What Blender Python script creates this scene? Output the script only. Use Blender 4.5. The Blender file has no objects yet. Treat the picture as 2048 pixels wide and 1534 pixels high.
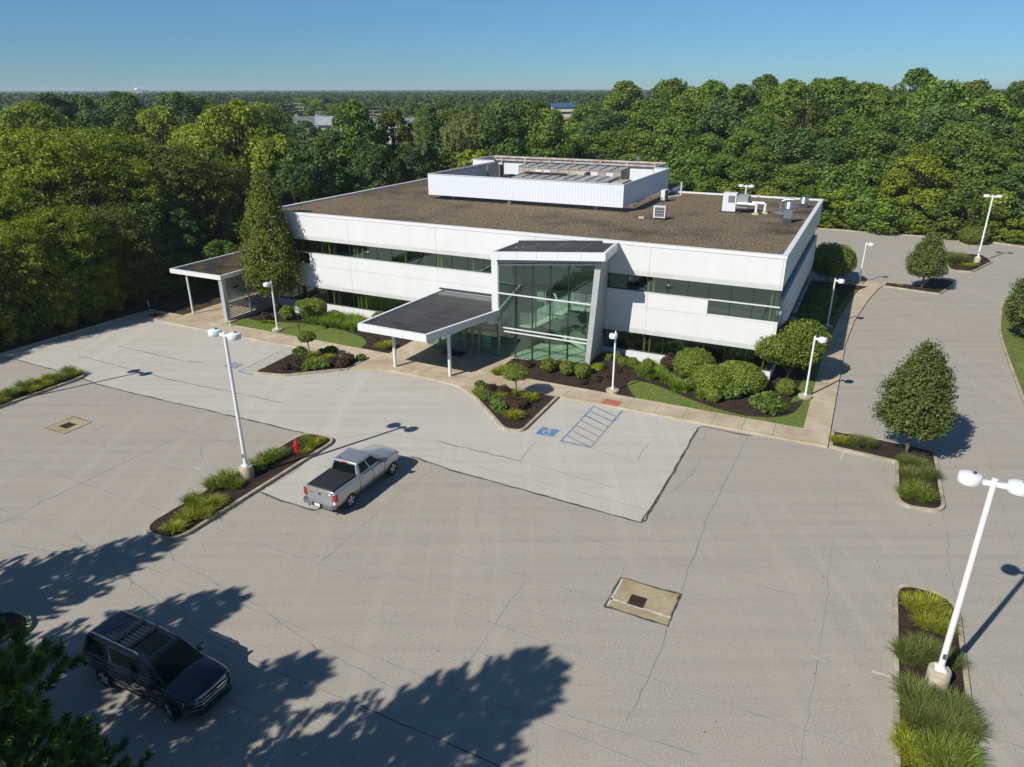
import bpy, bmesh, math, random
import numpy as np
from mathutils import Vector, Matrix

SC = bpy.context.scene
COL = SC.collection
R = math.radians
PI = math.pi
rnd = random.Random(7)

# ------------------------------------------------------------------ camera
CAM_H = 19.0
FPX, CX, CY = 1434.2, 1024.0, 767.0
PITCH, ROLL = 0.38998, -0.00224
fwd = Vector((0, math.cos(PITCH), -math.sin(PITCH)))
up0 = Vector((0, math.sin(PITCH), math.cos(PITCH)))
rt0 = Vector((1, 0, 0))
rt = rt0 * math.cos(ROLL) + up0 * math.sin(ROLL)
upv = up0 * math.cos(ROLL) - rt0 * math.sin(ROLL)
cd = bpy.data.cameras.new('camera')
cam = bpy.data.objects.new('camera', cd)
COL.objects.link(cam)
M = Matrix.Identity(4)
for i in range(3):
    M[i][0], M[i][1], M[i][2] = rt[i], upv[i], -fwd[i]
M[2][3] = CAM_H
cam.matrix_world = M
cd.sensor_fit = 'HORIZONTAL'
cd.sensor_width = 36.0
cd.lens = 36.0 * FPX / 2048.0
cd.clip_start = 0.5
cd.clip_end = 30000
SC.camera = cam

# ------------------------------------------------------------------ site frame: s runs left along the facade, d runs back from it
YAW = 0.4587
U = Vector((-math.cos(YAW), math.sin(YAW), 0))
N = Vector((math.sin(YAW), math.cos(YAW), 0))
ORG = Vector((17.818, 46.026, 0))
def W(s, d, z=0.0):
    return ORG + U * s + N * d + Vector((0, 0, z))
def SD(p):
    q = Vector((p[0], p[1], 0)) - ORG
    return q.dot(U), q.dot(N)
def ray(px, py):
    return fwd * FPX + rt * (px - CX) - upv * (py - CY)
def G(px, py, z=0.0):
    """the point at height z that the photograph shows at a pixel of its 2048 px frame"""
    r = ray(px, py)
    return Vector((0, 0, CAM_H)) + r * ((z - CAM_H) / r.z)
def AT(px, py, Y):
    """the point at world depth Y that the photograph shows at a pixel"""
    r = ray(px, py)
    return Vector((0, 0, CAM_H)) + r * (Y / r.y)

# ------------------------------------------------------------------ tags
def tag(o, label=None, cat=None, group=None, kind=None):
    if label: o['label'] = label
    if cat: o['category'] = cat
    if group: o['group'] = group
    if kind: o['kind'] = kind
    return o
def empty(name, loc=(0, 0, 0), rz=0.0, label=None, cat=None, group=None):
    o = bpy.data.objects.new(name, None)
    o.empty_display_size = 0.3
    COL.objects.link(o)
    o.location = loc
    o.rotation_euler = (0, 0, rz)
    tag(o, label, cat, group)
    return o
KIDS = {}
def adopt(o, parent):
    if parent is not None:
        o.parent = parent
        KIDS.setdefault(parent.name, []).append(o)
def dup(o, parent=None):
    c = o.copy()
    COL.objects.link(c)
    if parent is not None:
        adopt(c, parent)
    for k in list(KIDS.get(o.name, [])):
        dup(k, c)
    return c
def place(proto, first, loc, rz=0.0, sc=1.0, label=None, group=None):
    """the first call moves the prototype itself, later calls place copies"""
    o = proto if first else dup(proto)
    o.location = loc
    o.rotation_euler = (0, 0, rz)
    o.scale = sc if hasattr(sc, '__len__') else (sc, sc, sc)
    if label: o['label'] = label
    if group: o['group'] = group
    return o
class Proto:
    def __init__(self, root):
        self.root, self.used = root, False
    def put(self, loc, rz=0.0, sc=1.0, label=None, group=None):
        o = place(self.root, not self.used, loc, rz, sc, label, group)
        self.used = True
        return o

# ------------------------------------------------------------------ mesh builder
class MB:
    def __init__(self):
        self.v, self.f, self.m = [], [], []
    def add(self, pts, faces, mi=0):
        b = len(self.v)
        self.v += [tuple(p) for p in pts]
        for f in faces:
            self.f.append(tuple(b + i for i in f))
            self.m.append(mi)
    def poly(self, pts, mi=0):
        self.add(pts, [range(len(pts))], mi)
    def box(self, a, b, mi=0):
        x0, x1 = sorted((a[0], b[0])); y0, y1 = sorted((a[1], b[1])); z0, z1 = sorted((a[2], b[2]))
        p = [(x0, y0, z0), (x1, y0, z0), (x1, y1, z0), (x0, y1, z0), (x0, y0, z1), (x1, y0, z1), (x1, y1, z1), (x0, y1, z1)]
        self.add(p, [(0, 3, 2, 1), (4, 5, 6, 7), (0, 1, 5, 4), (1, 2, 6, 5), (2, 3, 7, 6), (3, 0, 4, 7)], mi)
    def hexa(self, p, mi=0):
        """8 corners: bottom ring then top ring, counter-clockwise from above"""
        self.add(p, [(0, 3, 2, 1), (4, 5, 6, 7), (0, 1, 5, 4), (1, 2, 6, 5), (2, 3, 7, 6), (3, 0, 4, 7)], mi)
    def bar(self, p0, p1, w, h, mi=0, upd=(0, 0, 1)):
        p0, p1 = Vector(p0), Vector(p1)
        t = (p1 - p0).normalized()
        u = Vector(upd)
        if abs(t.dot(u)) > 0.97: u = Vector((1, 0, 0))
        b = t.cross(u).normalized(); n = b.cross(t).normalized()
        b *= w / 2; n *= h / 2
        self.add([p0 - b - n, p0 + b - n, p0 + b + n, p0 - b + n, p1 - b - n, p1 + b - n, p1 + b + n, p1 - b + n],
                 [(0, 1, 2, 3), (7, 6, 5, 4), (1, 0, 4, 5), (2, 1, 5, 6), (3, 2, 6, 7), (0, 3, 7, 4)], mi)
    def tube(self, p0, p1, r0, r1=None, n=10, mi=0, caps=True):
        p0, p1 = Vector(p0), Vector(p1)
        r1 = r0 if r1 is None else r1
        t = (p1 - p0).normalized()
        u = Vector((0, 0, 1)) if abs(t.z) < 0.95 else Vector((1, 0, 0))
        b = t.cross(u).normalized(); c = b.cross(t)
        pts = []
        for p, r in ((p0, r0), (p1, r1)):
            for k in range(n):
                a = 2 * PI * k / n
                pts.append(p + b * (r * math.cos(a)) + c * (r * math.sin(a)))
        fs = [(k, n + k, n + (k + 1) % n, (k + 1) % n) for k in range(n)]
        if caps:
            fs += [tuple(range(n)), tuple(range(2 * n - 1, n - 1, -1))]
        self.add(pts, fs, mi)
    def path(self, pts, rads, n=8, mi=0):
        pts = [Vector(p) for p in pts]
        if not hasattr(rads, '__len__'): rads = [rads] * len(pts)
        allp = []
        for i, p in enumerate(pts):
            t = (pts[min(i + 1, len(pts) - 1)] - pts[max(i - 1, 0)]).normalized()
            u = Vector((0, 0, 1)) if abs(t.z) < 0.9 else Vector((1, 0, 0))
            b = t.cross(u).normalized(); c = b.cross(t)
            for k in range(n):
                a = 2 * PI * k / n
                allp.append(p + b * (rads[i] * math.cos(a)) + c * (rads[i] * math.sin(a)))
        fs = []
        for i in range(len(pts) - 1):
            for k in range(n):
                fs.append((i * n + k, (i + 1) * n + k, (i + 1) * n + (k + 1) % n, i * n + (k + 1) % n))
        fs += [tuple(range(n)), tuple(range(len(allp) - 1, len(allp) - n - 1, -1))]
        self.add(allp, fs, mi)
    def lathe(self, prof, c=(0, 0, 0), n=20, mi=0, ax='z'):
        pts = []
        for r, z in prof:
            for k in range(n):
                a = 2 * PI * k / n
                x, y = r * math.cos(a), r * math.sin(a)
                q = (x, y, z) if ax == 'z' else ((x, z, y) if ax == 'y' else (z, x, y))
                pts.append((c[0] + q[0], c[1] + q[1], c[2] + q[2]))
        fs = []
        fl = ax == 'y'
        for i in range(len(prof) - 1):
            for k in range(n):
                q = (i * n + k, i * n + (k + 1) % n, (i + 1) * n + (k + 1) % n, (i + 1) * n + k)
                fs.append(q[::-1] if fl else q)
        if prof[0][0] > 1e-6: fs.append(tuple(range(n)) if fl else tuple(range(n))[::-1])
        if prof[-1][0] > 1e-6:
            q = tuple(range((len(prof) - 1) * n, len(prof) * n))
            fs.append(q[::-1] if fl else q)
        self.add(pts, fs, mi)
    def prism(self, poly, z0, z1, mi=0, mtop=None, bottom=False):
        poly = ccw(poly)
        n = len(poly)
        b = len(self.v)
        self.v += [(p[0], p[1], z0) for p in poly] + [(p[0], p[1], z1) for p in poly]
        for k in range(n):
            self.f.append((b + k, b + (k + 1) % n, b + n + (k + 1) % n, b + n + k)); self.m.append(mi)
        self.f.append(tuple(b + n + k for k in range(n))); self.m.append(mi if mtop is None else mtop)
        if bottom:
            self.f.append(tuple(b + n - 1 - k for k in range(n))); self.m.append(mi)
    def ribbon(self, pts, w, z, mi=0, wob=0.0, rng=None):
        pts = [Vector((p[0], p[1], 0)) for p in pts]
        L, Rr = [], []
        for i, p in enumerate(pts):
            t = (pts[min(i + 1, len(pts) - 1)] - pts[max(i - 1, 0)]).normalized()
            nn = Vector((-t.y, t.x, 0))
            ww = w / 2 * (1 + (rng.uniform(-wob, wob) if rng else 0))
            L.append((p.x + nn.x * ww, p.y + nn.y * ww, z)); Rr.append((p.x - nn.x * ww, p.y - nn.y * ww, z))
        n = len(pts)
        self.add(L + Rr, [(i + n, i + n + 1, i + 1, i) for i in range(n - 1)], mi)
    def build(self, name, mats, parent=None, smooth=False, angle=None, loc=None):
        me = bpy.data.meshes.new(name)
        me.from_pydata(self.v, [], self.f)
        if not isinstance(mats, (list, tuple)): mats = [mats]
        for m in mats: me.materials.append(m)
        if len(mats) > 1:
            me.polygons.foreach_set('material_index', self.m)
        if smooth or angle:
            me.polygons.foreach_set('use_smooth', [True] * len(me.polygons))
            if angle: me.set_sharp_from_angle(angle=R(angle))
        me.update()
        o = bpy.data.objects.new(name, me)
        COL.objects.link(o)
        if loc is not None: o.location = loc
        adopt(o, parent)
        return o

def ccw(poly):
    a = sum(poly[i][0] * poly[(i + 1) % len(poly)][1] - poly[(i + 1) % len(poly)][0] * poly[i][1] for i in range(len(poly)))
    return list(poly) if a > 0 else list(poly)[::-1]
def rounded(poly, rads, seg=6):
    """polygon with its corners rounded; rads is one number or one per corner"""
    n = len(poly)
    if not hasattr(rads, '__len__'): rads = [rads] * n
    out = []
    for i in range(n):
        p = Vector(poly[i][:2]); a = Vector(poly[i - 1][:2]); b = Vector(poly[(i + 1) % n][:2])
        r = rads[i]
        if r <= 0: out.append((p.x, p.y)); continue
        ta = (a - p); tb = (b - p)
        la, lb = ta.length, tb.length
        ta.normalize(); tb.normalize()
        ang = ta.angle(tb)
        d = min(r / math.tan(ang / 2), la * 0.49, lb * 0.49)
        p0 = p + ta * d; p1 = p + tb * d
        for k in range(seg + 1):
            t = k / seg
            q = p0 * (1 - t) ** 2 + p * 2 * t * (1 - t) + p1 * t * t
            out.append((q.x, q.y))
    return out
def inset(poly, w):
    poly = ccw(poly)
    n = len(poly); out = []
    for i in range(n):
        p = Vector(poly[i]); a = Vector(poly[i - 1]); b = Vector(poly[(i + 1) % n])
        t0 = (p - a); t1 = (b - p)
        if t0.length < 1e-6: t0 = t1
        if t1.length < 1e-6: t1 = t0
        t0.normalize(); t1.normalize()
        n0 = Vector((-t0.y, t0.x)); n1 = Vector((-t1.y, t1.x))
        m = (n0 + n1)
        m = m / max(0.35, m.dot(n0)) if m.length > 1e-6 else n0
        q = p + m * w
        out.append((q.x, q.y))
    return out
def wp(pts):
    """site (s, d) pairs to world xy pairs"""
    return [tuple(W(s, d)[:2]) for s, d in pts]
def smoothline(pts, k=6):
    """Catmull-Rom through points"""
    P = [Vector((p[0], p[1])) for p in pts]
    out = []
    for i in range(len(P) - 1):
        a, b, c, d = P[max(i - 1, 0)], P[i], P[i + 1], P[min(i + 2, len(P) - 1)]
        for j in range(k):
            t = j / k
            q = 0.5 * ((2 * b) + (c - a) * t + (2 * a - 5 * b + 4 * c - d) * t * t + (3 * b - a - 3 * c + d) * t ** 3)
            out.append((q.x, q.y))
    out.append((P[-1].x, P[-1].y))
    return out

# ------------------------------------------------------------------ materials
def newmat(name):
    m = bpy.data.materials.new(name)
    m.use_nodes = True
    nt = m.node_tree
    b = nt.nodes['Principled BSDF']
    return m, nt, b
def col(c): return (c[0], c[1], c[2], 1.0)
def plain(name, c, rough=0.5, metal=0.0, spec=0.5, coat=0.0):
    m, nt, b = newmat(name)
    b.inputs['Base Color'].default_value = col(c)
    b.inputs['Roughness'].default_value = rough
    b.inputs['Metallic'].default_value = metal
    b.inputs['Specular IOR Level'].default_value = spec
    if coat:
        b.inputs['Coat Weight'].default_value = coat
        b.inputs['Coat Roughness'].default_value = 0.03
    return m
def nd(nt, t, **kw):
    n = nt.nodes.new(t)
    for k, v in kw.items(): setattr(n, k, v)
    return n
def coords(nt, kind='Object', scale=(1, 1, 1), rz=0.0):
    tc = nd(nt, 'ShaderNodeTexCoord')
    mp = nd(nt, 'ShaderNodeMapping')
    mp.inputs['Scale'].default_value = scale
    mp.inputs['Rotation'].default_value = (0, 0, rz)
    nt.links.new(tc.outputs[kind], mp.inputs['Vector'])
    return mp.outputs['Vector']
def noise(nt, vec, scale, detail=4, rough=0.6, lo=0.0, hi=1.0, flo=0.35, fhi=0.65):
    n = nd(nt, 'ShaderNodeTexNoise')
    n.inputs['Scale'].default_value = scale
    n.inputs['Detail'].default_value = detail
    n.inputs['Roughness'].default_value = rough
    nt.links.new(vec, n.inputs['Vector'])
    r = nd(nt, 'ShaderNodeMapRange')
    r.inputs['From Min'].default_value = flo; r.inputs['From Max'].default_value = fhi
    r.inputs['To Min'].default_value = lo; r.inputs['To Max'].default_value = hi
    nt.links.new(n.outputs['Fac'], r.inputs['Value'])
    return r.outputs['Result']
def mixc(nt, a, b, fac, mode='MIX'):
    n = nd(nt, 'ShaderNodeMix', data_type='RGBA', blend_type=mode)
    for sock, v in ((n.inputs[6], a), (n.inputs[7], b), (n.inputs[0], fac)):
        if hasattr(v, 'links') or hasattr(v, 'is_linked'): nt.links.new(v, sock)
        elif isinstance(v, (int, float)): sock.default_value = v
        else: sock.default_value = col(v)
    return n.outputs[2]
def bump(nt, b, h, strength=0.3, dist=0.02):
    n = nd(nt, 'ShaderNodeBump')
    n.inputs['Strength'].default_value = strength
    n.inputs['Distance'].default_value = dist
    nt.links.new(h, n.inputs['Height'])
    nt.links.new(n.outputs['Normal'], b.inputs['Normal'])
def mottled(name, c0, c1, scale, rough=0.85, c2=None, scale2=1.0, b_s=0.0, b_d=0.02, metal=0.0, spec=0.3, kind='Object', detail=5, f2=(0.4, 0.7)):
    m, nt, b = newmat(name)
    v = coords(nt, kind)
    n1 = noise(nt, v, scale, detail)
    c = mixc(nt, c0, c1, n1)
    if c2 is not None:
        n2 = noise(nt, v, scale2, 5, 0.65, flo=f2[0], fhi=f2[1])
        c = mixc(nt, c, c2, n2)
    nt.links.new(c, b.inputs['Base Color'])
    b.inputs['Roughness'].default_value = rough
    b.inputs['Metallic'].default_value = metal
    b.inputs['Specular IOR Level'].default_value = spec
    if b_s: bump(nt, b, n1, b_s, b_d)
    return m

def asphalt(name, base, warm):
    """aged grey asphalt: speckled stones, paving lanes along the lot, broad dirty mottling"""
    m, nt, b = newmat(name)
    v = coords(nt, 'Object')
    vs = coords(nt, 'Object', (0.05, 1.0, 1.0), rz=YAW)     # stretched along the facade
    vd = coords(nt, 'Object', (1.0, 0.05, 1.0), rz=YAW)
    grain = noise(nt, v, 13.0, 3, 0.9, flo=0.28, fhi=0.72)
    dark = tuple(x * 0.62 for x in base); lite = tuple(min(0.9, x * 1.38) for x in base)
    c = mixc(nt, dark, lite, grain)
    big = noise(nt, v, 0.16, 6, 0.62, flo=0.38, fhi=0.66)
    c = mixc(nt, c, warm, nd_mul(nt, big, 0.45))
    lane = noise(nt, vs, 1.4, 3, 0.55, flo=0.42, fhi=0.7)
    c = mixc(nt, c, tuple(x * 0.80 for x in base), nd_mul(nt, lane, 0.5))
    lane2 = noise(nt, vd, 0.9, 3, 0.6, flo=0.5, fhi=0.75)
    c = mixc(nt, c, tuple(min(0.9, x * 1.18) for x in base), nd_mul(nt, lane2, 0.5))
    stain = noise(nt, v, 0.5, 5, 0.7, flo=0.64, fhi=0.80)
    c = mixc(nt, c, tuple(x * 0.45 for x in base), nd_mul(nt, stain, 0.6))
    nt.links.new(c, b.inputs['Base Color'])
    b.inputs['Roughness'].default_value = 0.9
    b.inputs['Specular IOR Level'].default_value = 0.25
    bump(nt, b, grain, 0.35, 0.01)
    return m
def nd_mul(nt, a, k):
    n = nd(nt, 'ShaderNodeMath', operation='MULTIPLY')
    nt.links.new(a, n.inputs[0]); n.inputs[1].default_value = k
    return n.outputs[0]

def leafmat(name, dark, lite, trans=0.3, var=0.25, rough=0.55, tip=None):
    """leaf colour varies per leaf (face attribute) and per plant"""
    m, nt, b = newmat(name)
    at = nd(nt, 'ShaderNodeAttribute', attribute_name='tint')
    oi = nd(nt, 'ShaderNodeObjectInfo')
    c = mixc(nt, dark, lite, at.outputs['Fac'])
    hv = nd(nt, 'ShaderNodeHueSaturation')
    mr = nd(nt, 'ShaderNodeMapRange')
    mr.inputs['To Min'].default_value = 1.0 - var; mr.inputs['To Max'].default_value = 1.0 + var
    nt.links.new(oi.outputs['Random'], mr.inputs['Value'])
    nt.links.new(mr.outputs['Result'], hv.inputs['Value'])
    m2 = nd(nt, 'ShaderNodeMath', operation='MULTIPLY'); m2.inputs[1].default_value = 7.13
    fr = nd(nt, 'ShaderNodeMath', operation='FRACT')
    nt.links.new(oi.outputs['Random'], m2.inputs[0]); nt.links.new(m2.outputs[0], fr.inputs[0])
    mh = nd(nt, 'ShaderNodeMapRange')
    mh.inputs['To Min'].default_value = 0.5 - var * 0.06; mh.inputs['To Max'].default_value = 0.5 + var * 0.06
    nt.links.new(fr.outputs[0], mh.inputs['Value']); nt.links.new(mh.outputs['Result'], hv.inputs['Hue'])
    nt.links.new(c, hv.inputs['Color'])
    c = hv.outputs['Color']
    nt.links.new(c, b.inputs['Base Color'])
    b.inputs['Roughness'].default_value = rough
    b.inputs['Specular IOR Level'].default_value = 0.3
    out = nt.nodes['Material Output']
    tr = nd(nt, 'ShaderNodeBsdfTranslucent')
    tc = mixc(nt, c, (1.0, 1.0, 0.35), 1.0, 'MULTIPLY')
    nt.links.new(tc, tr.inputs['Color'])
    mx = nd(nt, 'ShaderNodeMixShader'); mx.inputs[0].default_value = trans
    nt.links.new(b.outputs[0], mx.inputs[1]); nt.links.new(tr.outputs[0], mx.inputs[2])
    nt.links.new(mx.outputs[0], out.inputs['Surface'])
    return m

def glassmat(name, tint, refl=0.22, ior=1.6, rcol=(0.75, 0.9, 0.88)):
    """coated window glass: a mirror image over a tinted view through"""
    m = bpy.data.materials.new(name); m.use_nodes = True
    nt = m.node_tree; nt.nodes.clear()
    out = nd(nt, 'ShaderNodeOutputMaterial')
    tp = nd(nt, 'ShaderNodeBsdfTransparent'); tp.inputs[0].default_value = col(tint)
    gl = nd(nt, 'ShaderNodeBsdfGlossy'); gl.inputs['Color'].default_value = col(rcol); gl.inputs['Roughness'].default_value = 0.004
    lw = nd(nt, 'ShaderNodeLayerWeight'); lw.inputs['Blend'].default_value = 0.5
    pw = nd(nt, 'ShaderNodeMath', operation='POWER'); pw.inputs[1].default_value = 6.4 - ior * 2
    nt.links.new(lw.outputs['Facing'], pw.inputs[0])
    mr = nd(nt, 'ShaderNodeMapRange')
    mr.inputs['To Min'].default_value = refl; mr.inputs['To Max'].default_value = 1.0
    nt.links.new(pw.outputs[0], mr.inputs['Value'])
    mx = nd(nt, 'ShaderNodeMixShader')
    nt.links.new(mr.outputs['Result'], mx.inputs[0])
    nt.links.new(tp.outputs[0], mx.inputs[1]); nt.links.new(gl.outputs[0], mx.inputs[2])
    nt.links.new(mx.outputs[0], out.inputs['Surface'])
    return m

M_ = {}
M_['asphalt'] = asphalt('asphalt_old', (0.368, 0.342, 0.294), (0.390, 0.352, 0.292))
M_['asphalt_new'] = asphalt('asphalt_grey', (0.485, 0.462, 0.412), (0.48, 0.448, 0.388))
M_['tar'] = mottled('crack_tar', (0.03, 0.03, 0.03), (0.13, 0.12, 0.11), 3.0, 0.7)
M_['faint'] = mottled('hairline_crack', (0.20, 0.19, 0.175), (0.33, 0.315, 0.285), 2.0, 0.9)
M_['concrete'] = mottled('walk_concrete', (0.47, 0.395, 0.28), (0.57, 0.49, 0.365), 1.2, 0.85, (0.37, 0.29, 0.19), 0.45, 0.15, 0.01)
M_['kerb'] = mottled('kerb_concrete', (0.40, 0.345, 0.255), (0.55, 0.49, 0.38), 4.0, 0.85, (0.28, 0.235, 0.17), 1.5, 0.2, 0.01)
M_['joint'] = plain('joint_dark', (0.13, 0.11, 0.085), 0.9)
M_['mulch'] = mottled('bark_mulch', (0.016, 0.010, 0.007), (0.125, 0.078, 0.052), 14.0, 0.95, (0.03, 0.02, 0.014), 1.2, 1.0, 0.06)
M_['earth'] = mottled('woodland_floor', (0.035, 0.027, 0.017), (0.09, 0.07, 0.04), 2.0, 0.95, (0.03, 0.05, 0.012), 0.15, 0.6, 0.05)
def cladding(name, c0, c1, streak):
    """painted panels with faint run-off streaks down the face"""
    m, nt, b = newmat(name)
    v = coords(nt, 'Object'); vv = coords(nt, 'Object', (1.0, 1.0, 0.06))
    c = mixc(nt, c0, c1, noise(nt, v, 0.8, 4))
    c = mixc(nt, c, streak, nd_mul(nt, noise(nt, vv, 2.2, 4, 0.7, flo=0.5, fhi=0.75), 0.22))
    nt.links.new(c, b.inputs['Base Color'])
    b.inputs['Roughness'].default_value = 0.55; b.inputs['Specular IOR Level'].default_value = 0.3
    return m
M_['white_panel'] = cladding('white_cladding', (0.70, 0.705, 0.70), (0.735, 0.74, 0.735), (0.61, 0.605, 0.585))
M_['white_panel_old'] = mottled('white_cladding_plain', (0.70, 0.705, 0.70), (0.73, 0.735, 0.73), 0.8, 0.55, (0.68, 0.68, 0.67), 0.35, 0, spec=0.3)
M_['white_chamfer'] = mottled('white_cladding_chamfer', (0.67, 0.665, 0.655), (0.71, 0.705, 0.695), 1.0, 0.6, (0.62, 0.61, 0.59), 0.9)
M_['white_metal'] = plain('white_paint', (0.72, 0.72, 0.72), 0.35, 0, 0.5)
M_['coping'] = plain('white_coping', (0.76, 0.76, 0.76), 0.4)
M_['grey_panel'] = mottled('grey_metal_panel', (0.40, 0.41, 0.42), (0.46, 0.47, 0.48), 1.0, 0.4, spec=0.5)
M_['alu'] = plain('aluminium_frame', (0.55, 0.57, 0.58), 0.35, 0.6)
M_['frame_dark'] = plain('dark_mullion', (0.02, 0.026, 0.024), 0.4)
M_['bronze'] = plain('brown_door_frame', (0.30, 0.27, 0.235), 0.4, 0.3)
M_['gravel'] = mottled('roof_gravel', (0.055, 0.042, 0.03), (0.34, 0.255, 0.155), 6.5, 0.95, (0.045, 0.036, 0.028), 0.16, 0.9, 0.05, detail=4, f2=(0.48, 0.72))
M_['membrane'] = mottled('roof_membrane', (0.028, 0.029, 0.032), (0.055, 0.056, 0.06), 0.9, 0.75, (0.07, 0.068, 0.066), 0.25)
M_['seam'] = plain('membrane_seam', (0.13, 0.125, 0.12), 0.8)
M_['dark_flash'] = plain('dark_flashing', (0.05, 0.055, 0.06), 0.5)
M_['glass_band'] = glassmat('ribbon_glass', (0.42, 0.56, 0.46), 0.22, 1.7, (0.66, 0.88, 0.82))
M_['glass_lobby'] = glassmat('lobby_glass', (0.58, 0.77, 0.665), 0.17, 1.5, (0.66, 0.86, 0.84))
M_['carpet'] = plain('carpet', (0.10, 0.10, 0.095), 0.95)
M_['ceiling'] = plain('ceiling_tile', (0.35, 0.35, 0.33), 0.9)
M_['yellow'] = plain('yellow_column', (0.62, 0.50, 0.12), 0.7)
M_['brown_int'] = plain('brown_interior', (0.16, 0.10, 0.045), 0.7)
M_['lobby_floor'] = plain('lobby_tile', (0.72, 0.74, 0.62), 0.6)
M_['lobby_wall'] = plain('lobby_wall', (0.55, 0.57, 0.52), 0.8)
M_['rail'] = plain('stair_rail', (0.62, 0.63, 0.60), 0.35, 0.3)
M_['galv'] = mottled('galvanised', (0.42, 0.44, 0.46), (0.58, 0.60, 0.62), 6.0, 0.32, metal=0.85)
M_['ahu'] = mottled('weathered_beige', (0.38, 0.34, 0.27), (0.50, 0.46, 0.38), 2.0, 0.7, (0.27, 0.23, 0.17), 0.8)
M_['ahu_green'] = mottled('pale_green_unit', (0.36, 0.40, 0.35), (0.46, 0.49, 0.44), 2.0, 0.6, (0.28, 0.30, 0.25), 0.8)
M_['ahu_top'] = mottled('unit_top_grey', (0.33, 0.33, 0.32), (0.46, 0.46, 0.44), 1.4, 0.5, (0.24, 0.22, 0.2), 0.7)
M_['rust'] = mottled('rusty_steel', (0.30, 0.17, 0.10), (0.58, 0.51, 0.43), 2.2, 0.8, (0.60, 0.56, 0.50), 0.9)
M_['black'] = plain('black_part', (0.012, 0.012, 0.013), 0.5)
M_['rubber'] = plain('tyre_rubber', (0.014, 0.014, 0.015), 0.85)
M_['alloy'] = plain('alloy_rim', (0.62, 0.63, 0.65), 0.3, 0.35)
M_['chrome'] = plain('bright_metal', (0.72, 0.73, 0.75), 0.18, 1.0)
M_['red_paint'] = plain('hydrant_red', (0.62, 0.012, 0.012), 0.3, 0, 0.5, 0.4)
M_['blue_paint'] = mottled('worn_blue_paint', (0.03, 0.17, 0.42), (0.055, 0.23, 0.50), 3.0, 0.9, (0.26, 0.29, 0.33), 2.2, f2=(0.42, 0.58))
M_['blue_faint'] = mottled('faded_blue_paint', (0.10, 0.22, 0.40), (0.27, 0.29, 0.32), 1.6, 0.9, (0.30, 0.29, 0.28), 3.0, f2=(0.4, 0.56))
M_['white_paint'] = mottled('worn_white_paint', (0.62, 0.60, 0.55), (0.40, 0.38, 0.34), 5.0, 0.9)
M_['red_pad'] = mottled('red_tactile_pad', (0.36, 0.11, 0.085), (0.44, 0.16, 0.12), 6.0, 0.9)
M_['grate'] = plain('rusty_grate', (0.075, 0.038, 0.026), 0.8)
M_['sign_blue'] = plain('sign_blue', (0.02, 0.10, 0.36), 0.4)
M_['sign_white'] = plain('sign_white', (0.78, 0.78, 0.78), 0.4)
M_['bark'] = mottled('tree_bark', (0.05, 0.038, 0.028), (0.13, 0.10, 0.075), 6.0, 0.95)
M_['bark_grey'] = mottled('grey_bark', (0.14, 0.125, 0.105), (0.27, 0.245, 0.21), 5.0, 0.95)
# ================================================================== ground, parking lot, kerbs, walks, beds
def structure(mb, name, mats, **k):
    o = mb.build(name, mats, **k)
    return tag(o, kind='structure')
mb = MB()
mb.poly([(-9000, -900, -0.06), (9000, -900, -0.06), (9000, 14000, -0.06), (-9000, 14000, -0.06)])
gm = mottled('far_ground', (0.030, 0.045, 0.014), (0.06, 0.075, 0.025), 0.02, 0.95, (0.05, 0.045, 0.025), 0.05)
structure(mb, 'ground', gm)

def px2sd(pts): return [SD(G(x, y)) for x, y in pts]
# --- the lot: one sheet, the greyer repaving on top, cracks in the same mesh
lot = MB()
lot.poly([(*p, 0.0) for p in ccw(wp([(-75, -85), (54.2, -85), (54.2, 66), (-75, 66)]))])
crk = random.Random(3)
def wobble(pts, amp, step=0.5):
    out = []
    for i in range(len(pts) - 1):
        a, b = Vector(pts[i][:2]), Vector(pts[i + 1][:2])
        n = max(1, int((b - a).length / step))
        for k in range(n):
            q = a.lerp(b, k / n)
            out.append((q.x + crk.gauss(0, amp), q.y + crk.gauss(0, amp)))
    out.append(tuple(pts[-1][:2]))
    return out
patch_px = [(10, 713), (76, 731), (123, 743), (197, 768), (260, 785), (468, 833), (549, 852), (630, 871), (655, 882), (590, 945), (521, 984), (563, 1002), (630, 1021), (640, 1018)]
patch_px2 = [(838, 917), (900, 940), (1119, 1000), (1280, 1045), (1290, 1040), (1322, 985), (1374, 895), (1397, 856), (1406, 853)]
mid = [(700, 965), (760, 925), (812, 912)]
patch = [tuple(G(*p)[:2]) for p in patch_px + mid + patch_px2]
top = wp([(1.5, -8.0), (27.9, -8.0), (48, -8.0), (54.1, -7.5), (54.1, -19.8)])
lot.poly([(*p, 0.004) for p in ccw(patch + top)], 1)
crz = 0.0075
def crack(pxs, w, mi, amp=0.03, wob=0.4):
    global crz
    crz += 0.00004
    lot.ribbon(wobble([G(*p) for p in pxs], amp, 0.45), w, crz, mi, wob, crk)
crack(patch_px[:9], 0.10, 2)
crack([(521, 984), (563, 1002), (630, 1021), (640, 1018), (652, 1010)], 0.10, 2)
crack([(820, 913), (838, 917), (900, 940), (1119, 1000), (1280, 1045), (1290, 1040), (1322, 985), (1374, 895), (1397, 856), (1406, 853), (1440, 860), (1503, 872)], 0.11, 2)
crack([(1283, 1043), (1300, 1020), (1324, 983), (1352, 938)], 0.10, 2, 0.03)
crack([(155, 711), (240, 733), (338, 759), (447, 781), (567, 806)], 0.05, 2)
crack([(236, 692), (366, 722), (408, 725)], 0.06, 2)
crack([(870, 880), (900, 889), (990, 910), (1042, 923)], 0.05, 2)
crack([(1042, 923), (1140, 950), (1235, 977)], 0.035, 3)
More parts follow.
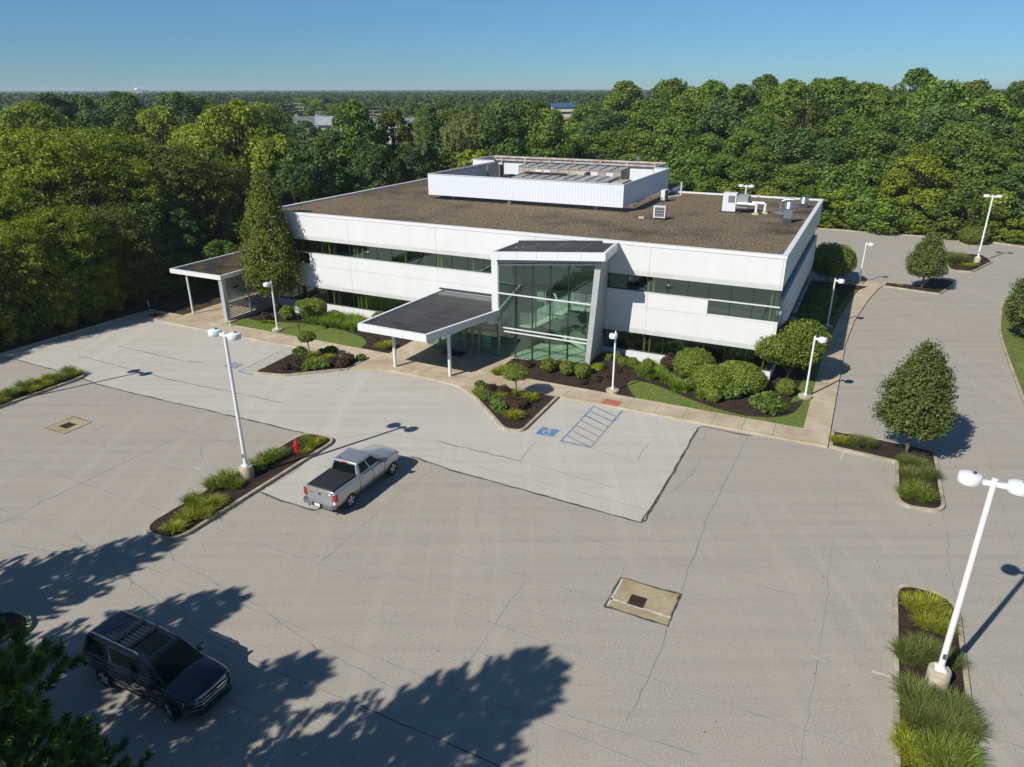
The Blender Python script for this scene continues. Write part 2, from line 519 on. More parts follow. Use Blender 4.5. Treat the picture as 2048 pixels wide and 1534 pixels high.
crack([(1040, 920), (1074, 882)], 0.035, 3)
crack([(1120, 882), (1179, 895), (1274, 927)], 0.04, 3)
crack([(1274, 924), (1298, 885)], 0.03, 3)
crack([(655, 880), (760, 865), (900, 890)], 0.025, 3)
crack([(1363, 1185), (1378, 1130), (1398, 1085), (1412, 1040), (1440, 985), (1470, 925), (1496, 873)], 0.035, 3, 0.04)
crack([(1335, 1253), (1322, 1300), (1300, 1345), (1275, 1400), (1252, 1442)], 0.04, 3, 0.04)
crack([(700, 1400), (760, 1430), (880, 1480), (1000, 1534), (1100, 1590)], 0.035, 2, 0.02)
crack([(20, 1088), (100, 1104), (330, 1090), (345, 1120), (430, 1165), (520, 1215), (640, 1300), (800, 1380)], 0.035, 3, 0.04)
crack([(150, 1070), (260, 1160), (400, 1265), (500, 1320), (690, 1398)], 0.03, 3)
crack([(1090, 1415), (1200, 1450), (1400, 1510)], 0.03, 3)
crack([(300, 840), (400, 872), (494, 892)], 0.03, 3)
crack([(480, 830), (510, 815), (512, 806)], 0.02, 3)
crack([(1878, 1010), (1893, 1060), (1900, 1130), (1912, 1190)], 0.03, 3, 0.04)
crack([(130, 690), (300, 722), (470, 752), (640, 800), (690, 770)], 0.02, 3)
crack([(1402, 915), (1382, 950), (1350, 985), (1325, 990)], 0.03, 3, 0.08)
crack([(700, 1130), (900, 1180), (1100, 1235), (1215, 1262)], 0.02, 3)
crack([(1700, 600), (1760, 720), (1770, 845)], 0.02, 3)
for d0, a_, b_ in ((-19.4, 20.5, 2), (-22.9, 21, -7.5), (-26.6, 36, 2.6), (-29.8, 43, -7.5), (-33.2, 43, -7.5), (-37.0, 20, -7.5), (-16.3, 54, 36), (-27.5, -10.5, -15.2), (-18, -10.5, -15.2)):
    lot.ribbon(wobble([W(a_, d0), W((a_ + b_) / 2, d0 + crk.gauss(0, .12)), W(b_, d0)], .02, .6), .022, .0066 + abs(d0) * 1e-5, 3, .6, crk)
for s0, a_, b_ in ((6.0, -27, -40), (14.5, -19, -30), (-12.7, -30, 30), (30, -20, -38), (-5.2, -12, -34)):
    lot.ribbon(wobble([W(s0, a_), W(s0 + crk.gauss(0, .2), (a_ + b_) / 2), W(s0, b_)], .03, .6), .018, .0062 + abs(s0) * 1e-5, 3, .6, crk)
for q in range(26):                                   # short branching cracks
    p0 = W(crk.uniform(-5, 46), crk.uniform(-36, -10)); an = crk.uniform(0, 6.28); pts_ = [Vector(p0[:2])]
    for k_ in range(crk.randint(4, 9)):
        an += crk.gauss(0, .5); pts_.append(pts_[-1] + Vector((math.cos(an), math.sin(an))) * .35)
    lot.ribbon(pts_, .016, .0055 + q * 2e-5, 3, .6, crk)
structure(lot, 'parking_lot', [M_['asphalt'], M_['asphalt_new'], M_['tar'], M_['faint']])

lit = MB()
for q in range(240):                                  # stray leaves and crumbs on the asphalt
    s_, d_ = crk.uniform(-14, 50), crk.uniform(-44, -9)
    p_ = W(s_, d_); a_ = crk.uniform(0, 3); r_ = crk.uniform(.018, .05)
    lit.poly([(p_.x + r_ * math.cos(a_ + t_), p_.y + r_ * .6 * math.sin(a_ + t_), .012 + .01 * (k_ % 2)) for k_, t_ in enumerate((0, 1.5, 3.1, 4.6))], q % 2)
tag(lit.build('leaf_litter', [plain('dry_leaf', (.10, .07, .03), .9), plain('dark_crumb', (.05, .045, .04), .9)]), kind='stuff')
# --- painted markings
mk = MB()
Zm = 0.010
def sdline(a, b, w, mi, z=Zm):
    mk.ribbon([W(*a), W(*b)], w, z, mi)
for q in range(8):                                       # hatched access aisle beside the right island
    d0 = -14.35 + q * 0.78
    sdline((9.58, d0), (7.75, d0 - 0.9 if d0 - 0.9 > -14.45 else -14.4), 0.13, 0 if q in (0, 5, 6, 7) else 1)
sdline((9.6, -14.45), (9.6, -8.7), 0.10, 0, Zm + .0015); sdline((7.75, -14.45), (7.72, -8.7), 0.10, 1, Zm + .0015)
sdline((9.6, -14.42), (7.75, -14.42), 0.09, 1, Zm + .003)
sdline((7.73, -10.6), (7.72, -8.75), 0.14, 0, Zm + .004)
for q in range(9):                                       # the left aisle runs into the left island
    d0 = -14.1 + q * 0.62
    e = 33.55 + max(0, (d0 + 13.6)) * 0.13
    sdline((35.0, d0), (e, d0 + 0.45), 0.07, 1)
sdline((35.0, -14.4), (35.4, -8.7), 0.09, 1, Zm + .0015); sdline((35.0, -14.38), (33.5, -14.38), 0.12, 0, Zm + .003)
def quad_sd(a, b, c, d, mi, z=Zm):
    mk.poly([W(*p, z) for p in (a, b, c, d)], mi)
def wheelchair(put, sc=1.0):
    """access symbol as flat strips; put(list of 2-D points) adds one polygon"""
    def strip(a, b, w):
        a, b = Vector(a), Vector(b); t = (b - a).normalized(); n_ = Vector((-t.y, t.x)) * w / 2
        put([a + n_, a - n_, b - n_, b + n_])
    hd = [Vector((-0.05 + 0.085 * math.cos(k * PI / 5), 0.42 + 0.085 * math.sin(k * PI / 5))) for k in range(10)]
    put(hd)
    strip((-0.05, 0.33), (-0.02, 0.02), 0.085); strip((-0.04, 0.17), (0.16, 0.17), 0.06)
    strip((-0.05, 0.03), (0.19, 0.03), 0.08); strip((0.17, 0.05), (0.27, -0.24), 0.08); strip((0.25, -0.23), (0.36, -0.19), 0.06)
    pr = None
    for k in range(17):
        a = R(118 + k * 15)
        q = Vector((0.02 + 0.25 * math.cos(a), -0.14 + 0.25 * math.sin(a)))
        if pr is not None and a < R(345): strip(pr, q, 0.06)
        pr = q
# the seam between building-side symbols: blue square, white wheel
quad_sd((11.34, -14.15), (11.34, -13.1), (10.2, -13.1), (10.2, -14.15), 0)
quad_sd((36.85, -14.05), (36.85, -13.12), (35.6, -13.12), (35.6, -14.05), 1)
for s0, d0 in ((10.8, -13.62), (36.25, -13.6)):
    wheelchair(lambda P, s0=s0, d0=d0: mk.poly([W(s0 - p.x * 0.85, d0 + p.y * 0.95, Zm + 0.004) for p in P], 2))
def stripe_px(a, b, w): mk.ribbon([G(*a), G(*b)], w, Zm, 2)
stripe_px((1744, 1343), (1782, 1354), 0.10); stripe_px((532, 975), (556, 983), 0.10); stripe_px((1622, 1312), (1650, 1322), 0.05)
stripe_px((389, 935), (404, 938), 0.08); stripe_px((1318, 835), (1322, 842), 0.09); stripe_px((1688, 904), (1680, 920), 0.08)
for a, b in (((1802, 552), (1806, 576)), ((1755, 545), (1757, 552)), ((1990, 525), (1960, 552)), ((1870, 600), (1850, 640))):
    mk.ribbon([G(*a), G(*b)], 0.045, Zm, 3)
mk.poly([W(*p, 0.128) for p in ((9.25, -8.45), (9.25, -7.62), (8.1, -7.62), (8.1, -8.45))], 4)
structure(mk, 'pavement_markings', [M_['blue_paint'], M_['blue_faint'], M_['white_paint'], M_['faint_white'] if 'faint_white' in M_ else M_['asphalt_new'], M_['red_pad']])

# --- walks and plaza
walkR_in = [(-2.9, -6.65), (-2.9, 4.7), (-3.05, 11), (-3.4, 18.1), (-4.1, 25.4), (-4.6, 29.7), (-5.4, 31.6)]
walkR_out = [(-4.4, -8.55), (-4.35, 3), (-4.3, 11), (-4.65, 18.1), (-5.5, 25.7), (-6.3, 31.0), (-7.0, 33.6)]
plaza = smoothline([(27.9, -10.6), (26.1, -9.75), (23.8, -9.55), (21.4, -9.6), (19.3, -9.9), (18.0, -10.5)], 5)
walk_poly = ([(54.2, -8.0), (51.5, -8.3), (48.4, -8.55), (27.9, -8.55)] + plaza + [(18.0, -8.55)]
             + walkR_out + [(-6.2, 34.2)] + walkR_in[::-1]
             + [(18.05, -6.65), (18.05, -3.1), (27.2, -3.1), (27.2, -6.65), (44.5, -6.5), (44.5, 7), (49.9, 7), (49.9, -6.4), (54.2, -6.3)])
mb = MB()
mb.prism(wp(walk_poly), -0.05, 0.12, 0)
def wj(a, b, w=0.025): mb.ribbon([W(*a), W(*b)], w, 0.124, 1)
for k in range(12):
    s0 = 7.55 - k * 1.78
    if s0 > -3: wj((s0, -8.5), (s0, -6.7))
for s0 in (11.9, 15.2, 30.5, 34.0, 37.5, 40.9, 44.4): wj((s0, -8.5), (s0, -6.7))
wj((17.9, -8.38), (-4.35, -8.38), 0.02); wj((48.3, -8.38), (28.0, -8.38), 0.02)
for d0 in (-4.6, -1.5, 1.6, 4.8, 8, 11.2, 14.4, 17.5): wj((-2.95 - max(0, d0 - 11) * 0.06, d0), (-4.3, d0))
for d0 in (-3.4, 0.0): wj((44.6, d0), (49.8, d0))
wj((44.5, -6.55), (49.9, -6.45)); wj((18.1, -6.65), (27.15, -6.65)); wj((22.6, -9.5), (22.6, -3.2)); wj((49.9, -8.4), (49.9, -6.45))
wj((18.05, -8.5), (27.9, -8.5), 0.02)
structure(mb, 'sidewalk', [M_['concrete'], M_['joint']])
mb = MB()
mb.prism(wp([(-6.5, 34.35), (-5.5, 31.8), (7, 32.0), (7, 34.3)]), -0.05, 0.11)
structure(mb, 'path', M_['concrete'])

# --- beds against the building (the building stands in them)
def smooth01(t):
    t = max(0.0, min(1.0, t)); return t * t * (3 - 2 * t)
def bed_h(s, d):
    return 0.10 + 0.46 * smooth01((17.6 - s) / 4.2) * smooth01((d + 6.5) / 2.6) * smooth01((s - 8.5) / 2.5)
mb = MB()
mb.prism(wp([(18.05, -6.65)] + walkR_in + [(-5.4, 31.7), (8, 31.7), (8, 20), (40, 20), (40, 10), (44.5, 10), (44.5, -6.5), (27.2, -6.65), (27.2, -3.1), (18.05, -3.1)]), -0.05, 0.10)
nx, ny = 26, 14
gp = []
for j in range(ny + 1):
    for i in range(nx + 1):
        s0 = 8.2 + (18.0 - 8.2) * i / nx; d0 = -6.55 + (6.55 - 0.05) * j / ny
        if s0 > 12.3: d0 = -6.55 + 3.3 * j / ny
        gp.append(W(s0, d0, bed_h(s0, d0) + 0.004))
mb.add(gp, [(j * (nx + 1) + i, j * (nx + 1) + i + 1, (j + 1) * (nx + 1) + i + 1, (j + 1) * (nx + 1) + i)[::-1] for j in range(ny) for i in range(nx)])
structure(mb, 'mulch_bed', M_['mulch'])

M_['lawn'] = mottled('mown_lawn', (0.075, 0.120, 0.018), (0.170, 0.215, 0.040), 6.0, 0.9, (0.30, 0.25, 0.11), 0.55, 0.8, 0.03, f2=(0.60, 0.74))
def lawn(pts, z=0.13):
    m_ = MB(); m_.prism(wp(pts), -0.04, z)
    return tag(m_.build('lawn', M_['lawn']), kind='stuff')
lawn_R = px2sd([(1253, 772), (1268, 764), (1299, 770), (1338, 784), (1378, 801), (1435, 821), (1491, 835), (1548, 838), (1582, 831), (1599, 817), (1607, 803)])
lawn_R = [p for p in smoothline(lawn_R, 4)]
lawn(lawn_R + [(-1.75, -3.0), (-2.1, 2), (-2.35, 10), (-2.75, 18), (-3.4, 25), (-4.0, 29.5), (-4.62, 29.7), (-4.1, 25.4), (-3.4, 18.1), (-3.05, 11), (-2.9, 4.7), (-2.9, -6.65), (7.4, -6.65), (8.0, -5.9)])
lawn_L = px2sd([(458, 650), (492, 640), (519, 645), (585, 648), (629, 651), (672, 660), (715, 673), (733, 686), (727, 695)])
lawn(smoothline(lawn_L, 4) + [(29.9, -6.62), (44.3, -6.52)])

# --- woods floor round the lot, with its kerbs
def kerb_line(pts, w=0.17, h=0.15, closed=False):
    m_ = MB()
    pts = [Vector(p) for p in pts]
    n = len(pts)
    Lp, Rp = [], []
    for i, p in enumerate(pts):
        t = (pts[min(i + 1, n - 1)] - pts[max(i - 1, 0)]).normalized()
        q = Vector((-t.y, t.x)) * w / 2
        Lp.append(p + q); Rp.append(p - q)
    ring = [(*p, -0.03) for p in Lp] + [(*p, h) for p in Lp] + [(*p, h) for p in Rp] + [(*p, -0.03) for p in Rp]
    fs = []
    for i in range(n - 1):
        for k in range(3):
            fs.append((k * n + i, (k + 1) * n + i, (k + 1) * n + i + 1, k * n + i + 1))
    m_.add(ring, fs)
    m_.poly([ring[0], ring[n], ring[2 * n], ring[3 * n]][::-1]); m_.poly([ring[n - 1], ring[2 * n - 1], ring[3 * n - 1], ring[4 * n - 1]])
    return structure(m_, 'kerb', M_['kerb'])
def floor_area(pts, z=0.11, m=None, name='ground_bank'):
    m_ = MB(); m_.prism(wp(pts), -0.05, z)
    return structure(m_, name, m or M_['earth'])
floor_area([(54.25, -85), (54.25, -6.2), (49.95, -6.2), (49.95, 7.1), (44.4, 7.1), (44.4, 10), (44.4, 70), (130, 120), (160, -85)])
kerb_line(wp([(54.2, -85), (54.2, -8.0)]))
verge = mottled('rough_verge', (0.05, 0.085, 0.015), (0.11, 0.16, 0.03), 3.0, 0.95, (0.10, 0.085, 0.04), 0.6, 0.8, 0.05)
back = [(44.4, 65.0), (2.1, 65.1), (-15.4, 64.8), (-15.75, 61.6), (-16.4, 59.9), (-17.4, 60.6), (-18.6, 63.2), (-19.6, 63.9), (-23, 62.3), (-45, 51)]
floor_area(back + [(-75, 40), (-140, 150), (100, 180), (44.4, 120)], m=verge, name='ground_verge')
kerb_line(wp(back))
kr = [(-15.4, -85), (-15.4, 4.3), (-15.5, 12.8), (-15.7, 19.5), (-16.2, 24.4), (-17.3, 31.5), (-19.6, 37), (-24, 41.5), (-34, 45), (-75, 47)]
kr = kr[:1] + smoothline(kr[1:], 4)
lawn(kr + [(-75, -85)], 0.12)
kerb_line(wp(kr))

# --- planted islands: kerb ring, mulch
def island(pts, rad, z=0.13, h=0.15, seg=6):
    ring = rounded(wp(pts), rad, seg)
    ring = ccw(ring)
    inn = inset(ring, 0.17)
    m_ = MB()
    n = len(ring)
    P = [(*p, -0.03) for p in ring] + [(*p, h) for p in ring] + [(*p, h) for p in inn] + [(*p, 0.0) for p in inn]
    fs = []
    for i in range(n):
        j = (i + 1) % n
        for k in range(3):
            fs.append((k * n + i, k * n + j, (k + 1) * n + j, (k + 1) * n + i))
    m_.add(P, fs)
    structure(m_, 'kerb', M_['kerb'])
    m2 = MB()
    m2.poly([(*p, z) for p in inn])
    structure(m2, 'mulch_bed', M_['mulch'])
islA = [(21.3, -31.6), (23.75, -31.6), (23.75, -20.0), (21.3, -20.0)]
island(islA, [1.15, 1.15, 1.4, 0.9])
island([(43.9, -33.0), (46.3, -33.0), (46.3, -19.6), (43.9, -19.6)], [1.1, 1.1, 1.2, 1.2])
island([(33.7, -14.3), (31.2, -13.7), (27.95, -10.7), (27.95, -8.62), (33.95, -8.62), (34.05, -9.2)], [0.45, 1.5, 0, 0, 0.0, 0.1])
island([(17.95, -10.5), (17.95, -8.62), (12.15, -8.62), (12.05, -14.5), (13.3, -14.6), (15.3, -12.8)], [0, 0, 0, 0.7, 0.9, 2.0])
island([(-4.47, -8.5), (-4.45, -6.2), (-6.0, -6.15), (-9.9, -6.4), (-10.05, -13.5), (-7.85, -13.8), (-7.85, -8.85)], [0, 0.1, 0, 0.8, 1.0, 1.0, 0.1])
island([(-7.75, -20.2), (-10.1, -20.4), (-10.15, -40), (-7.85, -40)], [1.3, 2.0, 1.2, 1.2])
island([(-12.7, 50.0), (-13.4, 43.6), (-15.6, 43.6), (-18.2, 50.5), (-17.6, 54.2), (-13.4, 54.6)], [0.4, 0.9, 0.9, 1.2, 0.8, 0.8])
island([(-6.75, 32.6), (-11.9, 31.5), (-13.7, 37.7), (-11.3, 38.9), (-10.4, 34.6), (-6.9, 34.2)], [0.1, 0.6, 0.7, 0.5, 0.1, 0.1])
island([(21.5, -52), (23.75, -52), (23.75, -37.4), (21.5, -37.4)], [1.1, 1.1, 1.1, 1.1])
# ================================================================== the office building; local x = -s, y = d
BLD = empty('office_building', ORG, -YAW, 'white two storey office block with dark ribbon windows and glass stair lobby', 'building')
def B(s, d, z): return (-s, d, z)
WID, DEP = 44.85, 28.7
ZT, Z6, Z5, Z4, Z2, Z1 = 8.95, 6.62, 5.45, 4.42, 2.31, 0.86
JO = [0.15, 9.0, 17.85, 26.7, 35.55, 44.4]           # panel joints
def bb(mb, s0, d0, z0, s1, d1, z1, mi=0): mb.box((-s0, d0, z0), (-s1, d1, z1), mi)
def band(name, runs, z0, z1, ch=0.36, coping=False, joint_z=None, axis='front'):
    """white cladding band: flat face, canted lower strip, open joints"""
    mb = MB()
    for (a, b, zb) in runs:
        cuts = [a] + [j for j in JO if a + 0.05 < j < b - 0.05] + [b]
        for k in range(len(cuts) - 1):
            x0, x1 = cuts[k] + (0.008 if k else 0), cuts[k + 1] - (0.008 if k < len(cuts) - 2 else 0)
            zz = [(zb, 0.045), (zb + ch, 0.0)] if ch else [(zb, 0.0)]
            lev = zz + ([(joint_z - 0.008, 0), None, (joint_z + 0.008, 0)] if joint_z and joint_z > zb + ch else []) + [(z1, 0)]
            prev = None
            for q in lev:
                if q is None: prev = None; continue
                if prev is not None:
                    (za, oa), (zc, oc) = prev, q
                    P = []
                    for (zq, oq) in ((za, oa), (zc, oc)):
                        P.append((zq, oq))
                    if axis == 'front':
                        p = [B(x1, oa, za), B(x0, oa, za), B(x0, 0.42, za), B(x1, 0.42, za), B(x1, oc, zc), B(x0, oc, zc), B(x0, 0.42, zc), B(x1, 0.42, zc)]
                    else:   # right wall: runs along d, outward is +x
                        p = [(-oa, x0, za), (-oa, x1, za), (-0.42, x1, za), (-0.42, x0, za), (-oc, x0, zc), (-oc, x1, zc), (-0.42, x1, zc), (-0.42, x0, zc)]
                    mb.hexa(p, 1 if (oa > 0 and ch) else 0)
                prev = q
    return mb.build(name, [M_['white_panel'], M_['white_chamfer']], BLD)
LB0, LB1 = 12.3, 19.93     # lobby range on the facade
up = band('upper_wall', [(0.0, WID, Z6)], Z6, 8.74)
lo = band('lower_wall', [(0.0, 4.72, Z2), (4.72, LB0, Z2)], Z2, Z4, joint_z=4.33)
band('lower_wall', [(4.72, LB0, Z4 + 0.004)], Z4 + 0.004, Z5, ch=0)
band('lower_wall', [(LB1, 40.1, Z2), (40.1, WID, Z2)], Z2, Z4, joint_z=4.33)
band('lower_wall', [(LB1, 40.1, Z4 + 0.004)], Z4 + 0.004, Z5, ch=0)
mb = MB()
bb(mb, 0.0, 0.0, -0.1, LB0 + 0.15, 0.4, Z1); mb.build('base_wall', M_['white_panel'], BLD)
mb = MB(); bb(mb, 25.75, 0.0, -0.1, WID, 0.4, Z1); mb.build('base_wall', M_['white_panel'], BLD)
mb = MB(); bb(mb, -0.0, 0.41, -0.1, 0.4, DEP, Z1); mb.build('base_wall', M_['white_panel'], BLD)
jo_save = JO; JO = [0.3, 7.3, 14.3, 21.3, 28.4]
band('side_upper_wall', [(0.43, DEP, Z6)], Z6, 8.74, axis='side')
band('side_lower_wall', [(0.43, DEP, Z2)], Z2, Z4, axis='side')
band('side_lower_wall', [(2.2, DEP, Z4 + 0.004)], Z4 + 0.004, Z5, ch=0, axis='side')
JO = jo_save
mb = MB()                                             # far left and rear walls
bb(mb, WID - 0.4, 0.43, -0.1, WID, DEP, 8.74); bb(mb, 0.43, DEP - 0.4, -0.1, WID - 0.43, DEP, 8.74)
bb(mb, 15.5, DEP + 0.01, -0.1, 41, DEP + 7, 8.7)
mb.build('rear_wall', M_['white_panel'], BLD)
mb = MB()                                             # dark bands on those walls read as their glazing
bb(mb, WID, 1.0, 5.45, WID + 0.02, DEP - 1, 6.6); mb.build('rear_window', M_['frame_dark'], BLD)
mb = MB(); bb(mb, 1, DEP, 5.45, 15, DEP + 0.02, 6.6)
mb.build('rear_window', M_['frame_dark'], BLD)
mb = MB()                                             # coping: a bright metal cap standing 4 cm proud
bb(mb, -0.04, -0.04, 8.745, 10.9, 0.34, ZT); bb(mb, 10.9, -0.03, 8.745, 19.4, 0.34, ZT); bb(mb, 19.4, -0.04, 8.745, WID + 0.04, 0.34, ZT)
bb(mb, -0.04, 0.345, 8.745, 0.30, DEP + 0.04, ZT - 0.01); bb(mb, WID - 0.30, 0.345, 8.745, WID + 0.04, DEP + 0.04, ZT - 0.01)
bb(mb, 0.305, DEP - 0.3, 8.745, WID - 0.305, DEP + 0.04, ZT - 0.01)
mb.build('coping', M_['coping'], BLD)
mb = MB()
bb(mb, 0.29, 0.33, 8.3, WID - 0.29, DEP - 0.29, 8.80)
bb(mb, 15.6, DEP + 0.05, 8.3, 40.9, DEP + 6.9, 8.78)
mb.build('roof', M_['gravel'], BLD)
# --- interior: slabs, back wall, columns (seen through the glass)
mb = MB()
bb(mb, 0.5, 0.55, -0.02, 44.3, 9, 0.15); bb(mb, 0.5, 9.0, -0.02, 9, 28, 0.15)
mb.build('ground_floor', M_['carpet'], BLD)
mb = MB()
bb(mb, 0.5, 0.55, 3.85, 12.2, 9, 4.2); bb(mb, 20.4, 0.55, 3.85, 44.3, 9, 4.2); bb(mb, 12.2, 3.2, 3.85, 20.4, 9, 4.2); bb(mb, 0.5, 9.0, 3.85, 9, 28, 4.2)
mb.build('upper_floor', M_['carpet'], BLD)
mb = MB()
for z0, z1 in ((2.75, 2.8), (6.75, 6.8)):
    bb(mb, 0.45, 0.5, z0, 12.25, 9, z1); bb(mb, 20.4, 0.5, z0, 44.4, 9, z1); bb(mb, 0.45, 9, z0, 9, 28, z1)
mb.build('ceiling', M_['ceiling'], BLD)
mb = MB()
bb(mb, 0.5, 9, 0.15, 44.3, 9.2, 8.3); bb(mb, 8.8, 9.2, 0.15, 9, 28, 8.3); bb(mb, 20.45, 0.6, 0.15, 20.6, 9, 8.2); bb(mb, 12.05, 0.6, 0.15, 12.15, 9, 8.2)
mb.build('partition', M_['lobby_wall'], BLD)
for s0, w_, mat_ in ((0.30, .12, 'yellow'), (0.62, .10, 'yellow'), (8.75, .12, 'yellow'), (9.15, .12, 'yellow'), (26.6, .12, 'yellow'), (26.95, .12, 'yellow'), (35.15, .10, 'yellow'), (35.5, .14, 'yellow'),
                     (34.55, .16, 'yellow'), (30.1, .12, 'yellow'), (23.6, .08, 'yellow'), (37.9, .2, 'brown_int'), (38.2, .14, 'yellow'), (41.3, .2, 'yellow'), (34.85, .5, 'brown_int'), (28.2, .1, 'yellow')):
    mb = MB()
    bb(mb, s0 - w_ / 2, 0.55 if mat_ == 'yellow' else 0.8, 0.15, s0 + w_ / 2, 0.75 if mat_ == 'yellow' else 1.1, 6.7)
    mb.build('column', M_[mat_], BLD)
# --- ribbon windows: one pane each, its mullion below it
def pane(s0, s1, z0, z1, y=0.22):
    g_ = MB(); g_.poly([B(s1, y, z0), B(s0, y, z0), B(s0, y, z1), B(s1, y, z1)])
    g_ = g_.build('window', M_['glass_band'], BLD)
    f_ = MB()
    bb(f_, s0 - 0.025, y - 0.02, z0, s0 + 0.025, y + 0.08, z1)
    bb(f_, s0 + 0.026, y - 0.015, z1 - 0.05, s1 - 0.026, y + 0.06, z1); bb(f_, s0 + 0.026, y - 0.03, z0, s1 - 0.026, y + 0.06, z0 + 0.05)
    f_.build('mullion', M_['frame_dark'], g_)
grid = [0.30 + 1.475 * k for k in range(31)]
for k in range(30):
    a, b = grid[k], grid[k + 1]
    if k == 0: a = 0.05
    if k == 29: b = WID - 0.42
    if not (b > LB0 + 0.1 and a < LB1 - 0.05):
        low = b <= 4.75 or a >= 40.05
        pane(a, b, Z4 if low else Z5, Z6)
    elif a < LB0 < b: pane(a, LB0, Z5, Z6)
    elif a < LB1 < b: pane(LB1, b, Z5, Z6)
    if not (b > LB0 + 0.1 and a < 25.75): pane(a, b, Z1, Z2)
    elif a < LB0 < b: pane(a, LB0, Z1, Z2)
    elif a < 25.75 < b: pane(25.75, b, Z1, Z2)
def side_pane(d0, d1, z0, z1, x=-0.22):
    g_ = MB(); g_.poly([(x, d0, z0), (x, d1, z0), (x, d1, z1), (x, d0, z1)])
    g_ = g_.build('window', M_['glass_band'], BLD)
    f_ = MB(); f_.box((x + 0.02, d0 - 0.025, z0), (x - 0.08, d0 + 0.025, z1))
    f_.build('mullion', M_['frame_dark'], g_)
for k in range(19):
    a, b = 0.25 + 1.482 * k, 0.25 + 1.482 * (k + 1)
    side_pane(a, b, Z4 if k == 0 else Z5, Z6); side_pane(a, b, Z1, Z2)
mb = MB()
bb(mb, 0.0, 0.14, 5.41, 4.72, 0.21, 5.49); bb(mb, 40.1, 0.14, 5.41, WID, 0.21, 5.49)
bb(mb, 4.70, 0.02, Z4, 4.735, 0.4, Z5); mb.build('transom', M_['white_metal'], BLD)
mb = MB()
for a, b in ((0, 4.7), (40.12, WID)): bb(mb, a, 0.02, Z4 - 0.02, b, 0.3, Z4 + 0.012)
for a, b in ((4.74, LB0), (LB1, 40.1)): bb(mb, a, -0.02, Z5 - 0.001, b, 0.3, Z5 + 0.02)
bb(mb, 0.02, 0.5, Z5 + 0.001, 0.3, DEP - 0.1, Z5 + 0.02) if False else None
mb.build('sill', M_['white_metal'], BLD)

# --- glass stair lobby: glass plane at d = -3.25, top rising to the right
GD = -3.25
def gtop(s): return 7.08 + (19.35 - s) * 0.101
mull_b = [19.38, 17.99, 16.60, 15.20, 13.79, 12.40]
mull_t = [19.34, 17.99, 16.59, 15.20, 13.80, 11.90]
def mulx(k, z): return mull_b[k] + (mull_t[k] - mull_b[k]) * z / 7.6
rows = [0.14, 2.12, 2.40, 5.03, None]
for k in range(5):
    for r_ in range(4):
        z0 = rows[r_]
        P = []
        for kk, top_ in ((k, 0), (k + 1, 0), (k + 1, 1), (k, 1)):
            z = (rows[r_ + 1] if rows[r_ + 1] else gtop(mull_t[kk])) if top_ else z0
            P.append(B(mulx(kk, z), GD, z))
        g_ = MB(); g_.poly(P)
        g_.build('lobby_glass', M_['glass_lobby'], BLD)
for k in range(6):
    mb = MB(); z1 = gtop(mull_t[k])
    mb.bar(B(mulx(k, 0.13), GD + 0.06, 0.13), B(mulx(k, z1), GD + 0.06, z1), 0.07, 0.16, 0, (0, 1, 0))
    mb.build('lobby_mullion', M_['frame_dark'] if 0 < k < 5 else M_['alu'], BLD)
for z in (2.12, 2.40, 5.03):
    mb = MB(); mb.box(B(19.4, GD - 0.06, z - 0.045), B(mulx(5, z), GD + 0.0, z + 0.045)); mb.build('transom', M_['white_metal'], BLD)
mb = MB(); mb.box(B(19.4, GD - 0.05, 0.02), B(12.4, GD + 0.2, 0.14)); mb.build('lobby_sill', M_['alu'], BLD)
mb = MB()
p = [B(19.36, GD - 0.05, gtop(19.36)), B(11.9, GD - 0.05, gtop(11.9)), B(11.9, GD + 0.15, gtop(11.9)), B(19.36, GD + 0.15, gtop(19.36)),
     B(19.36, GD - 0.05, gtop(19.36) + 0.10), B(11.9, GD - 0.05, gtop(11.9) + 0.10), B(11.9, GD + 0.15, gtop(11.9) + 0.10), B(19.36, GD + 0.15, gtop(19.36) + 0.10)]
mb.hexa(p); mb.build('lobby_head_frame', M_['alu'], BLD)
# soffit wall above the glass, white left pier, grey right wing wall
mb = MB()
p = lambda s, d, z: B(s, d, z)
mb.hexa([p(19.93, GD + 0.02, 7.19), p(11.5, GD + 0.02, 7.98), p(11.5, GD + 0.3, 7.98), p(19.93, GD + 0.3, 7.19), p(19.93, GD + 0.02, 7.75), p(11.5, GD + 0.02, 8.45), p(11.5, GD + 0.3, 8.45), p(19.93, GD + 0.3, 7.75)])
mb.build('lobby_soffit', M_['grey_panel'], BLD)
mb = MB()
bb(mb, 19.42, GD - 0.02, 2.45, 19.93, GD + 0.45, 7.75); bb(mb, 19.8, GD + 0.46, 2.45, 19.93, 0.0, 7.75)
mb.build('lobby_pier', M_['white_panel'], BLD)
mb = MB()
bot, topz = (12.05, 12.40), (11.46, 11.90)
mb.hexa([p(bot[1], GD - 0.03, -0.05), p(bot[0], GD - 0.03, -0.05), p(12.30, 0.0, -0.05), p(12.55, 0.0, -0.05), p(topz[1], GD - 0.03, 8.0), p(topz[0], GD - 0.03, 8.0), p(11.95, 0.0, 8.0), p(12.25, 0.0, 8.0)])
for q in range(1, 6):                                     # panel joints
    pass
mb.build('lobby_wing_wall', M_['grey_panel'], BLD)
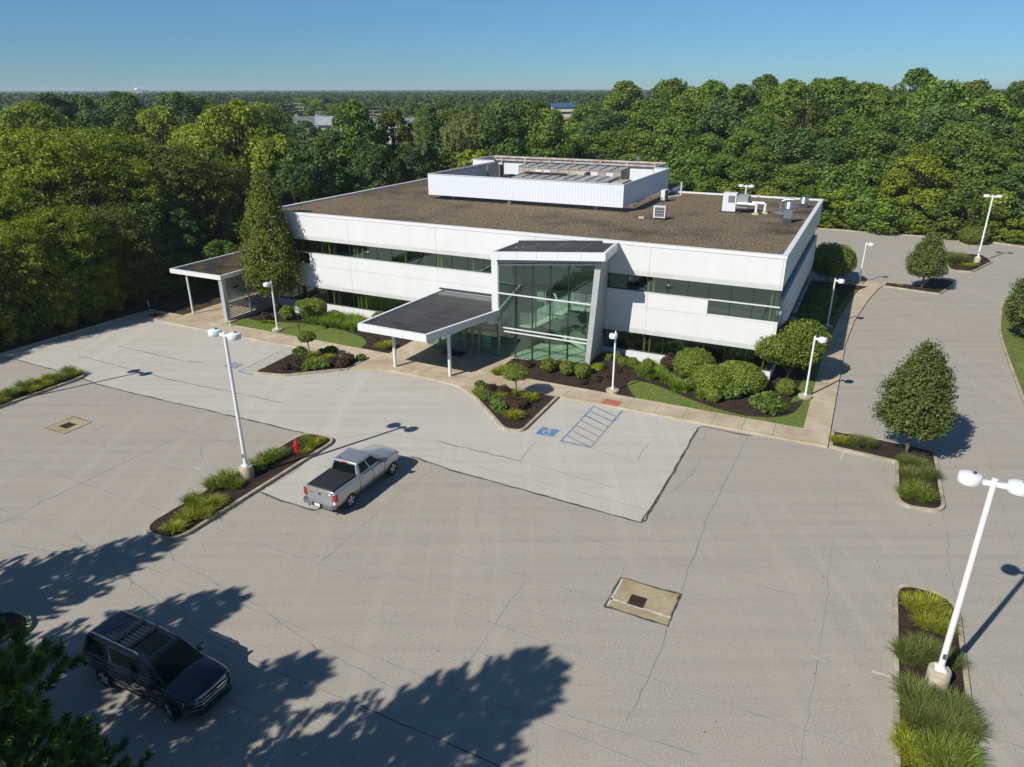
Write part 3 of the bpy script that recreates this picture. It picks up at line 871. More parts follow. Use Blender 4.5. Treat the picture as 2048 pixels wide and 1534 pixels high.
# roof slab with a deep white fascia, rising to the right
def rz_(s): return 8.20 + (19.55 - s) * 0.0835
mb = MB()
FL, FR, RL, RR = (19.60, -4.05), (10.93, -4.0), (19.50, 0.0), (11.36, -0.0)
def fas(a, b, za, zb, thick=0.22, h=0.56, inward=(0, 1)):
    ix, iy = inward
    mb.hexa([p(a[0], a[1], za - h), p(b[0], b[1], zb - h), p(b[0] + ix * thick, b[1] + iy * thick, zb - h), p(a[0] + ix * thick, a[1] + iy * thick, za - h),
             p(a[0], a[1], za), p(b[0], b[1], zb), p(b[0] + ix * thick, b[1] + iy * thick, zb), p(a[0] + ix * thick, a[1] + iy * thick, za)])
cuts = [19.60, 18.9, 17.45, 15.95, 14.35, 12.65, 10.93]
for k in range(6):
    a, b = cuts[k] - (0.008 if k else 0), cuts[k + 1] + (0.008 if k < 5 else 0)
    fas((a, FL[1]), (b, FL[1]), rz_(a), rz_(b))
fas((FR[0], FR[1] + 0.23), (RR[0], -0.03), rz_(10.93), rz_(11.36), inward=(1, 0), h=0.58)
mb.hexa([p(19.60, -3.82, rz_(19.6) - .56), p(19.38, -3.82, rz_(19.38) - .56), p(19.28, -0.02, rz_(19.28) - .56), p(19.50, -0.02, rz_(19.5) - .56),
         p(19.60, -3.82, rz_(19.6)), p(19.38, -3.82, rz_(19.38)), p(19.28, -0.02, rz_(19.28)), p(19.50, -0.02, rz_(19.5))])
mb.build('lobby_fascia', M_['white_metal'], BLD)
mb = MB()
def slab(a, zoff, th, mi):
    mb.hexa([p(s, d, rz_(s) + zoff - th) for s, d in a] + [p(s, d, rz_(s) + zoff) for s, d in a], mi)
slab([(19.37, -3.82), (11.16, -3.76), (11.55, -0.02), (19.27, -0.02)], -0.07, 0.3, 0)
for s0 in (17.5, 15.4, 13.3):
    slab([(s0 + .05, -3.8), (s0 - .05, -3.8), (s0 - .05, -0.04), (s0 + .05, -0.04)], -0.062, 0.02, 1)
slab([(19.25, -0.14), (12.6, -0.14), (12.6, -0.03), (19.25, -0.03)], 0.12, 0.2, 2)
slab([(18.7, -2.2), (17.9, -2.2), (17.9, -1.5), (18.7, -1.5)], -0.06, 0.01, 1)
mb.build('lobby_roof', [M_['membrane'], M_['seam'], M_['dark_flash']], BLD)
mb = MB(); mb.lathe([(0.16, 0), (0.16, 0.05), (0.05, 0.08)], B(18.3, -1.85, rz_(18.3) - 0.06), 10); mb.build('roof_drain', M_['dark_flash'], BLD)
# lobby interior
mb = MB(); bb(mb, 12.5, GD + 0.2, -0.02, 20.4, 9, 0.16); bb(mb, 20.4, GD - 0.05, -0.02, 25.6, 0.5, 0.15)
mb.build('lobby_floor', M_['lobby_floor'], BLD)
mb = MB(); bb(mb, 12.3, -1.6, 3.95, 14.2, 3.39, 4.2); bb(mb, 14.4, 3.4, 0.16, 20.4, 3.6, 8.2); bb(mb, 12.3, 3.4, 6.6, 14.4, 3.6, 8.2); bb(mb, 12.3, 3.4, 2.4, 14.4, 3.6, 3.84); bb(mb, 12.2, 0.5, 7.9, 20.4, 3.39, 8.1)
mb.build('lobby_landing', M_['lobby_wall'], BLD)
def flight(name, s0, z0, s1, z1, da, db):
    mb = MB()
    n = 13
    for k in range(n):
        a = s0 + (s1 - s0) * k / n; b = s0 + (s1 - s0) * (k + 1) / n; z = z0 + (z1 - z0) * (k + 1) / n
        mb.box(B(a, da, z - 0.06), B(b, db, z))
    for dd in (da, db): mb.bar(B(s0, dd, z0 - 0.05), B(s1, dd, z1 - 0.05), 0.08, 0.34)
    mb.build(name, M_['lobby_floor'], BLD)
    for dd in (da, db):
        rb = MB()
        for q in range(7): rb.bar(B(s0, dd, z0 + 0.22 + q * 0.13), B(s1, dd, z1 + 0.22 + q * 0.13), 0.05, 0.05)
        for k in range(5):
            t = k / 4; rb.bar(B(s0 + (s1 - s0) * t, dd, z0 + (z1 - z0) * t), B(s0 + (s1 - s0) * t, dd, z0 + (z1 - z0) * t + 1.05), 0.05, 0.05)
        rb.build('stair_rail', M_['rail'], BLD)
flight('stair_flight', 13.2, 0.16, 17.6, 2.1, 0.35, 1.6)
flight('stair_flight', 17.6, 2.1, 14.2, 4.15, -1.3, -0.1)
mb = MB(); bb(mb, 17.6, -1.4, 1.98, 19.2, 1.7, 2.12); mb.build('stair_landing', M_['lobby_floor'], BLD)
rb = MB()
for q in range(7):
    z = 2.3 + q * 0.13
    rb.bar(B(17.6, -1.35, z), B(19.2, -1.35, z), 0.035, 0.035); rb.bar(B(19.2, -1.35, z), B(19.2, 1.65, z), 0.035, 0.035)
    z += 2.1
    rb.bar(B(14.2, -1.55, z), B(12.4, -1.55, z), 0.035, 0.035); rb.bar(B(14.2, -0.1, z), B(14.2, 3.0, z), 0.035, 0.035)
for a in ((17.62, -1.35, 2.1), (19.18, -1.35, 2.1), (14.2, -1.55, 4.2), (12.6, -1.55, 4.2), (14.2, 2.9, 4.2)): rb.bar(B(*a), B(a[0], a[1], a[2] + 1.1), 0.05, 0.05)
rb.build('stair_rail', M_['rail'], BLD)
for a in ((18.9, 1.2, 0.15, 2.0), (13.0, -1.2, 0.15, 3.95), (14.0, 2.8, 0.15, 3.85)):
    mb = MB(); mb.tube(B(*a[:3]), B(a[0], a[1], a[3]), 0.09, n=8); mb.build('post', M_['grey_panel'], BLD)

# --- entrance vestibule under the canopy: glazed door wall at d = -3.4
DD = -3.42
mb = MB()
for s0, s1 in ((25.72, 25.60), (24.62, 24.50), (22.30, 22.22), (20.98, 20.88)): bb(mb, s0, DD - 0.05, 0.1, s1, DD + 0.07, 2.44)
bb(mb, 25.72, DD - 0.06, 2.40, 19.42, DD + 0.08, 2.50); bb(mb, 24.5, DD - 0.03, 2.02, 20.98, DD + 0.05, 2.10); bb(mb, 25.6, DD - 0.04, 0.1, 24.62, DD + 0.06, 0.2)
bb(mb, 20.87, DD - 0.04, 0.08, 19.42, DD + 0.06, 0.17); bb(mb, 20.87, DD - 0.03, 2.07, 19.42, DD + 0.05, 2.12)
bb(mb, 25.72, DD + 0.08, 2.40, 25.62, 0.0, 2.5); bb(mb, 25.72, DD + 0.08, 0.1, 25.62, 0.0, 0.18)
mb.build('entrance_frame', M_['bronze'], BLD)
for s0, s1 in ((24.48, 23.42), (23.36, 22.32), (22.2, 21.6), (21.56, 21.0)):
    f_ = MB()
    for a in (s0, s1 + 0.07): bb(f_, a, DD - 0.02, 0.12, a - 0.07, DD + 0.03, 2.0)
    for z0, z1 in ((0.12, 0.32), (0.98, 1.07), (1.93, 2.0)): bb(f_, s0 - 0.071, DD - 0.018, z0, s1 + 0.071, DD + 0.028, z1)
    f_ = f_.build('entrance_door', M_['bronze'], BLD)
    g_ = MB(); g_.poly([B(s0 - .07, DD, .32), B(s1 + .07, DD, .32), B(s1 + .07, DD, 1.93), B(s0 - .07, DD, 1.93)]); g_.build('door_glass', M_['glass_lobby'], f_)
for s0, s1, z0, z1 in ((25.6, 24.62, 0.2, 2.4), (24.5, 22.3, 2.1, 2.4), (22.22, 20.98, 2.1, 2.4), (20.87, 19.43, 0.17, 2.07), (20.87, 19.43, 2.12, 2.4)):
    g_ = MB(); g_.poly([B(s0, DD, z0), B(s1, DD, z0), B(s1, DD, z1), B(s0, DD, z1)]); g_.build('entrance_glass', M_['glass_lobby'], BLD)
g_ = MB(); g_.poly([B(25.67, DD + .08, .18), B(25.67, 0, .18), B(25.67, 0, 2.4), B(25.67, DD + .08, 2.4)]); g_.build('entrance_glass', M_['glass_lobby'], BLD)
mb = MB(); bb(mb, 25.72, DD - 0.04, 2.51, 19.95, 0.0, 2.75); mb.build('vestibule_roof', M_['grey_panel'], BLD)
# white tapered scupper box beside the pier
mb = MB()
mb.hexa([p(19.86, -3.95, 2.72), p(19.42, -3.95, 2.72), p(19.42, -3.35, 2.72), p(19.86, -3.35, 2.72), p(20.12, -3.98, 3.26), p(19.40, -3.98, 3.26), p(19.40, -3.3, 3.26), p(20.12, -3.3, 3.26)])
mb.build('scupper', M_['white_metal'], BLD)
mb = MB(); bb(mb, 20.04, -3.93, 3.2, 19.47, -3.34, 3.275); mb.build('scupper_opening', M_['brown_int'], BLD)
# poster in the glass beside the doors
ps = MB(); bb(ps, 20.70, DD + 0.03, 0.62, 19.98, DD + 0.036, 1.82)
ps = ps.build('poster', plain('poster_paper', (0.62, 0.72, 0.70), 0.8), BLD)
tag(ps, 'pale poster behind the glass beside the doors')
def text_mesh(body, size, name, mat, parent, loc, rot, ext=0.002):
    cu = bpy.data.curves.new(name, 'FONT'); cu.body = body; cu.size = size; cu.align_x = 'CENTER'; cu.align_y = 'CENTER'; cu.extrude = ext
    o = bpy.data.objects.new(name, cu); COL.objects.link(o)
    dg = bpy.context.evaluated_depsgraph_get()
    me = bpy.data.meshes.new_from_object(o.evaluated_get(dg))
    bpy.data.objects.remove(o)
    me.materials.clear(); me.materials.append(mat)
    o = bpy.data.objects.new(name, me); COL.objects.link(o)
    o.location = loc; o.rotation_euler = rot
    adopt(o, parent)
    return o
ink = plain('dark_ink', (0.03, 0.07, 0.06), 0.8)
text_mesh('AVAILABLE', 0.125, 'lettering', ink, ps, B(20.34, DD + 0.024, 1.23), (PI / 2, 0, 0))
mb = MB()
for i in range(5):
    for j in range(3):
        if (i + j) % 2 == 0: bb(mb, 20.60 - i * .045, DD + .02, 1.56 + j * .05, 20.565 - i * .045, DD + .026, 1.595 + j * .05)
for i in range(3): bb(mb, 20.33 - i * 0.11, DD + .02, 1.6, 20.25 - i * .11, DD + .026, 1.62 + 0.015 * (i % 2))
for i in range(9): bb(mb, 20.62 - i * 0.065, DD + .02, 0.98, 20.575 - i * .065, DD + .026, 1.03)
mb.build('print', ink, ps)

# --- entrance canopy
Zc0, Zc1 = 3.22, 3.74
C = [(26.75, -10.65), (20.98, -10.75), (19.25, -3.27), (19.95, -3.27), (19.95, -0.03), (26.35, -0.03)]
mb = MB()
def fas2(a, b, t=0.2, cutn=1):
    a, b = Vector(a), Vector(b); dr = (b - a).normalized(); nn = Vector((-dr.y, dr.x)) * t
    if nn.dot(Vector((23.5, -6)) - a) < 0: nn = -nn
    for k in range(cutn):
        p0 = a.lerp(b, k / cutn) + dr * (0.008 if k else 0); p1 = a.lerp(b, (k + 1) / cutn) - dr * (0.008 if k < cutn - 1 else 0)
        q = [p0, p1, p1 + nn, p0 + nn]
        qq = [B(v.x, v.y, Zc0) for v in q]; 
        if (q[1] - q[0]).cross(q[2] - q[1]) > 0: q = q[::-1]
        mb.hexa([B(v.x, v.y, Zc0) for v in q] + [B(v.x, v.y, Zc1) for v in q])
fas2(C[0], C[1], cutn=6)
fas2((C[1][0] + .0, C[1][1] + .205), C[2], cutn=6)
fas2(C[5], (C[0][0] - 0.0, C[0][1] + .205), cutn=6)
mb.build('canopy_fascia', M_['white_metal'], BLD)
mb = MB()
q = [(26.55, -10.44), (21.16, -10.53), (19.55, -3.3), (19.96, -3.3), (19.96, -0.04), (26.15, -0.04)]
top_ = [B(s, d, 3.62) for s, d in q]; bt = [B(s, d, 3.24) for s, d in q]
n = len(q)
mb.add(bt + top_, [tuple(range(n)), tuple(range(2 * n - 1, n - 1, -1))] + [(i, n + i, n + (i + 1) % n, (i + 1) % n) for i in range(n)], 0)
for d0 in (-8.6, -6.1, -3.55, -1.35):
    l = 26.55 + (d0 + 10.44) * (26.15 - 26.55) / 10.4 - 0.02; r0 = 21.16 - (d0 + 10.53) * 0.2227 + 0.02 if d0 < -3.3 else 19.98
    mb.add([B(l, d0, 3.626), B(r0, d0, 3.626), B(r0, d0 + .07, 3.626), B(l, d0 + .07, 3.626)], [(0, 1, 2, 3)], 1)
mb.add([B(26.1, -1.2, 3.627), B(19.98, -1.2, 3.627), B(19.98, -.06, 3.627), B(26.1, -.06, 3.627)], [(0, 1, 2, 3)], 2)
mb.build('canopy_roof', [M_['membrane'], M_['seam'], mottled('grey_membrane', (0.13, 0.15, 0.145), (0.19, 0.205, 0.20), 1.0, 0.7)], BLD)
mb = MB(); bb(mb, 26.5, -0.12, 3.745, 19.98, 0.0, 3.86); mb.build('canopy_flashing', M_['dark_flash'], BLD)
for s0, d0 in ((25.1, -8.77), (20.52, -8.62)):
    mb = MB(); mb.tube(B(s0, d0, 0.1), B(s0, d0, 3.24), 0.125, n=16)
    mb.build('canopy_post', M_['white_metal'], BLD, angle=40)
mb = MB(); mb.hexa([B(23.55, -4.93, .118), B(21.75, -4.95, .118), B(21.85, -3.8, .118), B(23.5, -3.82, .118)][::1] + [B(23.55, -4.93, .137), B(21.75, -4.95, .137), B(21.85, -3.8, .137), B(23.5, -3.82, .137)])
tag(mb.build('door_mat', plain('black_mat', (0.018, 0.016, 0.016), 0.95)), 'dark mat on the concrete in front of the lobby doors', 'mat').matrix_world = Matrix.Translation(ORG) @ Matrix.Rotation(-YAW, 4, 'Z')
# ================================================================== things on the roof
ZR = 8.80
def roof_thing(name, s, d, label, cat, group=None, z=ZR):
    return empty(name, W(s, d, z), -YAW, label, cat, group)
# --- corrugated screen wall round the plant
SCR = roof_thing('rooftop_screen', 25.5, 13.2, 'white corrugated metal screen wall standing on short stilts on the gravel roof', 'screen wall')
def P_(s, d, z): return (25.5 - s, d - 13.2, z - ZR)
def corrugated(name, a, b, z0, z1, mat_, out):
    """ribbed sheet from a to b (s, d); out is the outward side in (s, d)"""
    a, b, out = Vector(a), Vector(b), Vector(out).normalized() * 0.014
    L = (b - a).length; n = int(L / 0.30)
    pts = []
    for k in range(n):
        for t, o in ((0.0, 0), (0.62, 0), (0.72, 1), (0.90, 1)):
            q = a.lerp(b, min(1, (k + t) / n)) + out * o
            pts.append(q)
    pts.append(b)
    mb = MB()
    V = [P_(q.x, q.y, z0) for q in pts] + [P_(q.x, q.y, z1) for q in pts]
    m = len(pts)
    mb.add(V, [(i, i + 1, m + i + 1, m + i) for i in range(m - 1)])
    o2 = out.normalized() * 0.05
    mb.hexa([P_(a.x - o2.x, a.y - o2.y, z1 + .001), P_(b.x - o2.x, b.y - o2.y, z1 + .001), P_(b.x + o2.x, b.y + o2.y, z1 + .001), P_(a.x + o2.x, a.y + o2.y, z1 + .001),
             P_(a.x - o2.x, a.y - o2.y, z1 + .05), P_(b.x - o2.x, b.y - o2.y, z1 + .05), P_(b.x + o2.x, b.y + o2.y, z1 + .05), P_(a.x + o2.x, a.y + o2.y, z1 + .05)])
    return mb.build(name, mat_, SCR)
wm = plain('white_sheet', (0.72, 0.76, 0.80), 0.35)
zb, zt = 9.22, 11.20
corrugated('front_panel', (35.65, 13.2), (15.4, 13.2), zb, zt, wm, (0, -1))
corrugated('side_panel', (15.4, 13.25), (15.4, 28.4), zb, zt, wm, (-1, 0))
corrugated('side_panel', (35.65, 13.25), (35.65, 27.6), zb, zt, wm, (1, 0))
corrugated('rear_panel', (38.6, 33.0), (17.0, 33.0), zb, zt + 0.13, wm, (0, 1))
corrugated('corner_panel', (38.6, 27.65), (35.75, 27.65), zb, zt + 0.10, wm, (0, -1))
corrugated('corner_panel', (38.6, 27.7), (38.6, 32.95), zb, zt + 0.12, wm, (1, 0))
corrugated('corner_panel', (15.5, 28.45), (17.0, 28.45), zb, zt, wm, (0, 1))
corrugated('corner_panel', (17.0, 28.5), (17.0, 32.95), zb, zt + 0.1, wm, (-1, 0))
mb = MB()
for a, b, zz in (((35.5, 13.4), (15.55, 13.4), 11.08), ((35.48, 13.4), (35.48, 27.5), 11.08), ((15.58, 13.4), (15.58, 28.2), 11.05), ((38.4, 32.8), (17.2, 32.8), 11.30), ((38.4, 32.75), (17.2, 32.75), 10.95), ((38.45, 27.9), (38.45, 32.7), 11.25)):
    mb.bar(P_(*a, zz), P_(*b, zz), 0.16, 0.16)
for k in range(7):
    q = 18.2 + k * 3.2; mb.bar(P_(q, 32.8, 8.85), P_(q, 32.8, 11.2), 0.16, 0.16, 0, (0, 1, 0))
mb.build('frame', M_['rust'], SCR)
for s0, d0 in ((26.75, 13.45), (18.2, 14.0), (33.5, 14.4), (15.75, 17.2), (15.75, 22.5), (15.75, 27.5), (35.3, 20), (35.3, 26)):
    mb = MB(); mb.tube(P_(s0, d0, 8.7), P_(s0, d0, 9.3), 0.1, n=10); mb.lathe([(0.2, 8.7 - ZR), (0.2, 8.95 - ZR), (0.1, 9.0 - ZR)], (25.5 - s0, d0 - 13.2, 0), 10)
    mb.build('stilt', M_['galv'], SCR)

# --- air handlers
def air_handler(name, s0, s1, d0, d1, z1, label, m0, ribs):
    t = roof_thing(name, (s0 + s1) / 2, d0, label, 'air handler', 'big air handlers inside the rooftop screen')
    w = (s1 - s0) / 2; D = d1 - d0
    mb = MB(); mb.box((-w, 0, 0.25), (w, D, z1 - ZR - 0.12)); mb.box((-w + .1, 0.1, -0.05), (w - .1, D - .1, 0.249), 0)
    mb.build('casing', m0, t)
    mb = MB()
    zz = z1 - ZR
    mb.hexa([(-w - .05, -.06, zz - .119), (w + .05, -.06, zz - .119), (w + .05, D + .05, zz - .119), (-w - .05, D + .05, zz - .119), (-w - .05, -.06, zz - .06), (w + .05, -.06, zz - .06), (w + .05, D + .05, zz + .05), (-w - .05, D + .05, zz + .05)], 0)
    for k in range(ribs + 1):
        x = -w + 2 * w * k / ribs; mb.hexa([(x - .03, -.07, zz - .058), (x + .03, -.07, zz - .058), (x + .03, D, zz + .052), (x - .03, D, zz + .052), (x - .03, -.07, zz + 0.0), (x + .03, -.07, zz + 0.0), (x + .03, D, zz + .11), (x - .03, D, zz + .11)], 1)
    mb.build('casing_top', [M_['ahu_top'], M_['dark_flash']], t)
    mb = MB()
    for k in range(ribs + 1):
        x = -w + 2 * w * k / ribs; mb.box((x - .02, -.012, .3), (x + .02, -.001, zz - .13))
    mb.build('casing_seam', M_['dark_flash'], t)
    return t, w, D, zz
t, w, D, zz = air_handler('air_handler', 18.3, 28.4, 17.4, 20.8, 10.92, 'long pale green air handler nearest the front screen panel', M_['ahu_green'], 9)
mb = MB()
for k in range(7): mb.box((w - 2.9 + k * .2, -.03, .9), (w - 2.8 + k * .2, -.002, 1.75))
for k in range(3): mb.box((w - .95 + k * .22, -.02, 1.5 + .04 * (k == 1)), (w - .82 + k * .22, -.002, 1.62))
mb.build('vent_grille', M_['dark_flash'], t)
mb = MB()
for k in range(5):
    mb.lathe([(0.42, 0), (0.46, 0.12), (0.40, 0.14), (0.38, 0.02)], (-w + 0.6 + k * 0.95, 2.6, zz + 0.06), 14)
mb.build('fan_ring', M_['dark_flash'], t)
t, w, D, zz = air_handler('air_handler', 19.6, 31.4, 25.2, 28.2, 11.12, 'long beige air handler with white doors behind the pale green one', M_['ahu'], 10)
for x, h in ((-w + 2.0, 0), (-w + 3.0, 0), (0.6, 1), (2.6, 0), (4.3, 0)):
    mb = MB()
    if h: mb.hexa([(x, -.9, 1.2), (x + 1.3, -.9, 1.2), (x + 1.3, -.001, 1.2), (x, -.001, 1.2), (x, -.85, 1.25), (x + 1.3, -.85, 1.25), (x + 1.3, -.001, 2.0), (x, -.001, 2.0)])
    else: mb.box((x, -.05, .9), (x + .75, -.002, 2.0))
    mb.build('hood' if h else 'access_door', M_['ahu'] if h else M_['white_metal'], t)
mb = MB(); mb.box((2.0, -.03, 1.0), (2.5, -.001, 2.0)); mb.build('duct_opening', M_['black'], t)
t = roof_thing('condenser', 29.6, 18.2, 'low beige condenser with dark fans on top beside the pale green air handler', 'condenser')
mb = MB(); mb.box((-1.0, 0, .3), (1.0, 3.6, 1.75)); mb.box((-.95, .05, -.05), (-.85, .15, .299)); mb.box((.85, .05, -.05), (.95, .15, .299)); mb.box((-.95, 3.4, -.05), (.95, 3.5, .299)); mb.build('casing', M_['ahu'], t)
for x in (-.5, .5):
    for y in (.8, 2.4):
        mb = MB(); mb.lathe([(0.40, 1.75), (0.44, 1.88), (0.38, 1.90), (0.36, 1.78), (0.1, 1.78), (0.0, 1.84)], (x, y, 0), 14); mb.build('fan', M_['black'], t)
t = roof_thing('louvre_box', 17.6, 17.8, 'beige louvred box at the right end of the pale green air handler', 'vent box')
mb = MB(); mb.box((-.55, 0, -.05), (.55, 2.8, 2.0)); mb.build('casing', M_['ahu'], t)
for q in range(6):
    mb = MB(); mb.hexa([(-.6, -.12, .5 + q * .24), (.6, -.12, .5 + q * .24), (.6, -.002, .5 + q * .24), (-.6, -.002, .5 + q * .24), (-.6, -.12, .53 + q * .24), (.6, -.12, .53 + q * .24), (.6, -.002, .64 + q * .24), (-.6, -.002, .64 + q * .24)]); mb.build('louvre', M_['ahu_top'], t)
t = roof_thing('cooling_coil', 34.3, 24.6, 'tall dark coil panel on legs at the left end of the screen', 'cooling unit')
mb = MB(); mb.box((-.75, 0, .75), (.75, .9, 2.35)); mb.build('coil', M_['dark_flash'], t)
mb = MB()
for x in (-.8, .75): mb.box((x, -.03, -.05), (x + .06, .06, 2.4)); mb.box((x, .84, -.05), (x + .06, .92, 2.4))
mb.box((-.739, -.03, .68), (.749, .93, .749)); mb.build('stand', M_['ahu'], t)
# --- small condensers, ducts and fans on the open roof
def condenser(s, d, rz, label):
    t = roof_thing('condensing_unit', s, d, label, 'air conditioner', 'small white condensing units on the roof gravel')
    t.rotation_euler = (0, 0, -YAW + rz)
    mb = MB(); mb.box((-.5, -.2, .16), (.5, .2, 1.12)); mb.build('casing', M_['white_metal'], t)
    mb = MB(); mb.box((-.38, -.212, .24), (.40, -.201, 1.05)); mb.build('grille_backing', M_['dark_flash'], t)
    mb = MB()
    for k in range(9): mb.box((-.38 + k * .0965, -.222, .24), (-.365 + k * .0965, -.213, 1.05))
    for k in range(4): mb.box((-.38, -.232, .28 + k * .24), (.40, -.223, .32 + k * .24))
    mb.build('grille', plain('unit_grey', (.45, .46, .47), .5), t)
    for x in (-.4, .32):
        mb = MB(); mb.box((x, -.3, -.03), (x + .1, .3, .159)); mb.build('foot', M_['dark_flash'], t)
    mb = MB(); mb.path([(-.5, .05, .4), (-.72, .05, .4), (-.78, .05, .2), (-.95, 0, .1), (-1.3, 0, .08)], .035, 6); mb.build('pipe', M_['black'], t)
    return t
t = condenser(11.5, 11.1, 0.05, 'white condensing unit facing front, in front of the screen corner')
mb = MB(); mb.box((-1.75, -.1, -.02), (-1.3, .12, .14)); mb.build('sleeper_block', plain('yellow_block', (.6, .5, .26), .8), t)
condenser(13.9, 21.6, 1.45, 'white condensing unit seen from its narrow side beside the screen')
t = roof_thing('standpipe', 13.2, 25.2, 'white upright pipe with a low elbow near the back edge of roof', 'pipe')
mb = MB(); mb.path([(-.9, -1.2, .12), (-.1, -.1, .12), (0, 0, .2), (0, 0, 1.5)], .07, 8); mb.build('pipe', M_['white_metal'], t)
t = roof_thing('duct_unit', 6.9, 17.4, 'white packaged unit with two bent ducts on a grey sleeper', 'air conditioner')
mb = MB(); mb.box((-.85, -.35, -.03), (1.0, .55, .13)); mb.build('sleeper', M_['dark_flash'], t)
mb = MB(); mb.box((-.62, -.3, .14), (.52, .5, 1.72)); mb.build('casing', M_['white_metal'], t)
mb = MB(); mb.box((-.15, -.315, .9), (.42, -.301, 1.5)); mb.build('filter_panel', M_['galv'], t)
mb = MB(); mb.box((.521, -.2, .5), (1.5, 1.2, 1.5)); mb.build('coil_section', M_['ahu_top'], t)
for y, x1 in ((-.3, 2.3), (.7, 2.9)):
    mb = MB(); mb.path([(.6, y, .86), (x1 - .15, y, .86), (x1, y, .75), (x1, y, .15)], .13, 8); mb.build('duct', M_['white_metal'], t)
    mb = MB(); mb.box((x1 - .3, y - .15, -.02), (x1 + .25, y + .15, .12)); mb.build('sleeper_block', bpy.data.materials['yellow_block'], t)
mb = MB(); mb.tube((2.1, 1.5, 0), (2.1, 1.5, 1.3), .1, n=8); mb.build('flue', M_['galv'], t)
def fan(s, d, sc, tall, label):
    t = roof_thing('exhaust_fan', s, d, label, 'exhaust fan', 'galvanised exhaust fans at the right of the roof')
    mb = MB(); mb.box((-.34, -.34, -.03), (.34, .34, .35)); mb.build('curb', M_['dark_flash'], t)
    z = .351
    if tall:
        mb = MB(); mb.box((-.3, -.3, z), (.3, .3, z + .72)); mb.box((-.36, -.36, z + .721), (.36, .36, z + .76)); mb.build('duct', M_['galv'], t); z += .76
    mb = MB(); mb.lathe([(.36, z), (.42, z + .06), (.38, z + .12), (.38, z + .5), (.34, z + .56), (.0, z + .62)], (0, 0, 0), 18); mb.build('housing', M_['galv'], t, angle=35)
    return t
fan(1.65, 14.2, 1, True, 'tall galvanised exhaust fan, the nearer of two by the right roof edge')
fan(1.3, 23.3, 1, False, 'short galvanised exhaust fan near the back corner of the roof')
t = roof_thing('gooseneck_vent', 2.75, 18.6, 'galvanised gooseneck vent pipe bending over behind the tall exhaust fan', 'vent pipe')
mb = MB(); mb.path([(0, 0, .1), (0, 0, .85), (.08, 0, 1.08), (.3, 0, 1.22), (.55, 0, 1.25), (1.0, 0, 1.25)], [.15, .15, .15, .15, .15, .15], 10); mb.build('pipe', M_['galv'], t)
mb = MB(); mb.box((-.45, -.28, -.02), (.35, .28, .14)); mb.build('base', M_['galv'], t)
t = roof_thing('vent_stack', 20.6, 34.4, 'round metal vent stack rising behind the rear screen panel', 'vent pipe')
mb = MB(); mb.lathe([(.22, -.02), (.22, 2.55), (.28, 2.57), (.28, 2.95), (.2, 3.0), (0, 3.02)], (0, 0, 0), 14); mb.build('pipe', M_['galv'], t, angle=40)
t = roof_thing('roof_drain', 13.2, 16.8, 'low grey drain box in the shadow of the screen', 'drain')
mb = MB(); mb.lathe([(.3, -.02), (.3, .08), (.16, .1), (.16, .25), (.34, .27), (.34, .33), (0, .35)], (0, 0, 0), 12); mb.build('body', M_['galv'], t)

# ================================================================== slatted shelter at the left end
SH = empty('slatted_shelter', W(45.0, -5.7, 0), -YAW, 'grey flat roofed shelter with a slatted side screen at the left end of the office', 'shelter')
def q_(s, d, z): return (45.0 - s, d + 5.7, z)
mb = MB()
mb.hexa([q_(51.0, -6.05, 3.82), q_(44.75, -6.1, 3.82), q_(44.75, -5.9, 3.82), q_(51.0, -5.85, 3.82), q_(51.0, -6.05, 4.2), q_(44.75, -6.1, 4.2), q_(44.75, -5.9, 4.2), q_(51.0, -5.85, 4.2)])
mb.hexa([q_(51.0, -5.84, 3.85), q_(50.8, -5.84, 3.85), q_(50.8, 4.0, 3.85), q_(51.0, 4.0, 3.85), q_(51.0, -5.84, 4.2), q_(50.8, -5.84, 4.2), q_(50.8, 4.0, 4.2), q_(51.0, 4.0, 4.2)])
mb.hexa([q_(44.95, -5.89, 3.85), q_(44.75, -5.89, 3.85), q_(44.9, 4.0, 3.85), q_(45.1, 4.0, 3.85), q_(44.95, -5.89, 4.2), q_(44.75, -5.89, 4.2), q_(44.9, 4.0, 4.2), q_(45.1, 4.0, 4.2)])
mb.build('fascia', M_['white_metal'], SH)
mb = MB(); mb.box(q_(50.79, -5.83, 3.86), q_(45.11, 3.9, 4.02)); 
mb.build('roof', mottled('shelter_roof', (0.018, 0.017, 0.015), (0.05, 0.045, 0.038), 1.2, 0.8, (0.10, 0.072, 0.028), 0.5, f2=(.45, .6)), SH)
pm = plain('silver_post', (.52, .53, .54), .35, .3)
for s0, d0, r_ in ((49.4, -5.68, .09), (49.4, 3.2, .09)):
    mb = MB(); mb.tube(q_(s0, d0, .1), q_(s0, d0, 3.86), r_, n=10); mb.build('post', M_['white_metal'], SH, angle=40)
mb = MB(); mb.box(q_(45.25, -5.95, .1), q_(44.85, -5.55, 3.82)); mb.build('post', pm, SH)
for d0 in (-3.0, -.5, 2.0): 
    mb = MB(); mb.box(q_(45.06, d0 - .06, .1), q_(44.94, d0 + .06, 3.85)); mb.build('post', pm, SH)
mb = MB()
z = .32
while z < 3.75:
    cutd = (z > 2.7 and z < 2.95)
    for a, b in (((-5.54, -4.7), (-4.0, -3.07)) if cutd else ((-5.54, -3.07),)) + ((-2.93, -.57), (-.43, 1.93)):
        mb.hexa([q_(45.02, a, z), q_(44.98, a, z), q_(44.98, b, z), q_(45.02, b, z), q_(45.02, a, z + .075), q_(44.98, a, z + .075), q_(44.98, b, z + .075), q_(45.02, b, z + .075)])
    z += .155
mb.build('slat_screen', pm, SH)
mb = MB(); mb.box(q_(44.97, -5.5, .05), q_(44.9, 2.0, .24)); mb.build('plinth', M_['concrete'], SH)

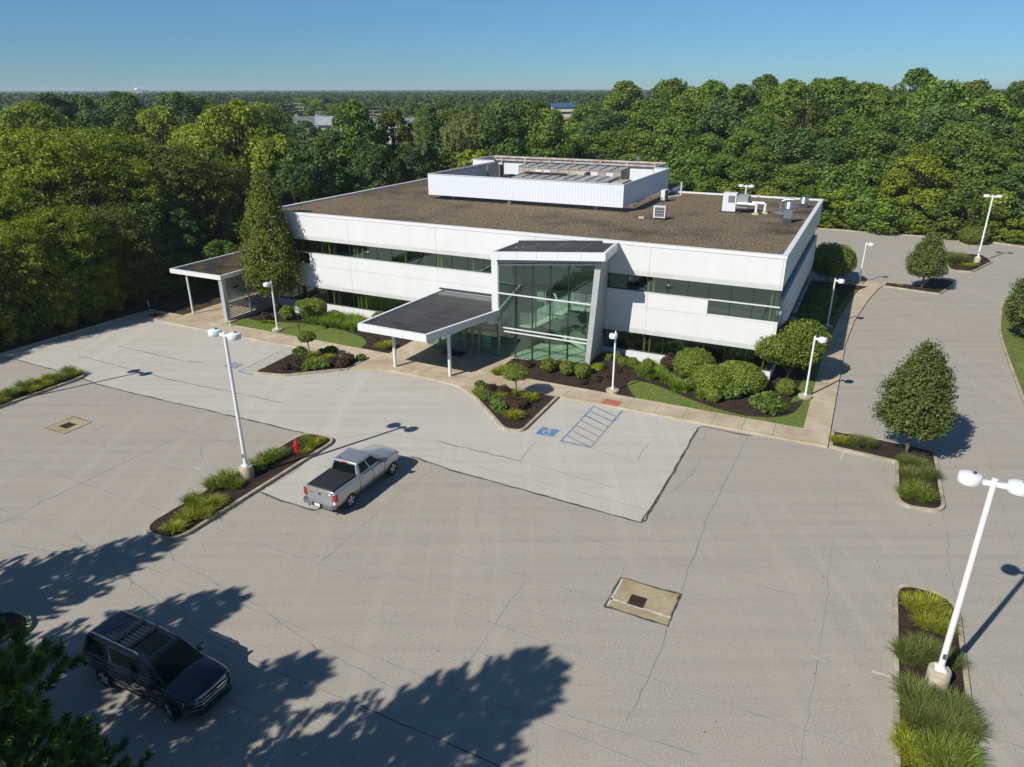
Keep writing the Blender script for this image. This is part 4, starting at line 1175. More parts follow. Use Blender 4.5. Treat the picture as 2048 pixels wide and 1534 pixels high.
# ================================================================== lamp posts
lampw = plain('lamp_white', (0.82, 0.83, 0.84), 0.3, 0, 0.5, 0.3)
lens = plain('lamp_lens', (0.5, 0.5, 0.48), 0.2)
def head_at(parent, x, y, z, r=0.34):
    mb = MB(); mb.lathe([(r * .93, z - .15), (r, z - .11), (r, z + .04), (r * .94, z + .115), (r * .5, z + .165), (0, z + .175)], (x, y, 0), 26)
    h = mb.build('lamp_head', lampw, parent, angle=50)
    mb = MB(); mb.lathe([(0, z - .17), (r * .85, z - .151)], (x, y, 0), 20); mb.build('lens', lens, h)
    mb = MB(); mb.lathe([(.045, z + .16), (.05, z + .23), (0, z + .25)], (x + r * .3, y, 0), 8); mb.build('photocell', M_['dark_flash'], h)
def double_lamp(zt=8.1, zb=.78):
    t = empty('lamp_post', (0, 0, 0))
    t['category'] = 'lamp post'
    mb = MB(); mb.lathe([(.36, -.05), (.36, zb - .04), (.33, zb), (0, zb)], n=18); mb.build('footing', M_['kerb'], t, angle=40)
    mb = MB(); mb.box((-.17, -.17, zb), (.17, .17, zb + .04)); [mb.lathe([(.02, zb + .03), (.02, zb + .075), (0, zb + .08)], (x, y, 0), 6) for x in (-.13, .13) for y in (-.13, .13)]; mb.lathe([(.16, zb + .04), (.12, zb + .14)], n=14); mb.build('base_plate', lampw, t)
    mb = MB(); mb.tube((0, 0, zb + .05), (0, 0, zt), .105, .085, 16); mb.lathe([(.095, zt), (.09, zt + .04), (0, zt + .06)], n=14); mb.build('pole', lampw, t, angle=40)
    mb = MB(); mb.box((-.42, -.05, zt - .2), (.42, .05, zt - .06)); mb.build('arm', lampw, t)
    mb = MB(); mb.box((-.05, -.118, zb + .5), (.05, -.09, zb + .72)); mb.build('hand_hole_cover', M_['galv'], t)
    for x in (-.64, .64): head_at(t, x, 0, zt - .08, .33)
    return t
LD = Proto(double_lamp())
GR = 'white two headed lamp posts in the parking lot'
def LP(s, d, label, sc=1.0, rz=-YAW): return LD.put(W(s, d), rz, sc, label, GR)
b = SD(Vector((-13.95, 33.12, 0))); LP(*b, 'tall white two headed lamp post in the hydrant island left of the pickup')
b = SD(Vector((14.50, 18.80, 0))); LP(*b, 'tall white two headed lamp post in the grassy island at lower right')
b = SD(G(1953, 527)); LP(*b, 'white two headed lamp post in the far mulch island by the woods', 0.96, -YAW + .05)
LP(*SD(G(1493, 371, 7.9)), 'white two headed lamp post rising behind the back edge of the roof', .98)
LP(45.1, -26.4, 'lamp post out of view whose shadow falls beside the left grass island', 1.0)
def single_lamp(zt=4.2):
    t = empty('walk_lamp', (0, 0, 0)); t['category'] = 'lamp post'
    mb = MB(); mb.lathe([(.45, -.05), (.45, .15), (.40, .19), (0, .19)], n=20); mb.build('footing', M_['kerb'], t, angle=40)
    mb = MB(); mb.lathe([(.13, .19), (.12, .24), (.075, .34)], n=12); mb.build('base_plate', lampw, t)
    mb = MB(); mb.tube((0, 0, .25), (0, 0, zt), .068, .06, 12); mb.lathe([(.065, zt), (.03, zt + .05), (.03, zt + .1), (0, zt + .11)], n=10); mb.build('pole', lampw, t, angle=40)
    mb = MB(); mb.box((.02, -.04, zt - .16), (.3, .04, zt - .04)); mb.build('arm', lampw, t)
    head_at(t, .47, 0, zt - .1, .27)
    return t
LS = Proto(single_lamp())
GS = 'short white lamp posts along the walks'
a0 = math.atan2(-N.y, -N.x); a1 = math.atan2(-U.y, -U.x)
for px, py, rz, lab in ((555, 661, a0 - .12, 'short white lamp post on the left lawn beside the blue access sign'), (1225, 783, a0, 'short white lamp post in the mulch right of the glass lobby'),
                        (1610, 795, a1, 'short white lamp post in front of the round tree at the right corner'), (1654, 655, a1, 'short white lamp post in the shaded bed along the right wall'),
                        (1718, 566, a1, 'short white lamp post behind the corner, by the domed tree')):
    LS.put(G(px, py, .1), rz, 1.0, lab, GS)

# ================================================================== hydrant, signs, drains
t = empty('fire_hydrant', G(594, 903, .14), 0.4, 'red fire hydrant standing in the grass of the long left island', 'hydrant')
mb = MB(); mb.lathe([(.15, -.02), (.15, .05), (.10, .06), (.10, .42), (.14, .44), (.14, .50), (.105, .52), (.10, .56), (.07, .66), (.035, .71), (.03, .77), (0, .78)], n=18); mb.build('body', M_['red_paint'], t, angle=40)
for ax, l, r_ in (((1, 0), .19, .055), ((-1, 0), .19, .055), ((0, -1), .2, .075)):
    mb = MB(); mb.tube((ax[0] * .08, ax[1] * .08, .36), (ax[0] * l, ax[1] * l, .36), r_, n=10); mb.build('outlet_cap', M_['red_paint'], t, angle=40)
def access_sign(loc, rz, h, label):
    t = empty('access_sign', loc, rz, label, 'sign', 'blue and white wheelchair access signs')
    mb = MB(); mb.box((-.025, -.02, -.05), (.025, .02, h)); mb.build('post', M_['black'], t)
    mb = MB(); mb.box((-.16, -.032, h - .5), (.16, -.022, h)); pl = mb.build('panel', M_['sign_white'], t)
    mb = MB(); mb.box((-.14, -.037, h - .36), (.14, -.033, h - .04)); mb.build('blue_field', M_['sign_blue'], pl)
    mb = MB(); wheelchair(lambda P: mb.poly([(p.x * .28, -.040, h - .2 + p.y * .30) for p in P])); mb.build('symbol', M_['sign_white'], pl)
    mb = MB(); mb.box((-.1, -.036, h - .46), (.1, -.033, h - .41)); mb.build('print', M_['sign_blue'], pl)
access_sign(G(600, 668, .12), -.35, 2.35, 'blue and white wheelchair sign on a black post in the left lawn')
access_sign(G(309, 603, .1), -.15, 1.7, 'blue and white wheelchair sign under the dark trees left of the shelter')
for px, py, h, lab in ((460, 653, .42, 'short white marker stub in the lawn by the shelter'), (298, 614, .55, 'short white marker post under the dark trees by the kerb')):
    t = empty('marker_post', G(px, py, .1), .2, lab, 'marker post')
    mb = MB(); mb.box((-.05, -.04, -.05), (.05, .04, h)); mb.lathe([(.055, h), (.03, h + .04), (0, h + .05)], n=8); mb.build('post', M_['white_metal'], t)

def drain(c0, c1, gs, gd, gw, gl, label, stripe=False):
    (s0, d0), (s1, d1) = c0, c1
    t = empty('storm_drain', W((s0 + s1) / 2, (d0 + d1) / 2, 0), -YAW, label, 'drain')
    cs, cdn = (s0 + s1) / 2, (d0 + d1) / 2
    l = lambda s, d, z: (cs - s, d - cdn, z)
    mb = MB()
    out = [l(s0, d0, .013), l(s1, d0, .013), l(s1, d1, .013), l(s0, d1, .013)]
    inn = [l(gs + gw / 2, gd - gl / 2, .008), l(gs - gw / 2, gd - gl / 2, .008), l(gs - gw / 2, gd + gl / 2, .008), l(gs + gw / 2, gd + gl / 2, .008)]
    mb.add(out + inn, [(0, 1, 5, 4), (1, 2, 6, 5), (2, 3, 7, 6), (3, 0, 4, 7)])
    ap = mb.build('apron', mottled('drain_concrete', (0.36, 0.30, 0.185), (0.48, 0.42, 0.29), 1.6, .9, (.30, .22, .11), 0.9) if 'drain_concrete' not in bpy.data.materials else bpy.data.materials['drain_concrete'], t)
    mb = MB()
    ring = [(s0, d0), (s1, d0), (s1, d1), (s0, d1), (s0, d0)]
    rr = random.Random(int(s0 * 10))
    pts = []
    for i in range(4):
        for k in range(8):
            q = Vector(ring[i]).lerp(Vector(ring[i + 1]), k / 8) ; pts.append(l(q.x + rr.gauss(0, .012), q.y + rr.gauss(0, .012), 0)[:2])
    pts.append(pts[0])
    mb.ribbon(pts, .05 if not stripe else .085, .016, 0, .7, rr); mb.build('tar_joint', M_['tar'], t)
    mb = MB()
    for i in range(4):
        mb.ribbon([out[i][:2], inn[i][:2]], .012, .0145)
    if stripe:
        mb.ribbon([l(s0 - .02, d0 + .55, 0)[:2], l(s1 + .02, d0 + .5, 0)[:2]], .12, .018, 1); mb.ribbon([l(s0 - .1, d0 + .1, 0)[:2], l(s0 - .1, d1 - .1, 0)[:2]], .08, .018, 1)
    mb.build('joint', [M_['joint'], M_['white_paint']], ap)
    mb = MB()
    mb.add([l(gs + gw / 2, gd - gl / 2, .0), l(gs - gw / 2, gd - gl / 2, .0), l(gs - gw / 2, gd + gl / 2, .0), l(gs + gw / 2, gd + gl / 2, .0)], [(0, 1, 2, 3)], 1)
    n = 9
    for k in range(n + 1):
        x = gs + gw / 2 - gw * k / n
        a, b = l(x + .012, gd - gl / 2, .012), l(x - .012, gd + gl / 2, .022); mb.box(a, b, 0)
    for k in range(6):
        y = gd - gl / 2 + gl * k / 5
        a, b = l(gs + gw / 2, y - .018, .0225), l(gs - gw / 2, y + .018, .028); mb.box(a, b, 0)
    mb.build('grate', [M_['grate'], M_['black']], t)
drain((2.48, -26.98), (-.05, -24.93), 1.41, -26.12, .62, .62, 'sloped concrete drain slab with a white stripe in the open front lot', True)
drain((38.43, -26.5), (36.6, -24.7), 37.52, -25.68, .72, .62, 'concrete drain slab with a rusty grate in the left lot')
t = empty('kerb_inlet', W(52.2, -7.4, 0), -YAW, 'rusty inlet grate in the concrete apron at the left end of the walk', 'drain')
mb = MB()
mb.box((-.55, -.45, .125), (.55, .35, .14)); mb.build('grate', M_['grate'], t)
# ================================================================== vehicles; local x forward, y left, z up
def loft(stations, name, mats, parent, sub=2, cut=None, cutr=.46, cutw=(.55, 1.3), mi=None):
    """stations: (x, half profile [(y, z) from bottom centre line outwards and up to top centre])"""
    mb = MB()
    n = len(stations[0][1])
    rows = []
    for x, pr in stations:
        full = [(x, y, z) for y, z in pr] + [(x, -y, z) for y, z in pr[::-1]]
        rows.append(full)
    m = 2 * n
    V = [p for r_ in rows for p in r_]
    fs = []
    for i in range(len(rows) - 1):
        for k in range(m):
            fs.append((i * m + k, i * m + (k + 1) % m, (i + 1) * m + (k + 1) % m, (i + 1) * m + k))
    last = (len(rows) - 1) * m
    for k in range(n - 1):
        fs.append((k + 1, k, m - 1 - k, m - 2 - k)); fs.append((last + k, last + k + 1, last + m - 2 - k, last + m - 1 - k))
    mb.add(V, fs)
    o = mb.build(name, mats, parent, smooth=True)
    if sub:
        md = o.modifiers.new('sub', 'SUBSURF'); md.levels = sub; md.render_levels = sub
    if cut:
        cs = []
        for x, z in cut:
            for sgn in (1, -1):
                c = MB(); c.tube((x, sgn * cutw[0], z), (x, sgn * cutw[1], z), cutr, n=32)
                co = c.build('cutter', M_['black']); cs.append(co)
                md = o.modifiers.new('cut', 'BOOLEAN'); md.object = co; md.operation = 'DIFFERENCE'; md.solver = 'EXACT'; md.material_mode = 'TRANSFER'
        bpy.context.view_layer.update()
    dg = bpy.context.evaluated_depsgraph_get()
    me = bpy.data.meshes.new_from_object(o.evaluated_get(dg), preserve_all_data_layers=True, depsgraph=dg)
    o.modifiers.clear(); o.data = me
    if cut:
        for c in cs: bpy.data.objects.remove(c)
    me.polygons.foreach_set('use_smooth', [True] * len(me.polygons))
    me.set_sharp_from_angle(angle=R(38))
    return o
def wheel(parent, x, y, r=.40, w=.27, spokes=5, steer=0.0):
    sg = 1 if y > 0 else -1
    t = empty('wheel', (x, y, r), steer); adopt(t, parent)
    mb = MB()
    mb.lathe([(r * .62, -w / 2 * .9), (r * .9, -w / 2), (r * .985, -w * .38), (r, -w * .2), (r, w * .2), (r * .985, w * .38), (r * .9, w / 2), (r * .62, w / 2 * .9)], (0, 0, 0), 32, 0, 'y')
    mb.build('tyre', M_['rubber'], t, angle=40)
    mb = MB()
    ro = r * .64
    mb.lathe([(ro, -w * .3), (ro, w * .44), (ro * .93, w * .46), (ro * .9, w * .3), (ro * .3, w * .1), (0, w * .1)] if sg > 0 else [(0, -w * .1), (ro * .3, -w * .1), (ro * .9, -w * .3), (ro * .93, -w * .46), (ro, -w * .44), (ro, w * .3)], (0, 0, 0), 30, 1, 'y')
    yo = sg * w * .40
    for k in range(spokes):
        a = 2 * PI * k / spokes + .3
        for da in (-.16, .16):
            mb.bar((ro * .12 * math.cos(a), yo, ro * .12 * math.sin(a)), (ro * .95 * math.cos(a + da), yo * 1.02, ro * .95 * math.sin(a + da)), .065, .05, 0, (0, 1, 0))
    mb.lathe([(0, yo + sg * .03), (ro * .2, yo + sg * .025), (ro * .22, yo - sg * .02)], (0, 0, 0), 14, 0, 'y')
    mb.build('rim', [M_['alloy'], M_['dark_flash']], t)
    return t
carglass = plain('car_glass', (0.004, 0.007, 0.008), 0.04, 0, 0.16)
def panel(name, pts, mat_, parent, th=0.004):
    mb = MB(); mb.poly(pts); return mb.build(name, mat_, parent)
def inset3(q, m):
    """shrink a 3-D quad towards its centre by roughly m metres"""
    c = sum((Vector(p) for p in q), Vector()) / len(q)
    return [Vector(p) + (c - Vector(p)).normalized() * m for p in q]
def push(q, d):
    q = [Vector(p) for p in q]
    n_ = (q[1] - q[0]).cross(q[2] - q[0]).normalized()
    return [p + n_ * d for p in q]
def cabin(name, base, topq, mats, parent, bev=.05, segs=3):
    """frustum cab from 4 base and 4 roof corners (ccw from above, starting front left)"""
    bm = bmesh.new()
    vs = [bm.verts.new(p) for p in base + topq]
    for f in [(0, 1, 5, 4), (1, 2, 6, 5), (2, 3, 7, 6), (3, 0, 4, 7), (4, 5, 6, 7), (3, 2, 1, 0)]: bm.faces.new([vs[i] for i in f])
    bmesh.ops.recalc_face_normals(bm, faces=bm.faces)
    ed = [e for e in bm.edges if not (e.verts[0] in vs[:4] and e.verts[1] in vs[:4])]
    bmesh.ops.bevel(bm, geom=ed, offset=bev, segments=segs, profile=.6, affect='EDGES')
    me = bpy.data.meshes.new(name); bm.to_mesh(me); bm.free()
    for m in mats: me.materials.append(m)
    me.polygons.foreach_set('use_smooth', [True] * len(me.polygons)); me.set_sharp_from_angle(angle=R(40))
    o = bpy.data.objects.new(name, me); COL.objects.link(o); adopt(o, parent); return o

# ---------------- silver pickup
hd = math.atan2(N.y, N.x)
PU = empty('pickup_truck', (-8.02, 32.22, 0), hd, 'silver crew cab pickup with a black bed cover parked beside the long island', 'pickup truck')
silver = plain('silver_paint', (0.50, 0.505, 0.51), 0.28, 0.65, 0.5, 0.6)
def pr(w, zlo, zsh, ztop, crown=.03, zs=.55):
    return [(0, zlo), (w * .86, zlo), (w * .95, zlo + .06), (w, zs + .12), (w * 1.0, zsh - .10), (w * .965, zsh), (w * .80, ztop), (0, ztop + crown)]
st = [(-2.72, pr(.90, .50, 1.26, 1.33, .0)), (-2.70, pr(.95, .46, 1.27, 1.34, .0)), (-2.3, pr(.985, .40, 1.28, 1.35, 0)), (-1.67, pr(.995, .40, 1.28, 1.35, 0)), (-.95, pr(.985, .38, 1.27, 1.33, 0)),
      (-.90, pr(.985, .38, 1.27, 1.32, 0)), (0.3, pr(.985, .38, 1.25, 1.30, 0)), (1.15, pr(.985, .38, 1.22, 1.28, .02)), (1.35, pr(.985, .40, 1.20, 1.27, .05)), (1.86, pr(.985, .42, 1.16, 1.24, .06)), (2.35, pr(.96, .42, 1.10, 1.19, .06)),
      (2.62, pr(.90, .44, 1.02, 1.12, .05)), (2.72, pr(.82, .48, .96, 1.04, .04))]
body = loft(st, 'body', [silver, M_['black']], PU, 2, [(-1.67, .42), (1.86, .42)], .47)
zb, zt = 1.24, 1.90
base = [(1.42, .86, zb), (1.42, -.86, zb), (-.92, -.90, zb), (-.92, .90, zb)]
top = [(.52, .70, zt), (.52, -.70, zt), (-.72, -.70, zt - .01), (-.72, .70, zt - .01)]
base, top = [base[i] for i in (0, 3, 2, 1)], [top[i] for i in (0, 3, 2, 1)]
cab = cabin('cab', base, top, [silver], PU)
def face_quad(i, j, lo, hi, a=0., b=1.):
    """quad on the cab side between base corners i and j; lo/hi up the height, a/b along it"""
    f = lambda t, h: Vector(base[i]).lerp(Vector(base[j]), t).lerp(Vector(top[i]).lerp(Vector(top[j]), t), h)
    return [f(a, lo), f(b, lo), f(b, hi), f(a, hi)]
ws = panel('windshield', push(face_quad(3, 0, .10, .90, .05, .95), .006), carglass, PU)
rw = panel('rear_window', push(face_quad(1, 2, .16, .84, .07, .93), .006), carglass, PU)
for i, j, flip in ((0, 1, 0), (2, 3, 1)):
    for a, b in ((.17, .53), (.57, .90)):
        if flip: a, b = 1 - b, 1 - a
        panel('side_window', push(face_quad(i, j, .14, .86, a, b), .006), carglass, PU)
mb = MB(); mb.hexa([(-2.66, .80, 1.345), (-2.66, -.80, 1.345), (-.94, -.82, 1.345), (-.94, .82, 1.345)][::-1] + [(-2.64, .77, 1.40), (-2.64, -.77, 1.40), (-.95, -.79, 1.41), (-.95, .79, 1.41)][::-1])
mb.build('bed_cover', plain('black_vinyl', (.022, .022, .024), .55), PU)
mb = MB(); mb.box((-2.735, -.74, .70), (-2.70, .74, 1.30)); tg = mb.build('tailgate', silver, PU)
mb = MB(); mb.box((-2.745, -.08, 1.02), (-2.736, .08, 1.14)); mb.box((-2.743, .35, 1.05), (-2.736, .62, 1.085)); mb.build('emblem', M_['dark_flash'], tg)
mb = MB(); mb.box((-2.745, -.66, 1.12), (-2.736, -.56, 1.22)); mb.build('sticker', M_['sign_white'], tg)
for y in (.80, -.97):
    mb = MB(); mb.hexa([(-2.74, y, .82), (-2.56, y, .82), (-2.56, y + .17, .82), (-2.74, y + .17, .82), (-2.74, y, 1.20), (-2.56, y, 1.20), (-2.56, y + .17, 1.20), (-2.74, y + .17, 1.20)])
    mb.build('taillight', plain('tail_red', (.42, .008, .012), .2, 0, .5, .5) if 'tail_red' not in bpy.data.materials else bpy.data.materials['tail_red'], PU)
mb = MB(); mb.box((-.765, -.16, 1.79), (-.72, .16, 1.85)); mb.build('brake_light', bpy.data.materials['tail_red'], PU)
mb = MB(); mb.hexa([(-2.95, -.86, .50), (-2.72, -.97, .50), (-2.72, .97, .50), (-2.95, .86, .50), (-2.96, -.86, .72), (-2.71, -.98, .72), (-2.71, .98, .72), (-2.96, .86, .72)][::1])
bp = mb.build('rear_bumper', plain('grey_chrome', (.38, .39, .41), .2, .8), PU)
mb = MB(); mb.box((-2.975, -.30, .50), (-2.955, .30, .70)); mb.build('bumper_recess', M_['black'], bp)
mb = MB(); mb.box((-2.985, -.16, .53), (-2.977, .16, .69)); pl = mb.build('licence_plate', M_['sign_white'], PU)
for y in (.55, -.55):
    mb = MB(); mb.tube((-2.98, y, .43), (-2.6, y, .43), .045, n=10); mb.build('exhaust_tip', M_['chrome'], PU)
mb = MB(); mb.hexa([(2.60, -.90, .48), (2.86, -.62, .48), (2.86, .62, .48), (2.60, .90, .48), (2.60, -.92, .68), (2.88, -.64, .68), (2.88, .64, .68), (2.60, .92, .68)]); mb.build('front_bumper', bpy.data.materials['grey_chrome'], PU)
mb = MB(); mb.box((2.66, -.5, .7), (2.76, .5, 1.02)); mb.build('grille', M_['chrome'], PU)
for y in (.56, -.84):
    mb = MB(); mb.box((2.45, y, .80), (2.66, y + .26, 1.0)); mb.build('headlight', lens, PU)
for sg in (1, -1):
    mb = MB(); mb.hexa([(1.05, sg * .93, 1.20), (1.20, sg * .93, 1.20), (1.18, sg * 1.17, 1.22), (1.07, sg * 1.17, 1.22), (1.05, sg * .93, 1.38), (1.20, sg * .93, 1.38), (1.18, sg * 1.17, 1.42), (1.07, sg * 1.17, 1.42)]); mb.build('wing_mirror', M_['dark_flash'], PU)
    for x in (.12, -.72):
        mb = MB(); mb.box((x, sg * .985, 1.08), (x + .2, sg * 1.012, 1.12)); mb.build('door_handle', M_['chrome'], PU)
    mb = MB()
    for x in (-.88, .18, 1.16): mb.box((x, sg * .97, .5), (x + .014, sg * .9925, 1.2))
    mb.box((-.88, sg * .97, .46), (1.16, sg * .9925, .475)); mb.build('door_gap', M_['dark_flash'], PU)
mb = MB(); mb.lathe([(.05, 1.89), (.04, 1.93), (0, 1.94)], (-.55, .45, 0), 8); mb.build('antenna', M_['black'], PU)
for x in (-1.67, 1.86):
    for y in (.86, -.86): wheel(PU, x, y, .405, .28)

# ---------------- black SUV (built a touch long, scaled at the end)
hs = math.atan2(-U.y, -U.x)
SV = empty('black_suv', (-12.13, 19.02, 0), hs, 'black full size SUV with roof rack stopped in the tree shade at lower left', 'SUV')
blk = plain('black_gloss_paint', (0.005, 0.007, 0.012), 0.07, 0, 0.5, 0.9)
st = [(-2.82, pr(.84, .52, 1.10, 1.16, .0)), (-2.78, pr(.93, .46, 1.12, 1.18, .0)), (-2.3, pr(.99, .38, 1.14, 1.20, 0)), (-1.65, pr(1.0, .36, 1.14, 1.20, 0)), (-.5, pr(1.0, .35, 1.13, 1.18, 0)), (.6, pr(1.0, .35, 1.12, 1.17, 0)),
      (1.1, pr(.995, .36, 1.11, 1.17, .03)), (1.35, pr(.99, .38, 1.11, 1.18, .05)), (1.66, pr(.985, .40, 1.09, 1.17, .06)), (2.2, pr(.96, .40, 1.05, 1.13, .06)), (2.52, pr(.91, .42, .99, 1.07, .05)), (2.66, pr(.83, .46, .92, .99, .03))]
loft(st, 'body', [blk, M_['black']], SV, 2, [(-1.65, .41), (1.66, .41)], .46)
zb, zt = 1.12, 1.85
base = [(1.55, .86, zb), (-2.74, .88, zb), (-2.74, -.88, zb), (1.55, -.86, zb)]
top = [(.58, .68, zt - .02), (-2.52, .70, zt - .02), (-2.52, -.70, zt - .02), (.58, -.68, zt - .02)]
cabin('cab', base, top, [blk], SV, .06)
panel('windshield', push(face_quad(3, 0, .10, .90, .05, .95), .006), carglass, SV)
panel('rear_window', push(face_quad(1, 2, .18, .86, .08, .92), .006), carglass, SV)
for i, j, flip in ((0, 1, 0), (2, 3, 1)):
    for a, b in ((.20, .385), (.405, .62), (.66, .955)):
        if flip: a, b = 1 - b, 1 - a
        panel('side_window', push(face_quad(i, j, .17, .84, a, b), .006), carglass, SV)
    f = lambda a, h: face_quad(i, j, h, h + .01, a, a + .001)[0]
    mb = MB()
    A, B_ = (.19, .64) if not flip else (.36, .81)
    sgn = 1 if not flip else -1
    lo_ = [Vector(q) + Vector((0, sgn * .012, 0)) for q in (f(A, .13), f(B_, .13))]
    hi_ = [Vector(q) + Vector((0, sgn * .012, 0)) for q in (f(A + (.03 if not flip else 0), .87), f(B_ - (.03 if flip else 0), .87))]
    mb.bar(lo_[0], lo_[1], .022, .022); mb.bar(hi_[0], hi_[1], .014, .014)
    k = 1 if not flip else 0
    mb.bar(lo_[k], hi_[k], .022, .022)
    mb.build('window_trim', M_['chrome'], SV)
mb = MB(); mb.box((-.35, -.45, zt - .005), (.42, .45, zt + .004)); mb.build('sunroof', carglass, SV)
for y in (.62, -.62):
    mb = MB(); mb.path([(.1, y, zt + .0), (-.05, y, zt + .06), (-2.2, y, zt + .065), (-2.4, y, zt)], .028, 8); mb.build('roof_rail', M_['chrome'], SV)
for x in (-.55, -1.25):
    mb = MB(); mb.box((x, -.64, zt + .075), (x + .11, .64, zt + .105)); mb.build('crossbar', M_['black'], SV)
mb = MB()
for k in range(7):
    y = -.42 + k * .14; mb.box((-2.1, y, zt - .015), (-.45, y + .018, zt - .0155 + .003))
mb.build('roof_rib', plain('roof_rib_sheen', (.045, .06, .085), .5), SV)  # lighter and bluer than the body: sky sheen on the ribs put into colour
mb = MB(); mb.hexa([(2.50, -.88, .74), (2.735, -.52, .74), (2.735, .52, .74), (2.50, .88, .74), (2.45, -.84, .96), (2.66, -.5, .96), (2.66, .5, .96), (2.45, .84, .96)]); gr = mb.build('grille', M_['black'], SV)
mb = MB()
for z, x, h in ((.955, 2.70, .035), (.845, 2.755, .05), (.72, 2.76, .035)):
    mb.hexa([(x - .24, -.86, z), (x - .0, -.52, z), (x - .0, .52, z), (x - .24, .86, z), (x - .25, -.86, z + h), (x - .012, -.52, z + h), (x - .012, .52, z + h), (x - .25, .86, z + h)])
mb.build('grille_bar', M_['chrome'], gr)
mb = MB(); mb.box((2.752, -.13, .845), (2.775, .13, .895)); mb.box((2.751, -.05, .825), (2.774, .05, .915)); mb.build('emblem', plain('gold_emblem', (.62, .38, .08), .3, .6), gr)
for sg in (1, -1):
    mb = MB(); mb.hexa([(2.36, sg * .93, .78), (2.62, sg * .60, .78), (2.66, sg * .58, .90), (2.36, sg * .95, .92)] + [(2.34, sg * .92, .95), (2.58, sg * .60, .96), (2.6, sg * .6, .97), (2.34, sg * .92, .97)])
    mb.build('headlight', plain('lamp_clear', (.55, .58, .6), .1, .3) if 'lamp_clear' not in bpy.data.materials else bpy.data.materials['lamp_clear'], SV)
mb = MB(); mb.hexa([(2.42, -.98, .40), (2.83, -.62, .40), (2.83, .62, .40), (2.42, .98, .40), (2.42, -.99, .66), (2.80, -.64, .66), (2.80, .64, .66), (2.42, .99, .66)]); fb = mb.build('front_bumper', blk, SV)
mb = MB(); mb.bar((2.80, -.63, .67), (2.80, .63, .67), .03, .03); mb.bar((2.43, .985, .67), (2.80, .63, .67), .03, .03); mb.bar((2.43, -.985, .67), (2.80, -.63, .67), .03, .03); mb.build('bumper_trim', M_['chrome'], fb)
mb = MB(); mb.hexa([(-2.98, -.84, .46), (-2.72, -.97, .46), (-2.72, .97, .46), (-2.98, .84, .46), (-2.97, -.86, .70), (-2.70, -.98, .70), (-2.70, .98, .70), (-2.97, .86, .70)]); mb.build('rear_bumper', blk, SV)
for sg in (1, -1):
    mb = MB(); mb.hexa([(.98, sg * .93, 1.14), (1.14, sg * .93, 1.14), (1.12, sg * 1.16, 1.17), (1.01, sg * 1.16, 1.17), (.98, sg * .93, 1.30), (1.14, sg * .93, 1.30), (1.12, sg * 1.16, 1.36), (1.01, sg * 1.16, 1.36)]); mb.build('wing_mirror', blk, SV)
    for x in (.1, -.95):
        mb = MB(); mb.box((x, sg * .995, .97), (x + .2, sg * 1.02, 1.0)); mb.build('door_handle', blk, SV)
    mb = MB(); mb.box((-1.1, sg * .98, .42), (1.1, sg * 1.02, .50)); mb.build('running_board', M_['dark_flash'], SV)
    mb = MB(); mb.box((-2.80, sg * .76, .85), (-2.70, sg * .86, 1.12)); mb.build('taillight', bpy.data.materials['tail_red'], SV)
mb = MB(); mb.tube((1.35, .5, 1.2), (1.1, -.3, 1.28), .012, n=6); mb.tube((1.38, -.3, 1.2), (1.2, -.75, 1.24), .012, n=6); mb.build('wiper', M_['black'], SV)
for x in (-1.65, 1.66):
    for y in (.87, -.87): wheel(SV, x, y, .41, .28, 5, -.28 if x > 0 else 0)

SV.scale = (.965, .97, .97)
